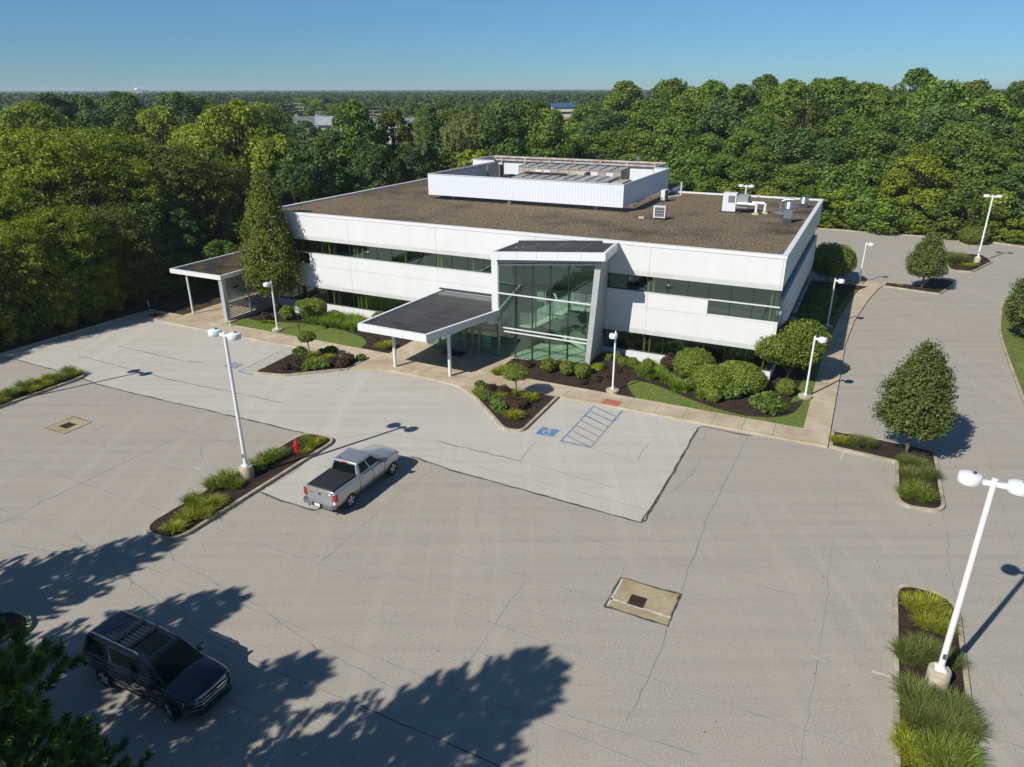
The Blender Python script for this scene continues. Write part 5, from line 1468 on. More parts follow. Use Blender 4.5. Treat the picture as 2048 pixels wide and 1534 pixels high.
# ================================================================== plants
class Leaves:
    """collects leaf faces: centre, normal, size, tint"""
    def __init__(self, seed):
        self.g = np.random.default_rng(seed)
        self.C, self.Nn, self.S, self.T = [], [], [], []
    def add(self, C, Nn, S, T):
        self.C.append(C); self.Nn.append(Nn); self.S.append(np.broadcast_to(S, (len(C),)).astype(float)); self.T.append(np.broadcast_to(T, (len(C),)).astype(float))
    def blob(self, c, r, n, size, tint=.5, jit=.6, upb=.3, shell=(.72, 1.06), out=None, outw=.75, tv=.22, cut=None):
        g = self.g
        d = g.normal(size=(n, 3)); d /= np.linalg.norm(d, axis=1)[:, None]
        if out is not None:
            o = np.array(out); keep = (d @ o > -.25) | (g.random(n) > outw); d = d[keep]; n = len(d)
        if cut is not None:
            keep = d[:, 2] > cut; d = d[keep]; n = len(d)
        rr = np.array(r if hasattr(r, '__len__') else (r, r, r), float)
        C = np.array(c) + d * rr * g.uniform(*shell, size=(n, 1))
        nn = d / rr; nn /= np.linalg.norm(nn, axis=1)[:, None]
        nn = nn + np.array((0, 0, upb)) + g.normal(size=(n, 3)) * jit
        nn /= np.linalg.norm(nn, axis=1)[:, None]
        self.add(C, nn, size * g.uniform(.65, 1.25, n), np.clip(tint + g.normal(size=n) * tv, 0, 1))
    def build(self, name, mat_, parent, asp=.62, core=None):
        g = self.g
        C = np.concatenate(self.C); Nn = np.concatenate(self.Nn); S = np.concatenate(self.S)[:, None]; T = np.concatenate(self.T)
        n = len(C)
        rv = g.normal(size=(n, 3)); t = np.cross(Nn, rv); t /= (np.linalg.norm(t, axis=1)[:, None] + 1e-9)
        b = np.cross(Nn, t)
        V = np.empty((n, 4, 3))
        V[:, 0] = C - t * S * .5; V[:, 2] = C + t * S * .5 - Nn * S * .10
        k = g.uniform(-.12, .12, (n, 1))
        V[:, 1] = C + b * S * asp * .5 + t * S * k - Nn * S * .12; V[:, 3] = C - b * S * asp * .5 + t * S * k - Nn * S * .12
        V = V.reshape(-1, 3)
        nf = n
        loops = np.arange(4 * n)
        tot = np.full(n, 4)
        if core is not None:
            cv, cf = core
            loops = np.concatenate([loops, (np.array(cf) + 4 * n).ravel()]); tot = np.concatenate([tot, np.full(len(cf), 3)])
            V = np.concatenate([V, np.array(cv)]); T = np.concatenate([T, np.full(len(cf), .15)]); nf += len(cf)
        me = bpy.data.meshes.new(name)
        me.vertices.add(len(V)); me.vertices.foreach_set('co', V.ravel().astype(np.float32))
        me.loops.add(len(loops)); me.loops.foreach_set('vertex_index', loops.astype(np.int32))
        me.polygons.add(nf)
        st_ = np.concatenate([[0], np.cumsum(tot)[:-1]])
        me.polygons.foreach_set('loop_start', st_.astype(np.int32))
        me.update(calc_edges=True)
        a = me.attributes.new('tint', 'FLOAT', 'FACE'); a.data.foreach_set('value', T.astype(np.float32))
        me.materials.append(mat_)
        me.validate()
        o = bpy.data.objects.new(name, me); COL.objects.link(o); adopt(o, parent)
        return o
_ico = {}
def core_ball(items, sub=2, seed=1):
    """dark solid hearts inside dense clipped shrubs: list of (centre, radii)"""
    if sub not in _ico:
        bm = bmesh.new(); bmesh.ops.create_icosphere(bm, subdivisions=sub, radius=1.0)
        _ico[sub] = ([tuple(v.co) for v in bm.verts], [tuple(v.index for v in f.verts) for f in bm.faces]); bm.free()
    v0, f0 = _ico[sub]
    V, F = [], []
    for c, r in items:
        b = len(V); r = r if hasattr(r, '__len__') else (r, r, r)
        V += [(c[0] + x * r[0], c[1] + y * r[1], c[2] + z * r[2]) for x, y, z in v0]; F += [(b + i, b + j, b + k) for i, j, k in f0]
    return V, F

L_ = {}
L_['forest'] = leafmat('leaf_forest', (0.056, 0.112, 0.01792), (0.2184, 0.308, 0.04032), .30, .30)
L_['yellow'] = leafmat('leaf_yellowgreen', (0.135, 0.2052, 0.01944), (0.3888, 0.4428, 0.04104), .35, .16)
L_['locust'] = leafmat('leaf_locust', (0.125, 0.185, 0.018), (0.35, 0.42, 0.034), .42, .14)
L_['olive'] = leafmat('leaf_olive', (0.09, 0.125, 0.022), (0.23, 0.265, 0.045), .38, .14)
L_['dark'] = leafmat('leaf_dark', (0.0375, 0.085, 0.025), (0.1438, 0.225, 0.05), .25, .22)
L_['gold'] = leafmat('leaf_gold', (0.15, 0.20, 0.015), (0.40, 0.44, 0.032), .35, .1)
L_['willow'] = leafmat('leaf_willow', (0.12, 0.16, 0.045), (0.28, 0.32, 0.1), .3, .08)
L_['conifer'] = leafmat('needle_dark', (0.02, 0.05, 0.016), (0.07, 0.115, 0.03), .15, .15)
L_['pine'] = leafmat('needle_pine', (0.0345, 0.1035, 0.0276), (0.1725, 0.2875, 0.0483), .2, .1)
L_['pear'] = leafmat('leaf_street_tree', (0.06325, 0.1012, 0.0253), (0.1955, 0.2472, 0.0529), .28, .12)
L_['tall'] = leafmat('leaf_tall_tree', (0.09975, 0.1418, 0.0189), (0.273, 0.315, 0.0441), .32, .05)
L_['box'] = leafmat('leaf_clipped', (0.055, 0.105, 0.012), (0.28, 0.34, 0.042), .22, .14)
L_['lime'] = leafmat('leaf_lime', (0.15, 0.21, 0.015), (0.39, 0.44, 0.03), .3, .12)
L_['barberry'] = leafmat('leaf_barberry', (0.045, 0.027, 0.018), (0.128, 0.078, 0.045), .2, .2)
L_['hosta'] = leafmat('leaf_low_green', (0.0748, 0.1408, 0.0231), (0.198, 0.2882, 0.0495), .25, .2)
L_['grass'] = leafmat('blade_green', (0.095, 0.150, 0.020), (0.27, 0.33, 0.050), .3, .14)
L_['ygrass'] = leafmat('blade_yellow', (0.150, 0.195, 0.015), (0.435, 0.435, 0.045), .3, .12)
L_['lily'] = leafmat('blade_lily', (0.105, 0.203, 0.018), (0.300, 0.405, 0.045), .3, .12)

def trunk_mesh(parent, paths, mat_, n=7):
    mb = MB()
    for pts, rads in paths: mb.path(pts, rads, n)
    return mb.build('trunk', mat_, parent, smooth=True)

def prof_round(t): return math.sin(PI * min(1, max(0, .10 + .86 * t))) ** .62
def prof_oval(t): return math.sin(PI * min(1, max(0, .22 + .74 * t ** .95))) ** .7
def prof_cone(t): return (1 - t) ** .75 * (.55 + .45 * min(1, t * 7)) + .04
def prof_pear(t): return (math.sin(PI * min(1, .16 + .84 * t ** .72)) ** .8) * (1 - .25 * t) + .03
def broadleaf(seed, H, Rr, th, mat_, prof, nb, nl, leaf, cat='tree', name='broadleaf_tree', flat=.85, jit=.55, br=(.26, .40), bark=None, droop=0, tint0=(.25, .75), sides=6):
    rg = random.Random(seed); t0 = empty(name, (0, 0, 0)); t0['category'] = cat
    L = Leaves(seed)
    paths = [([(0, 0, -.2), (rg.gauss(0, .05), rg.gauss(0, .05), th), (rg.gauss(0, .2), rg.gauss(0, .2), H * .55), (rg.gauss(0, .2), rg.gauss(0, .2), H * .86)], [H * .018 + .03, H * .014 + .02, H * .008 + .02, .02])]
    blobs = []
    for i in range(nb):
        t = (i + .5) / nb; t = min(1, max(0, t + rg.gauss(0, .03)))
        z = th + (H - th) * (1 - (1 - t) ** 1.3) * .95
        pr_ = prof(t) * Rr
        a = i * 2.39996 + rg.gauss(0, .35)
        rb = Rr * rg.uniform(*br) * (.55 + .45 * prof(t))
        q = max(0, pr_ - rb * .55) * rg.uniform(.72, 1.08)
        c = (q * math.cos(a), q * math.sin(a), z - rb * .2)
        blobs.append((c, rb))
    tot = sum(r * r for _, r in blobs)
    for c, rb in blobs:
        o = Vector((c[0], c[1], (c[2] - (th + H) / 2) * .35)); o = (o.normalized() if o.length > .1 else Vector((0, 0, 1)))
        L.blob(c, (rb, rb, rb * flat), int(nl * rb * rb / tot) + 8, leaf, rg.uniform(*tint0), jit, .35, (.60, 1.10), o)
        if droop: pass
        mid = (c[0] * .45, c[1] * .45, max(th * .8, c[2] - rb * .9 - .12 * H * .2))
        if rg.random() < .55: paths.append(([(0, 0, max(th * .75, c[2] * .62)), mid, (c[0] * .85, c[1] * .85, c[2] - .1)], [H * .004 + .012, H * .0025 + .01, .01]))
    L.build('crown', mat_, t0)
    trunk_mesh(t0, paths, bark or M_['bark'], sides)
    return t0

def feathery(seed, H, Rr, th, mat_, prof, ntw, per, leaf, tl, lift, name='street_tree', bark=None, layers=0, flatn=.5, jit=.45, gap=.0, limbs=14, tv=.2, squash=1.0):
    """tree whose crown is built of many leafy twigs pointing outwards; layers > 0 gathers them in tiers"""
    rg = random.Random(seed); t0 = empty(name, (0, 0, 0)); t0['category'] = 'tree'
    L = Leaves(seed); g = L.g
    n0 = ntw * 4
    t = g.random(n0); ph = g.uniform(0, 2 * PI, n0)
    a, b, c, e = g.uniform(0, 6, 4)
    pf = np.array([prof(x) for x in np.linspace(0, 1, 201)])[(t * 200).astype(int)]
    keep = g.random(n0) < pf / pf.max()
    if layers:
        wv = np.sin(2 * PI * layers * t + 1.9 * np.sin(2 * ph + a) + 1.4 * np.sin(5 * ph + b))
        keep &= g.random(n0) < np.clip(.62 + .75 * wv, .05, 1)
    cl = np.sin(3 * ph + 9 * t + c) * np.sin(4 * ph - 14 * t + e) + .6 * np.sin(9 * ph + 23 * t + a)
    keep &= g.random(n0) < np.clip(1.0 - gap + .55 * cl, .12, 1)
    t, ph, pf = t[keep][:ntw], ph[keep][:ntw], pf[keep][:ntw]; n = len(t)
    m = .86 + .10 * np.sin(3 * ph + 5 * t + a) + .09 * np.sin(6 * ph - 11 * t + b) + .07 * np.sin(11 * ph + 17 * t + c) + g.normal(0, .05, n)
    rho = Rr * pf * m * (.22 + .80 * g.random(n) ** .42)
    z = th + (H - th) * t
    out = np.stack([np.cos(ph), np.sin(ph), np.full(n, lift)], 1) + g.normal(0, .38, (n, 3)); out /= np.linalg.norm(out, axis=1)[:, None]
    P = np.stack([rho * np.cos(ph), rho * np.sin(ph), z * 1.0], 1)
    ln = tl * g.uniform(.5, 1.25, n)
    s = g.uniform(0, 1, (n, per))
    C = P[:, None, :] + out[:, None, :] * (ln[:, None] * s)[:, :, None] + g.normal(0, tl * .16, (n, per, 3)) * np.array([1, 1, squash])
    nn = out[:, None, :] * (1 - flatn) + np.array((0, 0, flatn)) + g.normal(0, jit, (n, per, 3)); nn /= np.linalg.norm(nn, axis=2)[:, :, None]
    tt = np.clip(g.normal(.5, .16, n)[:, None] + g.normal(0, tv, (n, per)), 0, 1)
    L.add(C.reshape(-1, 3), nn.reshape(-1, 3), (leaf * g.uniform(.65, 1.25, (n, per))).ravel(), tt.ravel())
    L.build('crown', mat_, t0)
    paths = [([(0, 0, -.2), (rg.gauss(0, .05), rg.gauss(0, .05), th), (rg.gauss(0, .1), rg.gauss(0, .1), H * .55), (0, 0, H * .93)], [H * .017 + .03, H * .013 + .02, H * .007 + .015, .012])]
    for k in range(limbs):
        tq = (k + .5) / limbs * .8; an = k * 2.4; r_ = Rr * prof(tq) * .8; zz = th + (H - th) * tq
        paths.append(([(0, 0, max(th * .9, zz - r_ * (.5 + lift * .5))), (r_ * .5 * math.cos(an), r_ * .5 * math.sin(an), zz - r_ * .15), (r_ * math.cos(an), r_ * math.sin(an), zz + r_ * .1)], [H * .004 + .014, H * .003 + .01, .008]))
    trunk_mesh(t0, paths, bark or M_['bark'], 6)
    return t0
def prof_egg(t): return (math.sin(PI * min(1, .17 + .83 * t ** .62)) ** .85) * (1 - .15 * t) + .02
def prof_spire(t): return min(1, .45 + t * 2.2) * (1 - t) ** .72 + .03
def prof_dome(t): return (max(0, 1 - (max(0, t - .35) / .66) ** 2.2)) ** .5 * min(1, .62 + t * 1.3)

def conifer(seed, H, Rr, mat_):
    rg = random.Random(seed); t0 = empty('conifer_tree', (0, 0, 0)); t0['category'] = 'tree'
    L = Leaves(seed); g = L.g
    lv = 26
    for i in range(lv):
        t = i / lv; z = H * (.06 + .93 * t); r = Rr * (1 - t) ** .85 + .15
        nb = int(7 + 9 * (1 - t))
        for k in range(nb):
            a = 2 * PI * k / nb + rg.random() * .9; rr = r * rg.uniform(.75, 1.1)
            n = int(16 + 26 * (1 - t)); s = g.uniform(.15, 1, n)
            C = np.stack([np.cos(a) * rr * s + g.normal(0, .12, n), np.sin(a) * rr * s + g.normal(0, .12, n), z - .28 * rr * s ** 1.4 + g.normal(0, .10, n)], 1)
            nn = np.stack([np.full(n, math.cos(a) * .5), np.full(n, math.sin(a) * .5), np.full(n, .8)], 1) + g.normal(0, .35, (n, 3)); nn /= np.linalg.norm(nn, axis=1)[:, None]
            L.add(C, nn, g.uniform(.25, .5, n), np.clip(rg.uniform(.3, .7) + g.normal(0, .2, n), 0, 1))
    L.build('crown', mat_, t0)
    trunk_mesh(t0, [([(0, 0, -.2), (0, 0, H * .97)], [H * .018, .02])], M_['bark'])
    return t0
def willow(seed, H, Rr, mat_):
    t0 = empty('willow_tree', (0, 0, 0)); t0['category'] = 'tree'
    L = Leaves(seed); g = L.g
    for k in range(330):
        d = g.normal(size=3); d[2] = abs(d[2]) * .9 + .05; d /= np.linalg.norm(d)
        q = g.uniform(.55, 1.0)
        top = np.array([d[0] * Rr * q, d[1] * Rr * q, H * .50 + d[2] * H * .48])
        ln = g.uniform(.18, .5) * H * (.5 + .6 * math.hypot(d[0], d[1]))
        n = 34; s = np.linspace(0, 1, n)
        C = top + np.stack([d[0] * .35 * s + g.normal(0, .09, n), d[1] * .35 * s + g.normal(0, .09, n), -ln * s], 1)
        nn = np.tile([d[0], d[1], .35], (n, 1)) + g.normal(0, .4, (n, 3)); nn /= np.linalg.norm(nn, axis=1)[:, None]
        L.add(C, nn, g.uniform(.28, .5, n), np.clip(g.uniform(.3, .8) + g.normal(0, .15, n), 0, 1))
    L.build('crown', mat_, t0, .5)
    trunk_mesh(t0, [([(0, 0, -.2), (.1, 0, H * .3), (0, .1, H * .8)], [.4, .3, .05])], M_['bark'])
    return t0
def needle_pine(seed, H, Rr, ntuft):
    """long-needled pine: whorled limbs ending in upright bottle-brush shoots"""
    rg = random.Random(seed); t0 = empty('pine_tree', (0, 0, 0)); t0['category'] = 'tree'
    paths = [([(0, 0, -.2), (.1, 0, H * .5), (0, 0, H * .97)], [.24, .16, .03])]
    V, F, T = [], [], []
    g = np.random.default_rng(seed)
    def tuft(p, ax, ln, nn_=110, nl=.19):
        ax = np.array(ax) / np.linalg.norm(ax)
        s = g.random(nn_)
        e = g.normal(size=(nn_, 3)); e -= (e @ ax)[:, None] * ax; e /= np.linalg.norm(e, axis=1)[:, None]
        base = np.array(p) + ax * (s[:, None] * ln)
        dirn = e * .8 + ax * .62
        tip = base + dirn * nl * g.uniform(.8, 1.15, (nn_, 1))
        sd = np.cross(dirn, g.normal(size=(nn_, 3))); sd /= np.linalg.norm(sd, axis=1)[:, None]; sd *= .019
        b = sum(len(x) for x in V)
        V.append(np.stack([base - sd, base + sd, tip], 1).reshape(-1, 3))
        F.append(np.arange(3 * nn_).reshape(-1, 3) + b)
        T.append(np.clip(g.uniform(.2, .7) + g.normal(0, .15, nn_), 0, 1))
    lv = 13
    per = max(1, ntuft // (lv * 7))
    for i in range(lv):
        t = (i + .4) / lv; z = H * (.14 + .83 * t); r = Rr * (1 - t * .96) ** .7
        for k in range(7):
            a = 2 * PI * (k + .5 * (i % 2)) / 7 + rg.gauss(0, .18); rr = r * rg.uniform(.8, 1.1)
            up_ = rg.uniform(.10, .28)
            end = Vector((math.cos(a) * rr, math.sin(a) * rr, z + rr * up_))
            st_ = Vector((0, 0, z - .1))
            midp = st_.lerp(end, .55) + Vector((0, 0, -.12 * rr))
            paths.append(([st_, midp, end], [.05, .035, .012]))
            nt_ = max(2, int(per * (.35 + .75 * (1 - t)) * 1.3))
            for q in range(nt_):
                s_ = rg.uniform(.22, 1) ** .8
                base = st_.lerp(midp, s_ / .55) if s_ < .55 else midp.lerp(end, (s_ - .55) / .45)
                side = Vector((-math.sin(a), math.cos(a), 0)) * rg.gauss(0, .30 * rr * .75)
                p = base + side * (1.25 - s_ * .7) + Vector((0, 0, rg.uniform(-.12, .22)))
                ax = Vector((math.cos(a) * .7, math.sin(a) * .7, .85)) + side * .35 + Vector((rg.gauss(0, .2), rg.gauss(0, .2), 0))
                tuft(p, ax, rg.uniform(.28, .50))
    tuft((0, 0, H * .95), (0, 0, 1), .5)
    V = np.concatenate(V); F = np.concatenate(F); T = np.concatenate(T)
    me = bpy.data.meshes.new('crown')
    me.vertices.add(len(V)); me.vertices.foreach_set('co', V.ravel().astype(np.float32))
    me.loops.add(F.size); me.loops.foreach_set('vertex_index', F.ravel().astype(np.int32))
    me.polygons.add(len(F)); me.polygons.foreach_set('loop_start', np.arange(0, F.size, 3).astype(np.int32))
    me.update(calc_edges=True)
    at = me.attributes.new('tint', 'FLOAT', 'FACE'); at.data.foreach_set('value', T.astype(np.float32))
    me.materials.append(L_['pine'])
    o = bpy.data.objects.new('crown', me); COL.objects.link(o); adopt(o, t0)
    trunk_mesh(t0, paths, M_['bark_grey'], 6)
    return t0
def clipped(seed, lobes, n, leaf, mat_, name='clipped_shrub', cat='shrub', trunk=None, jit=.5, cutz=None, tint=.5):
    """dense clipped shrub; lobes are (centre, radii)"""
    t0 = empty(name, (0, 0, 0)); t0['category'] = cat
    L = Leaves(seed)
    tot = sum(r[0] * r[1] for _, r in lobes)
    for c, r in lobes:
        L.blob(c, r, int(n * .75 * r[0] * r[1] / tot), leaf * 1.2, tint, jit, .25, (.86, 1.07), tv=.28)
        rr_ = random.Random(seed)
        nb_ = int(10 + 16 * r[0])
        for q in range(nb_):
            d_ = Vector((rr_.gauss(0, 1), rr_.gauss(0, 1), rr_.gauss(.25, 1))).normalized()
            L.blob((c[0] + d_.x * r[0] * .93, c[1] + d_.y * r[1] * .93, c[2] + d_.z * r[2] * .93), .13 * r[0] + .05, int(n * .45 * r[0] * r[1] / tot / nb_), leaf * 1.2, rr_.uniform(.35, .75), jit, .3, (.7, 1.1), tuple(d_), 1.0)
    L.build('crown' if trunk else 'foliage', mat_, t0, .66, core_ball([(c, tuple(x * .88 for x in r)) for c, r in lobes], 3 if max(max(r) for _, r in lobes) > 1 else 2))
    if trunk: trunk_mesh(t0, trunk, M_['bark_grey'], 7)
    return t0
def tufted(seed, n, h, spread, w, mat_, name='grass_clump', cat='ornamental grass', base=.25, arch=1.0, seg=4):
    """clump of arching blades"""
    g = np.random.default_rng(seed); t0 = empty(name, (0, 0, 0)); t0['category'] = cat
    V, F, T = [], [], []
    for k in range(n):
        a = g.uniform(0, 2 * PI); r0 = base * math.sqrt(g.random()); a0 = g.uniform(0, 2 * PI)
        bx, by = r0 * math.cos(a0), r0 * math.sin(a0)
        L = h * g.uniform(.65, 1.15); sp = spread * g.uniform(.25, 1.1) * arch
        if g.random() < .7: a = math.atan2(by, bx) + g.normal(0, .6)
        ca, sa = math.cos(a), math.sin(a); b0 = len(V); tw = g.normal(0, .5)
        pa, pb = -math.sin(a + tw), math.cos(a + tw)
        for i in range(seg + 1):
            s = i / seg
            hr = sp * s ** 1.6; z = L * (s - .42 * s ** 2.6 * min(1, sp / (L + .01) * 1.1))
            ww = w * (1 - s ** 2) * .5 + .0015
            x, y = bx + ca * hr, by + sa * hr
            V += [(x - pa * ww, y - pb * ww, z), (x + pa * ww, y + pb * ww, z)]
        for i in range(seg): F.append((b0 + 2 * i, b0 + 2 * i + 1, b0 + 2 * i + 3, b0 + 2 * i + 2))
        T += [float(np.clip(g.normal(.5, .25), 0, 1))] * seg
    me = bpy.data.meshes.new('blades'); me.from_pydata(V, [], F)
    at = me.attributes.new('tint', 'FLOAT', 'FACE'); at.data.foreach_set('value', np.array(T, np.float32))
    me.materials.append(mat_)
    o = bpy.data.objects.new(name, me); COL.objects.link(o); o['category'] = cat
    bpy.data.objects.remove(t0)
    return o

# ------------------------------------------------------------------ garden shrubs and perennials
BALL = Proto(clipped(11, [((0, 0, .50), (.52, .52, .50))], 2300, .085, L_['box'], 'ball_shrub'))
for i, (px, py, sc, z, lab) in enumerate(((1097, 742, 1.02, .36, 'clipped ball shrub, leftmost of three in front of the lobby glass'), (1134, 748, .98, .40, 'clipped ball shrub, middle of three in front of the lobby glass'),
        (1165, 754, 1.08, .36, 'clipped ball shrub, rightmost of three by the grey lobby wing wall'), (1245, 733, .72, .25, 'small upright ball shrub by the white base wall, behind the lamp'),
        (1264, 736, .85, .2, 'ball shrub by the white base wall, second from the lobby'), (1295, 742, .92, .15, 'ball shrub by the white base wall, beside the lilies'),
        (577, 638, 1.28, .1, 'round clipped shrub on the left bed between lamp and flat topped bush'), (758, 647, 1.05, .1, 'round shrub half hidden behind the canopy edge'),
        (1425, 803, .95, .1, 'low round shrub at the lawn edge below the big mounded shrubs'), (1569, 790, 1.1, .1, 'round shrub in the mulch left of the corner lamp'),
        (1214, 724, .8, .3, 'ball shrub in the shade of the grey wing wall'), (1231, 722, .75, .25, 'dark ball shrub in the shade at the white base wall'))):
    p = G(px, py, z)
    BALL.put(p, i * 1.3, (sc, sc, sc * (1.0 if i % 2 else .94)), lab, 'clipped ball shrubs')
LIMEB = Proto(clipped(12, [((0, 0, .36), (.45, .40, .36)), ((.25, .3, .32), (.35, .35, .3))], 1800, .08, L_['lime'], 'lime_shrub'))
LIMEB.put(G(1194, 746, .3), 0, 1.0, 'yellow green low shrub beside the foot of the wing wall')
FLAT = clipped(13, [((0, 0, 1.15), (1.38, 1.25, .72)), ((.3, .2, .75), (1.0, .9, .6))], 7000, .11, L_['box'], 'flat_topped_bush', trunk=[([(0, 0, -.1), (.1, 0, .5), (.2, 0, 1)], [.12, .1, .05])])
FLAT.location = G(624, 640, .1); tag(FLAT, 'broad flat topped bush against the left ribbon windows')
MND = Proto(clipped(14, [((0, 0, .85), (1.42, 1.3, .95))], 8500, .10, L_['box'], 'mounded_shrub'))
MND.put(G(1386, 752, .1), 0, (1.0, 1.0, 1.08), 'large round mounded shrub, leftmost of the big three at the corner', 'big mounded shrubs')
MND.put(G(1424, 778, .1), 1, (.95, 1.0, .86), 'large mounded shrub, lower front one of the big three', 'big mounded shrubs')
MND.put(G(1480, 775, .1), 2, (1.28, 1.05, .95), 'widest mounded shrub of the big three at the corner, touching the white base wall', 'big mounded shrubs')
BARB = Proto(clipped(15, [((0, 0, .26), (.40, .38, .28)), ((.2, .15, .22), (.3, .3, .24))], 1100, .075, L_['barberry'], 'barberry_shrub', jit=.8))
for i, (px, py, sc, lab) in enumerate(((1341, 738, 1.9, 'tall reddish brown shrub left of the mounded shrubs'), (531, 641, 1.25, 'brownish rounded shrub at the foot of the tall left tree'), (752, 688, 1.1, 'dark reddish shrub by the yellow clump under the canopy edge'),
        (575, 738, .85, 'small dark barberry at the pointed end of the left entrance island'), (594, 728, .9, 'dark barberry, upper of the trio in the left entrance island'), (595, 738, 1.05, 'dark barberry, lower of the trio in the left entrance island'),
        (664, 729, 1.05, 'brown barberry right of the lime clumps in the left entrance island'), (684, 734, 1.2, 'brown barberry pair, nearer one in the left entrance island'), (697, 724, 1.2, 'brown barberry pair, farther one in the left entrance island'),
        (982, 785, 1.1, 'barberry at the top left of the right entrance island'), (1007, 788, 1.1, 'barberry behind the topiary trunk in the right entrance island'), (1016, 811, 1.2, 'barberry centre of the right entrance island'),
        (1033, 817, 1.2, 'barberry below the topiary in the right entrance island'), (1044, 809, .8, 'small barberry right of the topiary trunk'), (1032, 735, 1.1, 'barberry left of the ball shrubs by the lobby glass'), (1054, 736, 1.1, 'barberry next to the leftmost ball shrub'),
        (1168, 768, .65, 'tiny reddish shrub in the mulch below the ball shrubs'), (1189, 763, 1.05, 'barberry left of the lamp in the mulch'), (1211, 758, 1.05, 'barberry just left of the lamp pole'), (1230, 748, 1.0, 'barberry just behind the lamp pole'))):
    BARB.put(G(px, py, .12), i, sc, lab, 'dark barberry shrubs')
HOS = Proto(clipped(16, [((0, 0, .24), (.42, .40, .28)), ((.2, -.2, .18), (.3, .3, .2))], 1000, .13, L_['hosta'], 'low_shrub', jit=.8))
for i, (px, py, sc, lab) in enumerate(((601, 711, 1.25, 'green low shrub at the walk end of the left entrance island'), (644, 708, .8, 'small green shrub behind the lime clumps, left entrance island'), (661, 709, 1.2, 'dark green low shrub at the walk side of the left entrance island'),
        (614, 739, 1.0, 'low green shrub at the kerb, left entrance island'), (630, 739, .75, 'small low green shrub at the kerb, left entrance island'), (649, 735, 1.0, 'low green shrub right of the lime clump, left entrance island'), (722, 719, .8, 'lone small shrub at the right tip of the left entrance island'),
        (960, 774, .85, 'small green shrub at the plaza corner of the right entrance island'), (972, 799, 1.0, 'low green shrub at the left kerb of the right entrance island'), (991, 806, .95, 'low green shrub between the lime clumps, right entrance island'),
        (997, 820, 1.15, 'green shrub low in the right entrance island'), (1007, 828, .55, 'tiny sprout near the kerb of the right entrance island'), (1466, 792, 1.6, 'juniper shrub with bare stems under the widest mounded shrub'),
        (1534, 816, 1.9, 'sprawling green shrub in the corner mulch'), (1517, 812, 1.4, 'small green shrub left of the sprawling one in the corner mulch'))):
    HOS.put(G(px, py, .12), i * .9, sc, lab, 'low green shrubs')
SIDE = Proto(clipped(17, [((0, 0, .32), (.75, .65, .40)), ((.4, .4, .25), (.5, .6, .3))], 1600, .13, L_['hosta'], 'side_shrub', jit=.8))
rg = random.Random(5)
k = 0
for d0 in (5.0, 9.0, 13.0, 15.2, 17.0, 18.6, 20.2, 21.8, 23.4, 25.0, 26.6):
    for s0 in (-.7, -1.6) + ((-2.35,) if d0 > 17 else ()):
        SIDE.put(W(s0 + rg.gauss(0, .15) + .25, d0 + rg.gauss(0, .3), .1), rg.random() * 6, rg.uniform(1.0, 1.35), 'shaded green shrub in the bed along the right wall, row %s' % ('beside the wall' if s0 > -1.2 else ('in the middle' if s0 > -2 else 'beside the lawn strip')), 'shaded shrubs along the right wall')
def topiary(seed, rx, rz, zc):
    return clipped(seed, [((0, 0, zc), (rx, rx, rz)), ((0, 0, zc + rz * .25), (rx * .8, rx * .8, rz * .8))], 4200, .075, L_['box'], 'topiary_tree', 'tree', trunk=[([(0, 0, -.1), (.04, 0, zc * .5), (0, 0, zc)], [.06, .05, .045])])
t = topiary(21, .66, .36, 1.80); t.location = G(619, 719, .13); tag(t, 'small flat domed topiary tree in the left entrance island', group='lollipop topiary trees')
t = topiary(22, .92, .48, 1.75); t.location = G(1031, 794, .13); tag(t, 'wider domed topiary tree in the right entrance island', group='lollipop topiary trees')
ms = [([(0, 0, -.1), (.05 * math.cos(a), .05 * math.sin(a), .4), (.5 * math.cos(a), .5 * math.sin(a), 1.5)], [.07, .06, .04]) for a in (0, 1.1, 2.2, 3.3, 4.4, 5.5)]
t = clipped(23, [((-.72, -.25, 2.55), (1.85, 1.6, 1.15)), ((.80, .45, 2.85), (1.75, 1.65, 1.30)), ((.1, -.3, 2.2), (1.8, 1.5, .95))], 15000, .135, L_['box'], 'round_tree', 'tree', trunk=ms, jit=.6)
t.location = G(1574, 759, .1); tag(t, 'dense clipped round tree at the right corner of the office, behind the lamp')
t = clipped(24, [((0, 0, 2.2), (2.5, 2.3, 1.35)), ((.3, -.2, 1.9), (2.3, 2.2, 1.2))], 11000, .15, L_['box'], 'round_tree', 'tree', trunk=[(q, r_) for q, r_ in ms], jit=.6)
t.location = G(1654, 566, .1); t.scale = (1.0, 1.0, 1.15); t.rotation_euler = (0, 0, 1); tag(t, 'domed multi stem tree half in shade behind the right wall')
t = clipped(25, [((0, 0, 1.1), (1.75, 1.6, 1.25))], 4500, .17, L_['olive'], 'round_bush', 'shrub'); t.location = G(1944, 486, .1); tag(t, 'large olive round bush in the notch of the far kerb')

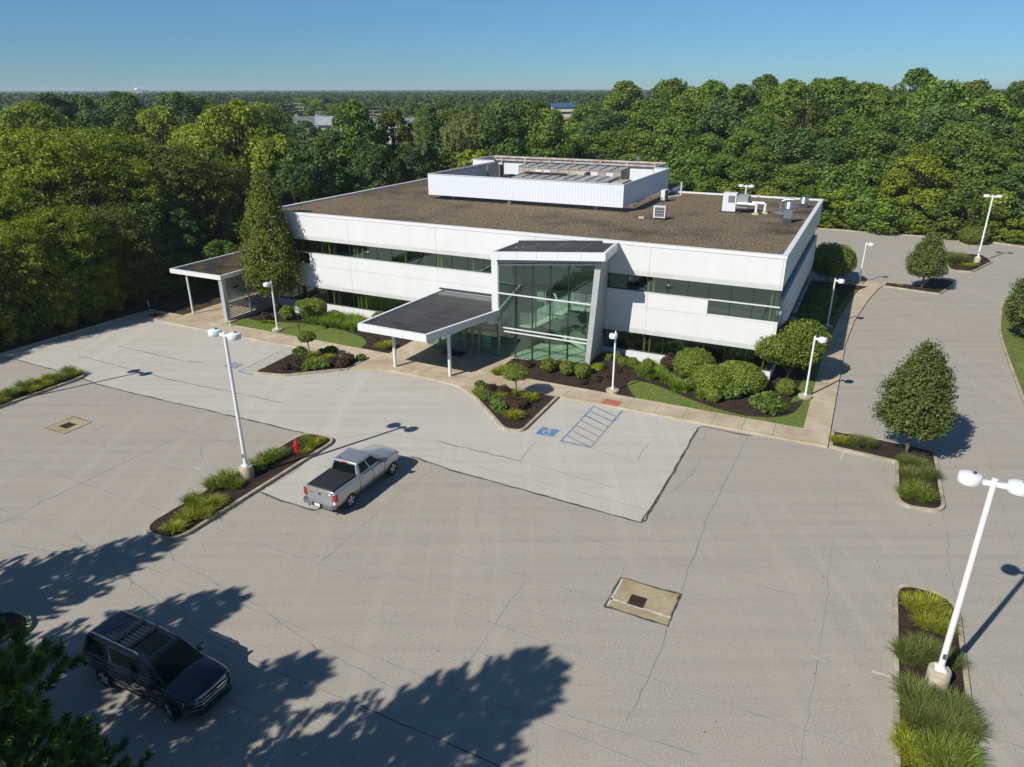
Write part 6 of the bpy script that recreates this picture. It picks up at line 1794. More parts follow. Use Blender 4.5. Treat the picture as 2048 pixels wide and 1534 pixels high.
GG = Proto(tufted(31, 420, .62, .56, .026, L_['grass'], base=.34))
YG = Proto(tufted(32, 330, .52, .56, .034, L_['ygrass'], base=.30))
L_['pale'] = leafmat('blade_pale', (0.095, 0.135, 0.028), (0.26, 0.29, 0.075), .3, .12)
G2 = Proto(tufted(33, 640, .64, .50, .018, L_['pale'], base=.33))
grA = 'grass clumps in the hydrant island'
n_ = 0
for kind, lst in ((YG, ((350, 1062, 1.0, 'yellow grass clump at the near tip of the hydrant island'), (375, 1040, 1.05, 'yellow grass clump second from the near tip of the hydrant island'), (400, 1018, 1.1, 'yellow grass clump third from the near tip of the hydrant island'), (432, 1012, 1.1, 'yellow clump by the kerb left of the lamp base'), (412, 1032, .9, 'yellow clump at the right kerb near the island tip'), (612, 905, .6, 'yellow clump in front of the hydrant'), (628, 892, .9, 'yellow clump between the hydrant and the far tip'), (640, 884, .7, 'small yellow clump at the far tip of the hydrant island'))),
                  (GG, ((388, 1008, 1.0, 'green grass clump at the left kerb of the hydrant island'), (430, 976, 1.1, 'tall green grass clump left of the lamp footing'), (455, 965, 1.15, 'tall green grass clump touching the lamp footing'), (472, 974, .8, 'green grass clump just below the lamp footing'), (513, 938, 1.05, 'green grass clump right after the lamp footing'), (535, 925, 1.1, 'green grass clump second after the lamp footing'), (552, 916, 1.0, 'green grass clump third after the lamp footing'), (563, 912, .8, 'green grass clump left of the hydrant'), (612, 886, .8, 'green clump behind the hydrant')))):
    for px, py, sc, lab in lst:
        kind.put(G(px, py, .12), n_ * 1.7, sc, lab, grA); n_ += 1
for lst, kind, grp in ((((1672, 884, .85, 'yellow clump at the walk end of the right tree island'), (1688, 886, .9, 'yellow green clump second from the walk, right tree island')), YG, 'grass clumps in the right tree island'),
        (((1712, 890, 1.0, 'green clump third from the walk, right tree island'), (1734, 892, .95, 'green clump left of the tree trunk, right tree island'), (1812, 930, 1.0, 'green clump at the inner kerb corner, right tree island'), (1838, 938, 1.0, 'green clump right of the inner corner, right tree island'), (1856, 955, 1.05, 'green clump at the outer side, right tree island'), (1820, 958, 1.1, 'green clump mid way, right tree island')), G2, 'grass clumps in the right tree island'),
        (((1833, 986, 1.15, 'green clump at the near end, right tree island'), (1812, 992, 1.0, 'arching clump over the near left kerb, right tree island'), (1846, 1000, 1.05, 'arching clump at the near tip, right tree island')), GG, 'grass clumps in the right tree island'),
        (((1826, 1214, 1.0, 'yellow clump at the far left of the lamp island'), (1858, 1212, 1.05, 'yellow clump at the far tip of the lamp island'), (1880, 1236, 1.0, 'yellow clump right side, far part of the lamp island'), (1852, 1252, 1.0, 'yellow clump in the middle of the far part, lamp island'), (1884, 1262, .95, 'yellow clump by the right kerb above the lamp footing'), (1815, 1500, 1.0, 'yellow clump at the bottom left kerb of the lamp island'), (1822, 1478, .9, 'yellow clump at the left kerb below the lamp footing'), (1838, 1540, 1.0, 'yellow clump at the bottom edge of the photo in the lamp island')), YG, 'grass clumps in the lower right lamp island'),
        (((1815, 1318, 1.1, 'dark green clump at the left kerb above the lamp footing'), (1846, 1312, 1.15, 'dark green clump mid island above the lamp footing'), (1868, 1318, .8, 'green clump touching the lamp footing'), (1898, 1330, .9, 'green clump right of the lamp pole'), (1826, 1402, 1.25, 'feathery green clump left below the lamp footing'), (1856, 1440, 1.2, 'feathery green clump below the lamp footing'), (1902, 1432, 1.25, 'feathery green clump right below the lamp footing'), (1838, 1455, 1.2, 'feathery green clump lower left, lamp island'), (1884, 1470, 1.25, 'feathery green clump lower middle, lamp island'), (1926, 1464, 1.1, 'feathery green clump at the right kerb, lamp island')), G2, 'grass clumps in the lower right lamp island'),
        (((1872, 1520, 1.25, 'arching green clump at the bottom, lamp island'), (1912, 1518, 1.2, 'arching green clump at the bottom right, lamp island'), (1895, 1560, 1.2, 'arching clump below the photo edge, lamp island')), GG, 'grass clumps in the lower right lamp island'),
        (((1902, 528, 2.1, 'big round grass clump in the far lamp island, left one'), (1916, 529, 2.2, 'big round grass clump in the far lamp island, right one'), (1909, 524, 2.1, 'big round grass clump in the far lamp island, back one')), G2, 'grass clumps in the far lamp island'),
        (((1932, 535, 1.2, 'yellow clump beside the lamp in the far lamp island'), (1943, 534, 1.1, 'yellow clump at the lamp footing of the far lamp island'), (1800, 573, .5, 'tiny tuft in the mulch island with the rear street tree')), YG, 'grass clumps in the far lamp island'),
        (((1008, 745, 1.15, 'yellow green clump by the plaza corner, right of the topiary'), (995, 748, 1.0, 'yellow green clump at the walk edge by the plaza corner'), (768, 697, 1.3, 'bright yellow clump under the canopy edge'), (780, 693, 1.0, 'bright yellow clump nearest the left canopy post')), YG, 'bright clumps near the plaza'),
        (((622, 714, 1.05, 'lime clump behind the topiary, left entrance island'), (630, 729, 1.2, 'lime clump before the topiary, left entrance island'), (656, 720, 1.05, 'lime clump right of the topiary, left entrance island')), YG, 'lime clumps in the left entrance island'),
        (((962, 791, 1.1, 'lime clump at the left corner, right entrance island'), (1000, 799, 1.05, 'lime clump left of the topiary, right entrance island'), (1030, 789, .85, 'lime clump behind the topiary, right entrance island'), (1060, 801, 1.15, 'lime clump right of the topiary, right entrance island'), (1029, 836, 1.1, 'lime clump near the kerb point, right entrance island')), YG, 'lime clumps in the right entrance island'),
        (((1553, 823, 1.1, 'pale grassy clump beside the sprawling corner shrub'),), GG, None)):
    for px, py, sc, lab in lst:
        kind.put(G(px, py, .12), n_ * 1.7, sc, lab, grp); n_ += 1
LI = Proto(tufted(34, 230, .78, .52, .045, L_['lily'], 'lily_clump', 'lily', base=.30))
rg = random.Random(9)
pts = [(1283, 750), (1300, 758), (1316, 752), (1330, 764), (1345, 770), (1352, 780), (1368, 782), (1402, 796), (1290, 744), (1308, 744)]
for i, (px, py) in enumerate(pts):
    LI.put(G(px, py, .12), i, rg.uniform(.95, 1.2), 'lily clump in the row left of the mounded shrubs, %s' % ('walk side' if i in (0, 1, 3, 4, 5, 6, 7) else 'wall side'), 'lilies left of the mounded shrubs')
k = 0
for s0 in np.arange(29.3, 38.6, .78):
    for d0 in (-1.0, -1.8, -2.55):
        if s0 < 31 and d0 < -2: continue
        if s0 > 37 and d0 > -1.5: continue
        LI.put(W(s0 + rg.gauss(0, .12), d0 - .3 + rg.gauss(0, .12) - (s0 - 29) * .06, .1), rg.random() * 6, rg.uniform(1.05, 1.35), 'lily clump in the long bed under the left windows, %s row' % {-1.0: 'wall side', -1.8: 'middle', -2.55: 'lawn side'}[d0], 'lilies under the left ribbon windows')
for px, py in ((527, 646), (536, 645), (545, 647)):
    YG.put(G(px, py, .1), px, .55, 'yellow leaved low clump at the foot of the brown left shrub', 'yellow clumps by the left lamp')
for i in range(12):
    d0 = -20.3 - i * 1.05
    for s0 in (44.6, 45.6):
        (YG if (i + int(s0)) % 3 else GG).put(W(s0 + rg.gauss(0, .1), d0 + rg.gauss(0, .2), .12), rg.random() * 6, rg.uniform(.9, 1.15), 'dense grass clump in the far left island, %s' % ('near kerb side' if s0 < 45 else 'woods side'), 'grass in the far left island')
# ------------------------------------------------------------------ lot trees
t = feathery(41, 6.3, 1.78, 1.45, L_['pear'], prof_egg, 2900, 11, .155, .55, .9, bark=M_['bark_grey'])
t.location = G(1813, 906, .12); t.rotation_euler = (0, 0, .6); tag(t, 'egg shaped street tree in the L shaped mulch island at right', group='street trees in the lot')
t = feathery(42, 5.5, 1.75, 1.35, L_['pear'], prof_egg, 2000, 11, .18, .55, .9, bark=M_['bark_grey'])
t.location = G(1843, 577, .12); tag(t, 'street tree in the mulch island behind the right walk', group='street trees in the lot')
t = feathery(43, 5.4, 2.8, .9, L_['pear'], prof_dome, 2400, 12, .19, .6, .5, bark=M_['bark_grey'])
t.location = W(-18.1, 18.6, .1); tag(t, 'round tree on the lawn beyond the right kerb, cut by the photo edge', group='street trees in the lot')
p = G(556, 623, .1)
t = feathery(44, 11.9, 2.9, 1.7, L_['tall'], prof_spire, 3000, 11, .19, .75, .75, name='tall_tree', bark=M_['bark_grey'], gap=.30, limbs=26)
t.location = p; tag(t, 'tall narrow tree in front of the left end of the office', None)
# ================================================================== woods, far things
def pxof(p):
    q = Vector(p) - Vector((0, 0, CAM_H)); z = q.dot(fwd)
    return (CX + FPX * q.dot(rt) / z, CY - FPX * q.dot(upv) / z, z)
PT = {}
def proto(k, root, H): PT[k] = (Proto(root), H)
proto('oval_a', broadleaf(51, 16, 4.3, 2.2, L_['forest'], prof_oval, 70, 17000, .42, jit=.6, sides=5), 16)
proto('oval_b', broadleaf(52, 16, 4.8, 2.0, L_['forest'], prof_round, 66, 17000, .42, jit=.6, sides=5), 16)
proto('oval_c', broadleaf(53, 18, 4.0, 2.0, L_['forest'], prof_oval, 74, 17000, .42, br=(.24, .36), jit=.6, sides=5), 18)
proto('dark_a', broadleaf(54, 16, 4.6, 2.0, L_['dark'], prof_round, 60, 14000, .46, br=(.24, .36), jit=.6, sides=5), 16)
proto('dark_b', broadleaf(55, 15, 3.9, 1.8, L_['dark'], prof_oval, 60, 13000, .44, br=(.22, .34), jit=.65, sides=5), 15)
proto('yellow', broadleaf(56, 15, 4.8, 2.0, L_['yellow'], prof_round, 64, 17000, .42, br=(.22, .36), jit=.6), 15)
proto('locust', feathery(57, 13.5, 6.4, 1.6, L_['locust'], prof_dome, 5200, 11, .27, 1.15, .30, name='locust_tree', layers=6, flatn=.62, gap=.05, limbs=22, squash=.45), 13.5)
proto('locust_b', feathery(67, 13.5, 5.6, 1.4, L_['locust'], prof_dome, 4400, 11, .27, 1.1, .35, name='locust_tree', layers=7, flatn=.58, gap=.08, limbs=20, squash=.5), 13.5)
proto('olive', feathery(58, 13, 5.8, 1.8, L_['olive'], prof_dome, 4400, 11, .27, 1.15, .3, name='locust_tree', layers=6, flatn=.6, gap=.12, limbs=22, squash=.45), 13)
proto('under', broadleaf(59, 7, 3.4, .3, L_['forest'], prof_round, 34, 8000, .40, jit=.65, sides=4, name='understory_tree'), 7)
proto('under_b', broadleaf(60, 6, 2.8, .2, L_['yellow'], prof_round, 30, 7000, .38, jit=.65, sides=4, name='understory_tree'), 6)
proto('gold', broadleaf(61, 12, 3.2, 1.0, L_['gold'], prof_oval, 30, 5200, .34, jit=.6, sides=4), 12)
proto('conifer', conifer(62, 15, 2.9, L_['conifer']), 15)
proto('willow', willow(63, 13, 5.2, L_['willow']), 13)
count_trees = 0
def wood(k, px, top, Y, wd, label, group, rz=None):
    """tree of kind k whose top shows at (px, top) when it stands at world depth Y"""
    global count_trees
    T = AT(px, top, Y)
    P, H = PT[k]
    sc = T.z / H
    count_trees += 1
    return P.put((T.x, T.y, 0.05), rnd.random() * 6.28 if rz is None else rz, (wd * sc ** .5, wd * sc ** .5, sc), label, group)
GL = 'trees along the left side of the lot'
for a in (('locust', 70, 268, 72, 1.12, 'big yellow green locust at the left kerb, nearest of the left trees'),
          ('locust_b', 190, 262, 78, 1.02, 'yellow green locust right of the nearest left tree, behind the kerb'),
          ('locust', -40, 275, 76, 1.0, 'yellow green locust cut by the left photo edge'),
          ('locust_b', 30, 470, 64, .85, 'low leaning locust at the left photo edge above the kerb'),
          ('olive', 330, 292, 80, 1.0, 'dull olive locust behind the wheelchair sign'),
          ('olive', 430, 330, 84, .85, 'dull olive locust behind the slatted shelter'),
          ('yellow', 462, 200, 98, 1.18, 'bright yellow green maple rising above the olive locusts'),
          ('yellow', 385, 248, 100, .95, 'bright yellow green tree left of the bright maple'),
          ('yellow', 552, 268, 95, .85, 'bright yellow green tree at the right of the bright maple'),
          ('yellow', 55, 203, 112, 1.15, 'pale yellow green tree at the upper left edge'),
          ('yellow', -45, 212, 112, 1.0, 'pale yellow green tree cut by the upper left edge'),
          ('yellow', 310, 212, 128, 1.0, 'rounded yellow green tree before the dark skyline trees at left'),
          ('oval_a', 250, 226, 125, .9, 'mixed green tree left of the rounded yellow green one'),
          ('dark_a', 345, 182, 160, 1.1, 'dark tree on the left skyline right of the water tower'),
          ('dark_b', 385, 186, 165, 1.1, 'second dark tree on the left skyline right of the water tower'),
          ('dark_a', 240, 181, 150, 1.15, 'dark skyline tree under the water tower'),
          ('dark_b', 95, 182, 150, 1.1, 'dark skyline tree above the pale left tree'),
          ('dark_a', 150, 186, 155, 1.1, 'dark skyline tree right of the pale left tree'),
          ('dark_a', 185, 215, 130, 1.0, 'dark tree between the pale left tree and the mixed green tree'),
          ('dark_b', 115, 225, 125, 1.0, 'dark tree just right of the pale left tree'),
          ('dark_a', 610, 290, 92, .95, 'dark tree behind the left corner of the roof'),
          ('dark_b', 650, 255, 98, 1.0, 'dark tree left of the tall pair behind the roof'),
          ('oval_c', 702, 196, 100, 1.0, 'tall green tree, left one of the pair above the left roof edge'),
          ('oval_c', 783, 214, 104, .95, 'tall green tree, right one of the pair above the left roof edge'),
          ('dark_a', 745, 285, 96, .9, 'dark tree between the tall pair behind the roof'),
          ('dark_b', 820, 290, 100, .8, 'dark tree below the right tall tree behind the roof'),
          ('dark_a', 580, 330, 88, .8, 'dark tree in the shade behind the tall narrow tree'),
          ('dark_b', 520, 340, 88, .8, 'dark tree left of the tall narrow tree'),
          ('dark_a', 690, 330, 96, .8, 'dark low tree along the left roof edge'),
          ('conifer', 863, 207, 112, 1.15, 'dark pointed conifer behind the rooftop screen'),
          ('willow', 940, 212, 125, 1.1, 'pale drooping willow right of the conifer'),
          ('willow', 905, 245, 118, .7, 'smaller pale willow beside the conifer'),
          ('dark_a', 1012, 200, 122, 1.1, 'broad dark green tree above the rooftop screen'),
          ('oval_b', 1062, 198, 124, 1.1, 'broad green tree right part above the rooftop screen'),
          ('oval_b', 1098, 215, 120, .85, 'green tree beside the blue roofed building'),
          ('under', 880, 300, 108, 1.1, 'pale understory tree below the conifer'),
          ('under_b', 940, 300, 108, 1.1, 'pale understory tree below the willow'),
          ('under', 1010, 290, 110, 1.1, 'understory tree behind the left of the screen'),
          ('under', 1090, 300, 110, 1.1, 'understory tree behind the middle of the screen'),
          ('under_b', 840, 325, 104, .9, 'yellowish understory tree at the screen corner'),
          ('dark_b', 200, 395, 74, .75, 'dark tree in the shade below the locusts'),
          ('dark_b', 330, 420, 74, .7, 'dark low tree behind the shelter roof'),
          ('dark_a', 105, 430, 72, .7, 'dark low tree under the nearest locust'),
          ('dark_b', -10, 520, 62, .6, 'dark low tree above the left kerb at the edge'),
          ('under', 60, 585, 62, .75, 'dark bush at the left kerb under the locusts'),
          ('under', 160, 560, 67, .75, 'dark bush under the locusts left of the marker post'),
          ('under', 240, 530, 71, .7, 'dark bush under the locusts beside the wheelchair sign'),
          ('under', 470, 430, 80, .8, 'dark bush behind the shelter'),
          ('under', 10, 640, 56, .5, 'dark bush over the kerb at the left photo edge')):
    wood(*a, GL)
rg = random.Random(4)
for i, (s0, d0, k, H) in enumerate(((58.0, -18.5, 'olive', 8.5), (57.6, -14.5, 'locust_b', 9.0), (58.2, -10.5, 'locust', 9.5), (57.8, -6.0, 'olive', 9), (60, -1.0, 'dark_a', 9), (56.6, -26, 'locust_b', 6.0),
                                     (64, -12, 'locust', 11.5), (64, -5, 'olive', 11.5), (63, 1, 'locust_b', 12), (57.0, -22, 'under', 4.6), (56.6, -18.6, 'under_b', 4.2), (56.5, -16.4, 'under', 4.8), (56.4, -13.6, 'under_b', 4.4), (56.8, -11.0, 'under', 5), (56.9, -8.6, 'under_b', 4.2), (57.5, -4.2, 'under', 4.8), (56.0, -1.0, 'under', 4.0), (55.0, 3.5, 'under', 4.6), (58.5, 2.0, 'dark_b', 8))):
    P, PH = PT[k]; count_trees += 1
    P.put(W(s0, d0, .05), rg.random() * 6.3, ((H / PH) ** .6 * (.85 if 'under' in k else .8),) * 2 + (H / PH,), ('low leafy growth along the left kerb, %s' if 'under' in k else 'locust standing behind the left kerb, %s') % ('by the photo edge' if d0 < -12 else 'by the marker post'), GL)
# --- the wood behind the far lot: ranks parallel to its kerb
GRW = 'trees of the wood behind the far lot'
def zone(px):
    for lim, s_ in ((1230, 'left of the screen wall end'), (1340, 'above the rooftop screen'), (1480, 'above the white rooftop unit'), (1640, 'above the back roof corner'), (1760, 'behind the domed tree'), (1860, 'behind the rear street tree'), (1960, 'behind the far lamp')):
        if px < lim: return s_
    return 'at the right photo edge'
rg = random.Random(77)
ranks = ((67.6, 4.3, 'under', (4.5, 7.5), 'low bushy tree at the front edge of the wood'), (71.5, 5.0, 'mid', (7.5, 11.0), 'second rank tree of the wood'), (77.5, 6.0, 'big', (11.5, 15.0), 'mid rank tree of the wood'),
         (85, 6.6, 'big', (15.0, 18.0), 'rear rank tree of the wood'), (93.5, 7.2, 'top', (18.0, 21.0), 'skyline tree of the wood'), (104, 8.5, 'top', (19.5, 22.5), 'farthest skyline tree of the wood'))
for d0, stp, kd, (h0, h1), desc in ranks:
    s0 = 62.0
    while s0 > -72:
        s0 -= stp * rg.uniform(.8, 1.2)
        dd = d0 + rg.uniform(-1.6, 1.6)
        if s0 < -18: dd -= (-18 - s0) * (.36 if s0 > -45 else .42)
        H = rg.uniform(h0, h1)
        p = W(s0, dd, 0.05)
        q = pxof((p.x, p.y, H * .8))
        if not (1085 < q[0] < 2150): continue
        if q[0] < 1230: H = min(H, 15.6 + (q[0] - 1150) / 80 * 2.0)
        if q[0] < 1150: H = min(H, 8.5)
        if 1230 < q[0] < 1340: H *= .93
        k = {'under': rg.choice(['under', 'under', 'under_b']), 'mid': rg.choice(['oval_b', 'dark_a', 'under', 'oval_a']), 'big': rg.choice(['oval_a', 'oval_b', 'oval_c', 'dark_a', 'oval_b']), 'top': rg.choice(['oval_a', 'oval_b', 'oval_c', 'oval_c'])}[kd]
        P, PH = PT[k]
        sc = H / PH
        count_trees += 1
        P.put(p, rg.random() * 6.28, (max(.9, sc ** .5) * rg.uniform(1.1, 1.4),) * 2 + (sc,), desc + ' ' + zone(q[0]), GRW)
wood('gold', 1842, 298, 103.5, 1.5, 'yellow tinged tree standing out in the wood behind the far lamp', GRW)
wood('gold', 1806, 335, 103, 1.1, 'smaller yellow tinged tree left of the bright one in the wood', GRW)
wood('oval_c', 1533, 146, 190, 1.3, 'pale round crown standing above the skyline of the wood', GRW)
for px, py in ((1660, 456), (1700, 458), (1740, 461), (1780, 464), (1820, 468), (1860, 470), (1640, 452), (1990, 480), (2030, 486)):
    p = G(px, py, .1)
    PT['under_b'][0].put(p, rg.random() * 6, (.5, .5, .28), 'rough low growth along the far kerb at the foot of the wood', 'rough growth along the far kerb')
# --- middle distance, left and centre
GM = 'mid distance trees beyond the left wood'
rg = random.Random(15)
for i in range(95):
    px = rg.uniform(-60, 1150)
    Y = rg.uniform(165, 300)
    if 540 < px < 850 and Y > 175: Y = rg.uniform(320, 400)
    if 1090 < px < 1150 and Y > 160: continue
    H = rg.uniform(10, 16.5)
    k = rg.choice(['oval_a', 'oval_b', 'dark_a', 'dark_b', 'oval_c', 'yellow'])
    z0 = AT(px, 230, Y)
    P, PH = PT[k]
    count_trees += 1
    loc = 'left third' if px < 380 else ('behind the houses' if px < 860 else 'behind the willow')
    P.put((z0.x, Y, .05), rg.random() * 6.28, (rg.uniform(.95, 1.25),) * 2 + (H / PH,), 'mid distance %s tree in the band below the horizon, %s' % ('yellowish' if k == 'yellow' else ('dark' if 'dark' in k else 'green'), loc), GM)
# --- everything farther: one woodland canopy to the horizon
L = Leaves(90); g = L.g
def far_ring(r0, r1, stp, gap, nl, leaf, hmin, hmax, Rc):
    r = r0
    while r < r1:
        a = -R(50)
        while a < R(50):
            rr = r + g.uniform(-.5, .5) * stp
            x, y = rr * math.sin(a), rr * math.cos(a)
            px = pxof((x, y, 8))[0]
            a += gap / rr * g.uniform(.75, 1.3)
            if rr < 420 and (545 < px < 860) and y < 330: continue
            if rr < 330 and 1080 < px < 1160: continue
            if rr < 230 and px > 1060: continue
            H = g.uniform(hmin, hmax); R0 = Rc * g.uniform(.8, 1.25)
            L.blob((x, y, H - R0), (R0, R0, R0 * 1.05), nl, leaf * g.uniform(.9, 1.1), g.uniform(.15, .85), .22, .25, (.90, 1.04), tv=.08, cut=-.2)
        r += stp
far_ring(300, 650, 11, 10.5, 80, 1.7, 10, 16, 5.4)
far_ring(650, 1500, 26, 15, 44, 3.4, 10, 16, 7.5)
far_ring(1500, 3600, 75, 32, 22, 8.0, 10, 15, 14)
o = L.build('far_woodland', leafmat('leaf_far', (0.030, 0.062, 0.016), (0.085, 0.125, 0.026), .15, .0), None, .8)
tag(o, kind='stuff')

def facing_house(px, top, Y, w, dp, rz, wall, roofc, label, hr=2.6, pitch=.45):
    T = AT(px, top, Y)
    t = empty('house', (T.x, Y, 0), rz, label, 'house', 'houses beyond the trees')
    h = T.z - hr
    wm_ = plain('house_wall', wall, .8); rm = mottled('house_roof', tuple(x * .85 for x in roofc), tuple(x * 1.15 for x in roofc), .8, .9)
    mb = MB(); mb.box((-w / 2, -dp / 2, 0), (w / 2, dp / 2, h))
    for sg in (-1, 1):
        x = sg * w / 2; mb.add([(x, -dp / 2, h), (x, dp / 2, h), (x, 0, h + hr)], [(0, 1, 2)])
    mb.build('wall', wm_, t)
    mb = MB()
    for sg in (-1, 1):
        e = dp / 2 + .5; zz = h - hr * .5 / (dp / 2) + .05
        mb.hexa([(-w / 2 - .4, sg * e, zz), (w / 2 + .4, sg * e, zz), (w / 2 + .4, 0, h + hr + .05), (-w / 2 - .4, 0, h + hr + .05), (-w / 2 - .4, sg * e, zz + .2), (w / 2 + .4, sg * e, zz + .2), (w / 2 + .4, 0, h + hr + .25), (-w / 2 - .4, 0, h + hr + .25)])
    rf = mb.build('roof', rm, t)
    mb = MB(); mb.box((-w * .2, .6, h + hr * .4), (-w * .2 + .8, 1.4, h + hr + .9)); mb.build('chimney', wm_, rf)
    for k in range(4):
        mb = MB(); x = -w / 2 + (k + .5) * w / 4; mb.box((x - .6, -dp / 2 - .04, h - 2.4), (x + .6, -dp / 2 - .002, h - 1.0)); mb.build('window', M_['frame_dark'], t)
dg_, lg_ = (.16, .165, .17), (.34, .35, .36)
facing_house(606, 234, 290, 14, 11, .35, (.62, .62, .6), dg_, 'dark grey roofed house, left of the far row')
facing_house(645, 234, 292, 13, 11, .25, (.62, .62, .6), lg_, 'light grey roofed house, second of the far row')
facing_house(568, 231, 300, 8, 9, 1.3, (.75, .75, .74), lg_, 'white gabled house at the left end of the far row')
facing_house(748, 238, 285, 9, 10, .2, (.6, .6, .58), dg_, 'dark roofed house between the tall pair of trees')
facing_house(815, 237, 280, 13, 10, 1.25, (.72, .72, .70), (.40, .40, .40), 'pale roofed white gabled house left of the conifer')
facing_house(833, 240, 288, 10, 9, .15, (.7, .7, .68), (.09, .09, .11), 'black roofed house left of the conifer')
facing_house(830, 258, 240, 12, 9, .1, (.36, .27, .22), (.22, .17, .14), 'brown house below the pale roofed one', 1.6)
facing_house(592, 254, 250, 14, 9, .1, (.42, .34, .27), (.2, .18, .17), 'tan house below the dark roofed one', 1.6)
facing_house(882, 204, 520, 18, 12, 1.2, (.78, .78, .76), (.4, .37, .34), 'white gabled house high among the far trees', 4)
facing_house(928, 206, 560, 12, 10, .4, (.7, .66, .55), (.4, .37, .34), 'small cream house right of the white gabled one', 3)
facing_house(1126, 236, 200, 9, 8, .5, (.42, .42, .44), (.45, .24, .13), 'orange roofed house under the blue roofed building', 2)
T = AT(1130, 207.5, 330)
t = empty('blue_roofed_building', (T.x, T.y, 0), .03, 'far pale office building with a bright blue roof band', 'building')
zt_ = T.z
mb = MB(); mb.box((-5, 0, 0), (4.2, 12, zt_ - 1.5)); mb.build('wall', plain('cream_wall', (.62, .57, .47), .8), t)
mb = MB(); mb.box((-5.2, -.5, zt_ - 1.49), (4.4, 12, zt_)); mb.build('roof', plain('blue_roof', (.05, .14, .28), .6), t)
for k in range(3):
    mb = MB(); z = zt_ - 3.2 - k * 2.9; mb.box((-4.6, -.06, z - .9), (4, -.002, z)); mb.build('window', M_['frame_dark'], t)
# water tower, far blocks, poles
T = AT(273.5, 175.5, 2600)
t = empty('water_tower', (T.x, T.y, 0), 0, 'white domed water tower on the left horizon', 'water tower')
mb = MB(); mb.lathe([(1.6, T.z - 14), (6, T.z - 12), (9.2, T.z - 7), (9.0, T.z - 4), (6, T.z - 1), (0, T.z)], n=20); mb.build('tank', plain('tower_white', (.85, .85, .85), .5), t, smooth=True)
mb = MB(); mb.tube((0, 0, 0), (0, 0, T.z - 13), 2.2, 1.6, 12); mb.build('stem', bpy.data.materials['tower_white'], t)
fw = plain('far_white', (.8, .8, .8), .6)
for px, py, w, h, lab in ((274, 180.5, 38, 7, 'long white block beneath the water tower'), (8, 186.5, 26, 5, 'white flat block at the far left horizon'), (30, 184.5, 14, 7, 'small white block, second from the left on the horizon'), (42, 186, 9, 5, 'tiny white block on the left horizon'),
                          (78, 186.5, 10, 4, 'low white block left of the dark skyline tree'), (122, 185, 46, 4, 'long low white block on the left horizon'), (145, 183, 18, 7, 'taller white block beside the long low one')):
    T = AT(px, py, 2000)
    t = empty('far_block', (T.x, T.y, 0), .1, lab, 'building', 'white blocks on the horizon')
    mb = MB(); mb.box((-w / 2, 0, 0), (w / 2, 20, T.z - .8)); mb.build('wall', fw, t)
    mb = MB(); mb.box((-w / 2 - .4, -.4, T.z - .79), (w / 2 + .4, 20.4, T.z)); mb.build('roof', M_['ahu_top'], t)
    mb = MB(); mb.box((-w / 2 + 1, -.3, T.z - 3.2), (w / 2 - 1, -.01, T.z - 1.8)); mb.build('window', M_['frame_dark'], t)
wood_p = plain('pole_wood', (.30, .26, .22), .9)
pl_ = empty('utility_pole', (0, 0, 0)); pl_['category'] = 'utility pole'
mb = MB(); mb.tube((0, 0, 0), (0, 0, 15), .26, .18, 6); mb.build('pole', wood_p, pl_)
for z in (14.2, 12.6, 11.2):
    mb = MB(); mb.box((-1.7, -.12, z), (1.7, .12, z + .22)); mb.build('crossarm', plain('arm_pale', (.55, .53, .5), .8) if 'arm_pale' not in bpy.data.materials else bpy.data.materials['arm_pale'], pl_)
UP = Proto(pl_)
pp = []
for px, top, Y, lab in ((598, 204, 335, 'tall utility pole above the dark roofed house'), (640, 221, 300, 'utility pole in front of the light roofed house'), (668, 212, 340, 'utility pole left of the tall pair of trees'), (746, 219, 320, 'utility pole between the tall pair of trees'),
                        (762, 226, 295, 'short utility pole by the right tall tree'), (849, 221, 310, 'utility pole left of the conifer'), (925, 211, 330, 'utility pole with many arms right of the conifer')):
    T = AT(px, top, Y); UP.put((T.x, T.y, 0), .15, (1.2, 1.2, T.z / 15), lab, 'utility poles by the houses'); pp.append(T)
pp = [AT(430, 207, 335), pp[0], pp[2], AT(762, 209, 335), AT(850, 211, 333), pp[6], AT(1010, 214, 330)]
mb = MB()
for dz in (-.6, -2.2, -3.6):
    for a, b in zip(pp[:-1], pp[1:]):
        pts_ = [Vector(a).lerp(Vector(b), k / 6) + Vector((0, 0, dz - 1.6 * (k / 6) * (1 - k / 6) * 2)) for k in range(7)]
        mb.path(pts_, .07, 4)
tag(mb.build('power_line', wood_p), 'overhead wires strung between the utility poles by the houses', 'power line')

# ------------------------------------------------------------------ pines at lower left; most stand outside the frame and throw the shade
PN = Proto(needle_pine(71, 14.5, 4.6, 3200))
GP = 'pines in the nearest left island'
for x, y, sc, rz, lab in ((-11.7, 9.0, 1.0, .3, 'long needled pine leaning into the lower left corner'), (-26.8, 18.1, .86, 1.2, 'pine outside the left edge beyond the kerb tip'), (-22.1, 14.3, .84, 2.2, 'pine outside the left edge beside the black SUV'), (-17.9, 10.7, .84, 3.5, 'pine at the left edge behind the corner pine'),
                          (-26, 8.5, .9, 4.1, 'pine outside the frame left of the corner pine'), (-19.0, 3.4, 1.1, 5.0, 'tall pine outside the frame below the corner pine'), (-32, 14.0, .9, .7, 'pine far outside the left edge'), (-13.6, 2.2, 1.08, 1.9, 'tall pine outside the bottom edge')):
    PN.put((x, y, 0), rz, sc, lab, GP)
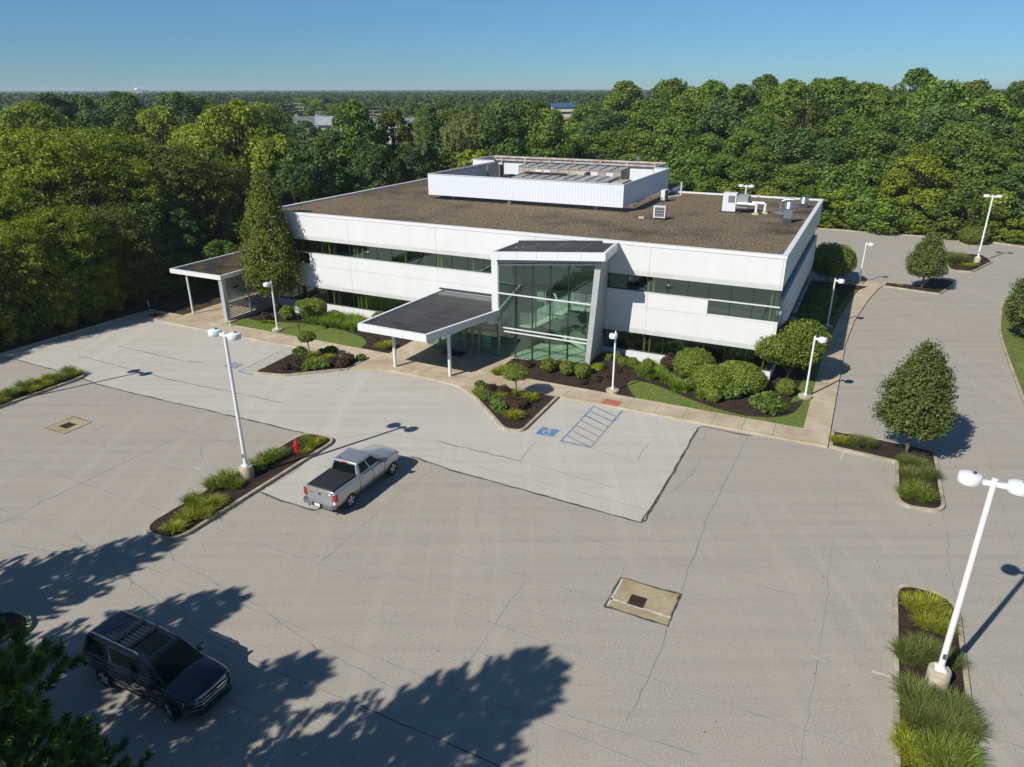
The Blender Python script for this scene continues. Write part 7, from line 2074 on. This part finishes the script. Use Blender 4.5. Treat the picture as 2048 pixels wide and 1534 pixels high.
# ================================================================== daylight
EL, = (R(40.0),)
sd = Vector((-0.765, -0.644, 0)).normalized()
az = math.atan2(sd.x, sd.y)                      # clockwise from +Y
sun = bpy.data.lights.new('sun', 'SUN')
sun.energy = 3.55
sun.angle = R(0.55)
sun.color = (1.0, 0.945, 0.86)
so = bpy.data.objects.new('sun', sun); COL.objects.link(so)
dirv = Vector((sd.x * math.cos(EL), sd.y * math.cos(EL), math.sin(EL)))
so.rotation_euler = dirv.to_track_quat('Z', 'Y').to_euler()
so.location = dirv * 200
w = bpy.data.worlds.new('World'); SC.world = w
w.use_nodes = True
nt = w.node_tree
bg = nt.nodes['Background']
sky = nt.nodes.new('ShaderNodeTexSky')
sky.sky_type = 'NISHITA'
sky.sun_disc = False
sky.sun_elevation = EL
sky.sun_rotation = az
sky.altitude = 800
sky.air_density = 0.6
sky.dust_density = 0.0
sky.ozone_density = 9.0
hs = nt.nodes.new('ShaderNodeMix'); hs.data_type = 'RGBA'; hs.blend_type = 'MULTIPLY'; hs.inputs[0].default_value = 1.0
hs.inputs[7].default_value = (0.93, 1.05, 0.88, 1.0)        # tint multiplied over the sky for a steelier blue
tcw = nt.nodes.new('ShaderNodeTexCoord'); sx = nt.nodes.new('ShaderNodeSeparateXYZ'); el = nt.nodes.new('ShaderNodeMapRange')
nt.links.new(tcw.outputs['Generated'], sx.inputs[0]); nt.links.new(sx.outputs['Z'], el.inputs['Value'])
el.inputs['From Min'].default_value = 0.0; el.inputs['From Max'].default_value = 0.16; el.inputs['To Min'].default_value = 0.50; el.inputs['To Max'].default_value = 1.0
low_dim = nt.nodes.new('ShaderNodeVectorMath'); low_dim.operation = 'SCALE'     # hand-set gradient painted over the sky, dims it towards the horizon
nt.links.new(hs.outputs[2], low_dim.inputs[0]); nt.links.new(el.outputs[0], low_dim.inputs['Scale'])
nt.links.new(sky.outputs[0], hs.inputs[6])
nt.links.new(low_dim.outputs[0], bg.inputs['Color'])
bg.inputs['Strength'].default_value = 0.092
vs = SC.view_settings
vs.view_transform = 'Standard'; vs.look = 'None'; vs.gamma = 1.0; vs.exposure = 0.52; vs.use_curve_mapping = False
SC.display_settings.display_device = 'sRGB'

HAZE = True
if HAZE:
    mb = MB(); mb.box((-4600, -300, -1.1), (4600, 4600, 34))
    hz = mb.build('haze', [])
    m = bpy.data.materials.new('haze_air'); m.use_nodes = True
    t_ = m.node_tree; t_.nodes.clear()
    out = nd(t_, 'ShaderNodeOutputMaterial'); pv = nd(t_, 'ShaderNodeVolumePrincipled')
    pv.inputs['Color'].default_value = (0.82, 0.91, 1.0, 1)
    pv.inputs['Density'].default_value = 0.00018
    pv.inputs['Anisotropy'].default_value = 0.0
    t_.links.new(pv.outputs[0], out.inputs['Volume'])
    hz.data.materials.append(m)
    tag(hz, kind='stuff')
cy = SC.cycles
cy.max_bounces = 8; cy.diffuse_bounces = 3; cy.glossy_bounces = 3; cy.transmission_bounces = 4; cy.transparent_max_bounces = 10; cy.volume_bounces = 0
cy.use_denoising = True
cy.sample_clamp_indirect = 6.0
cy.caustics_reflective = False; cy.caustics_refractive = False
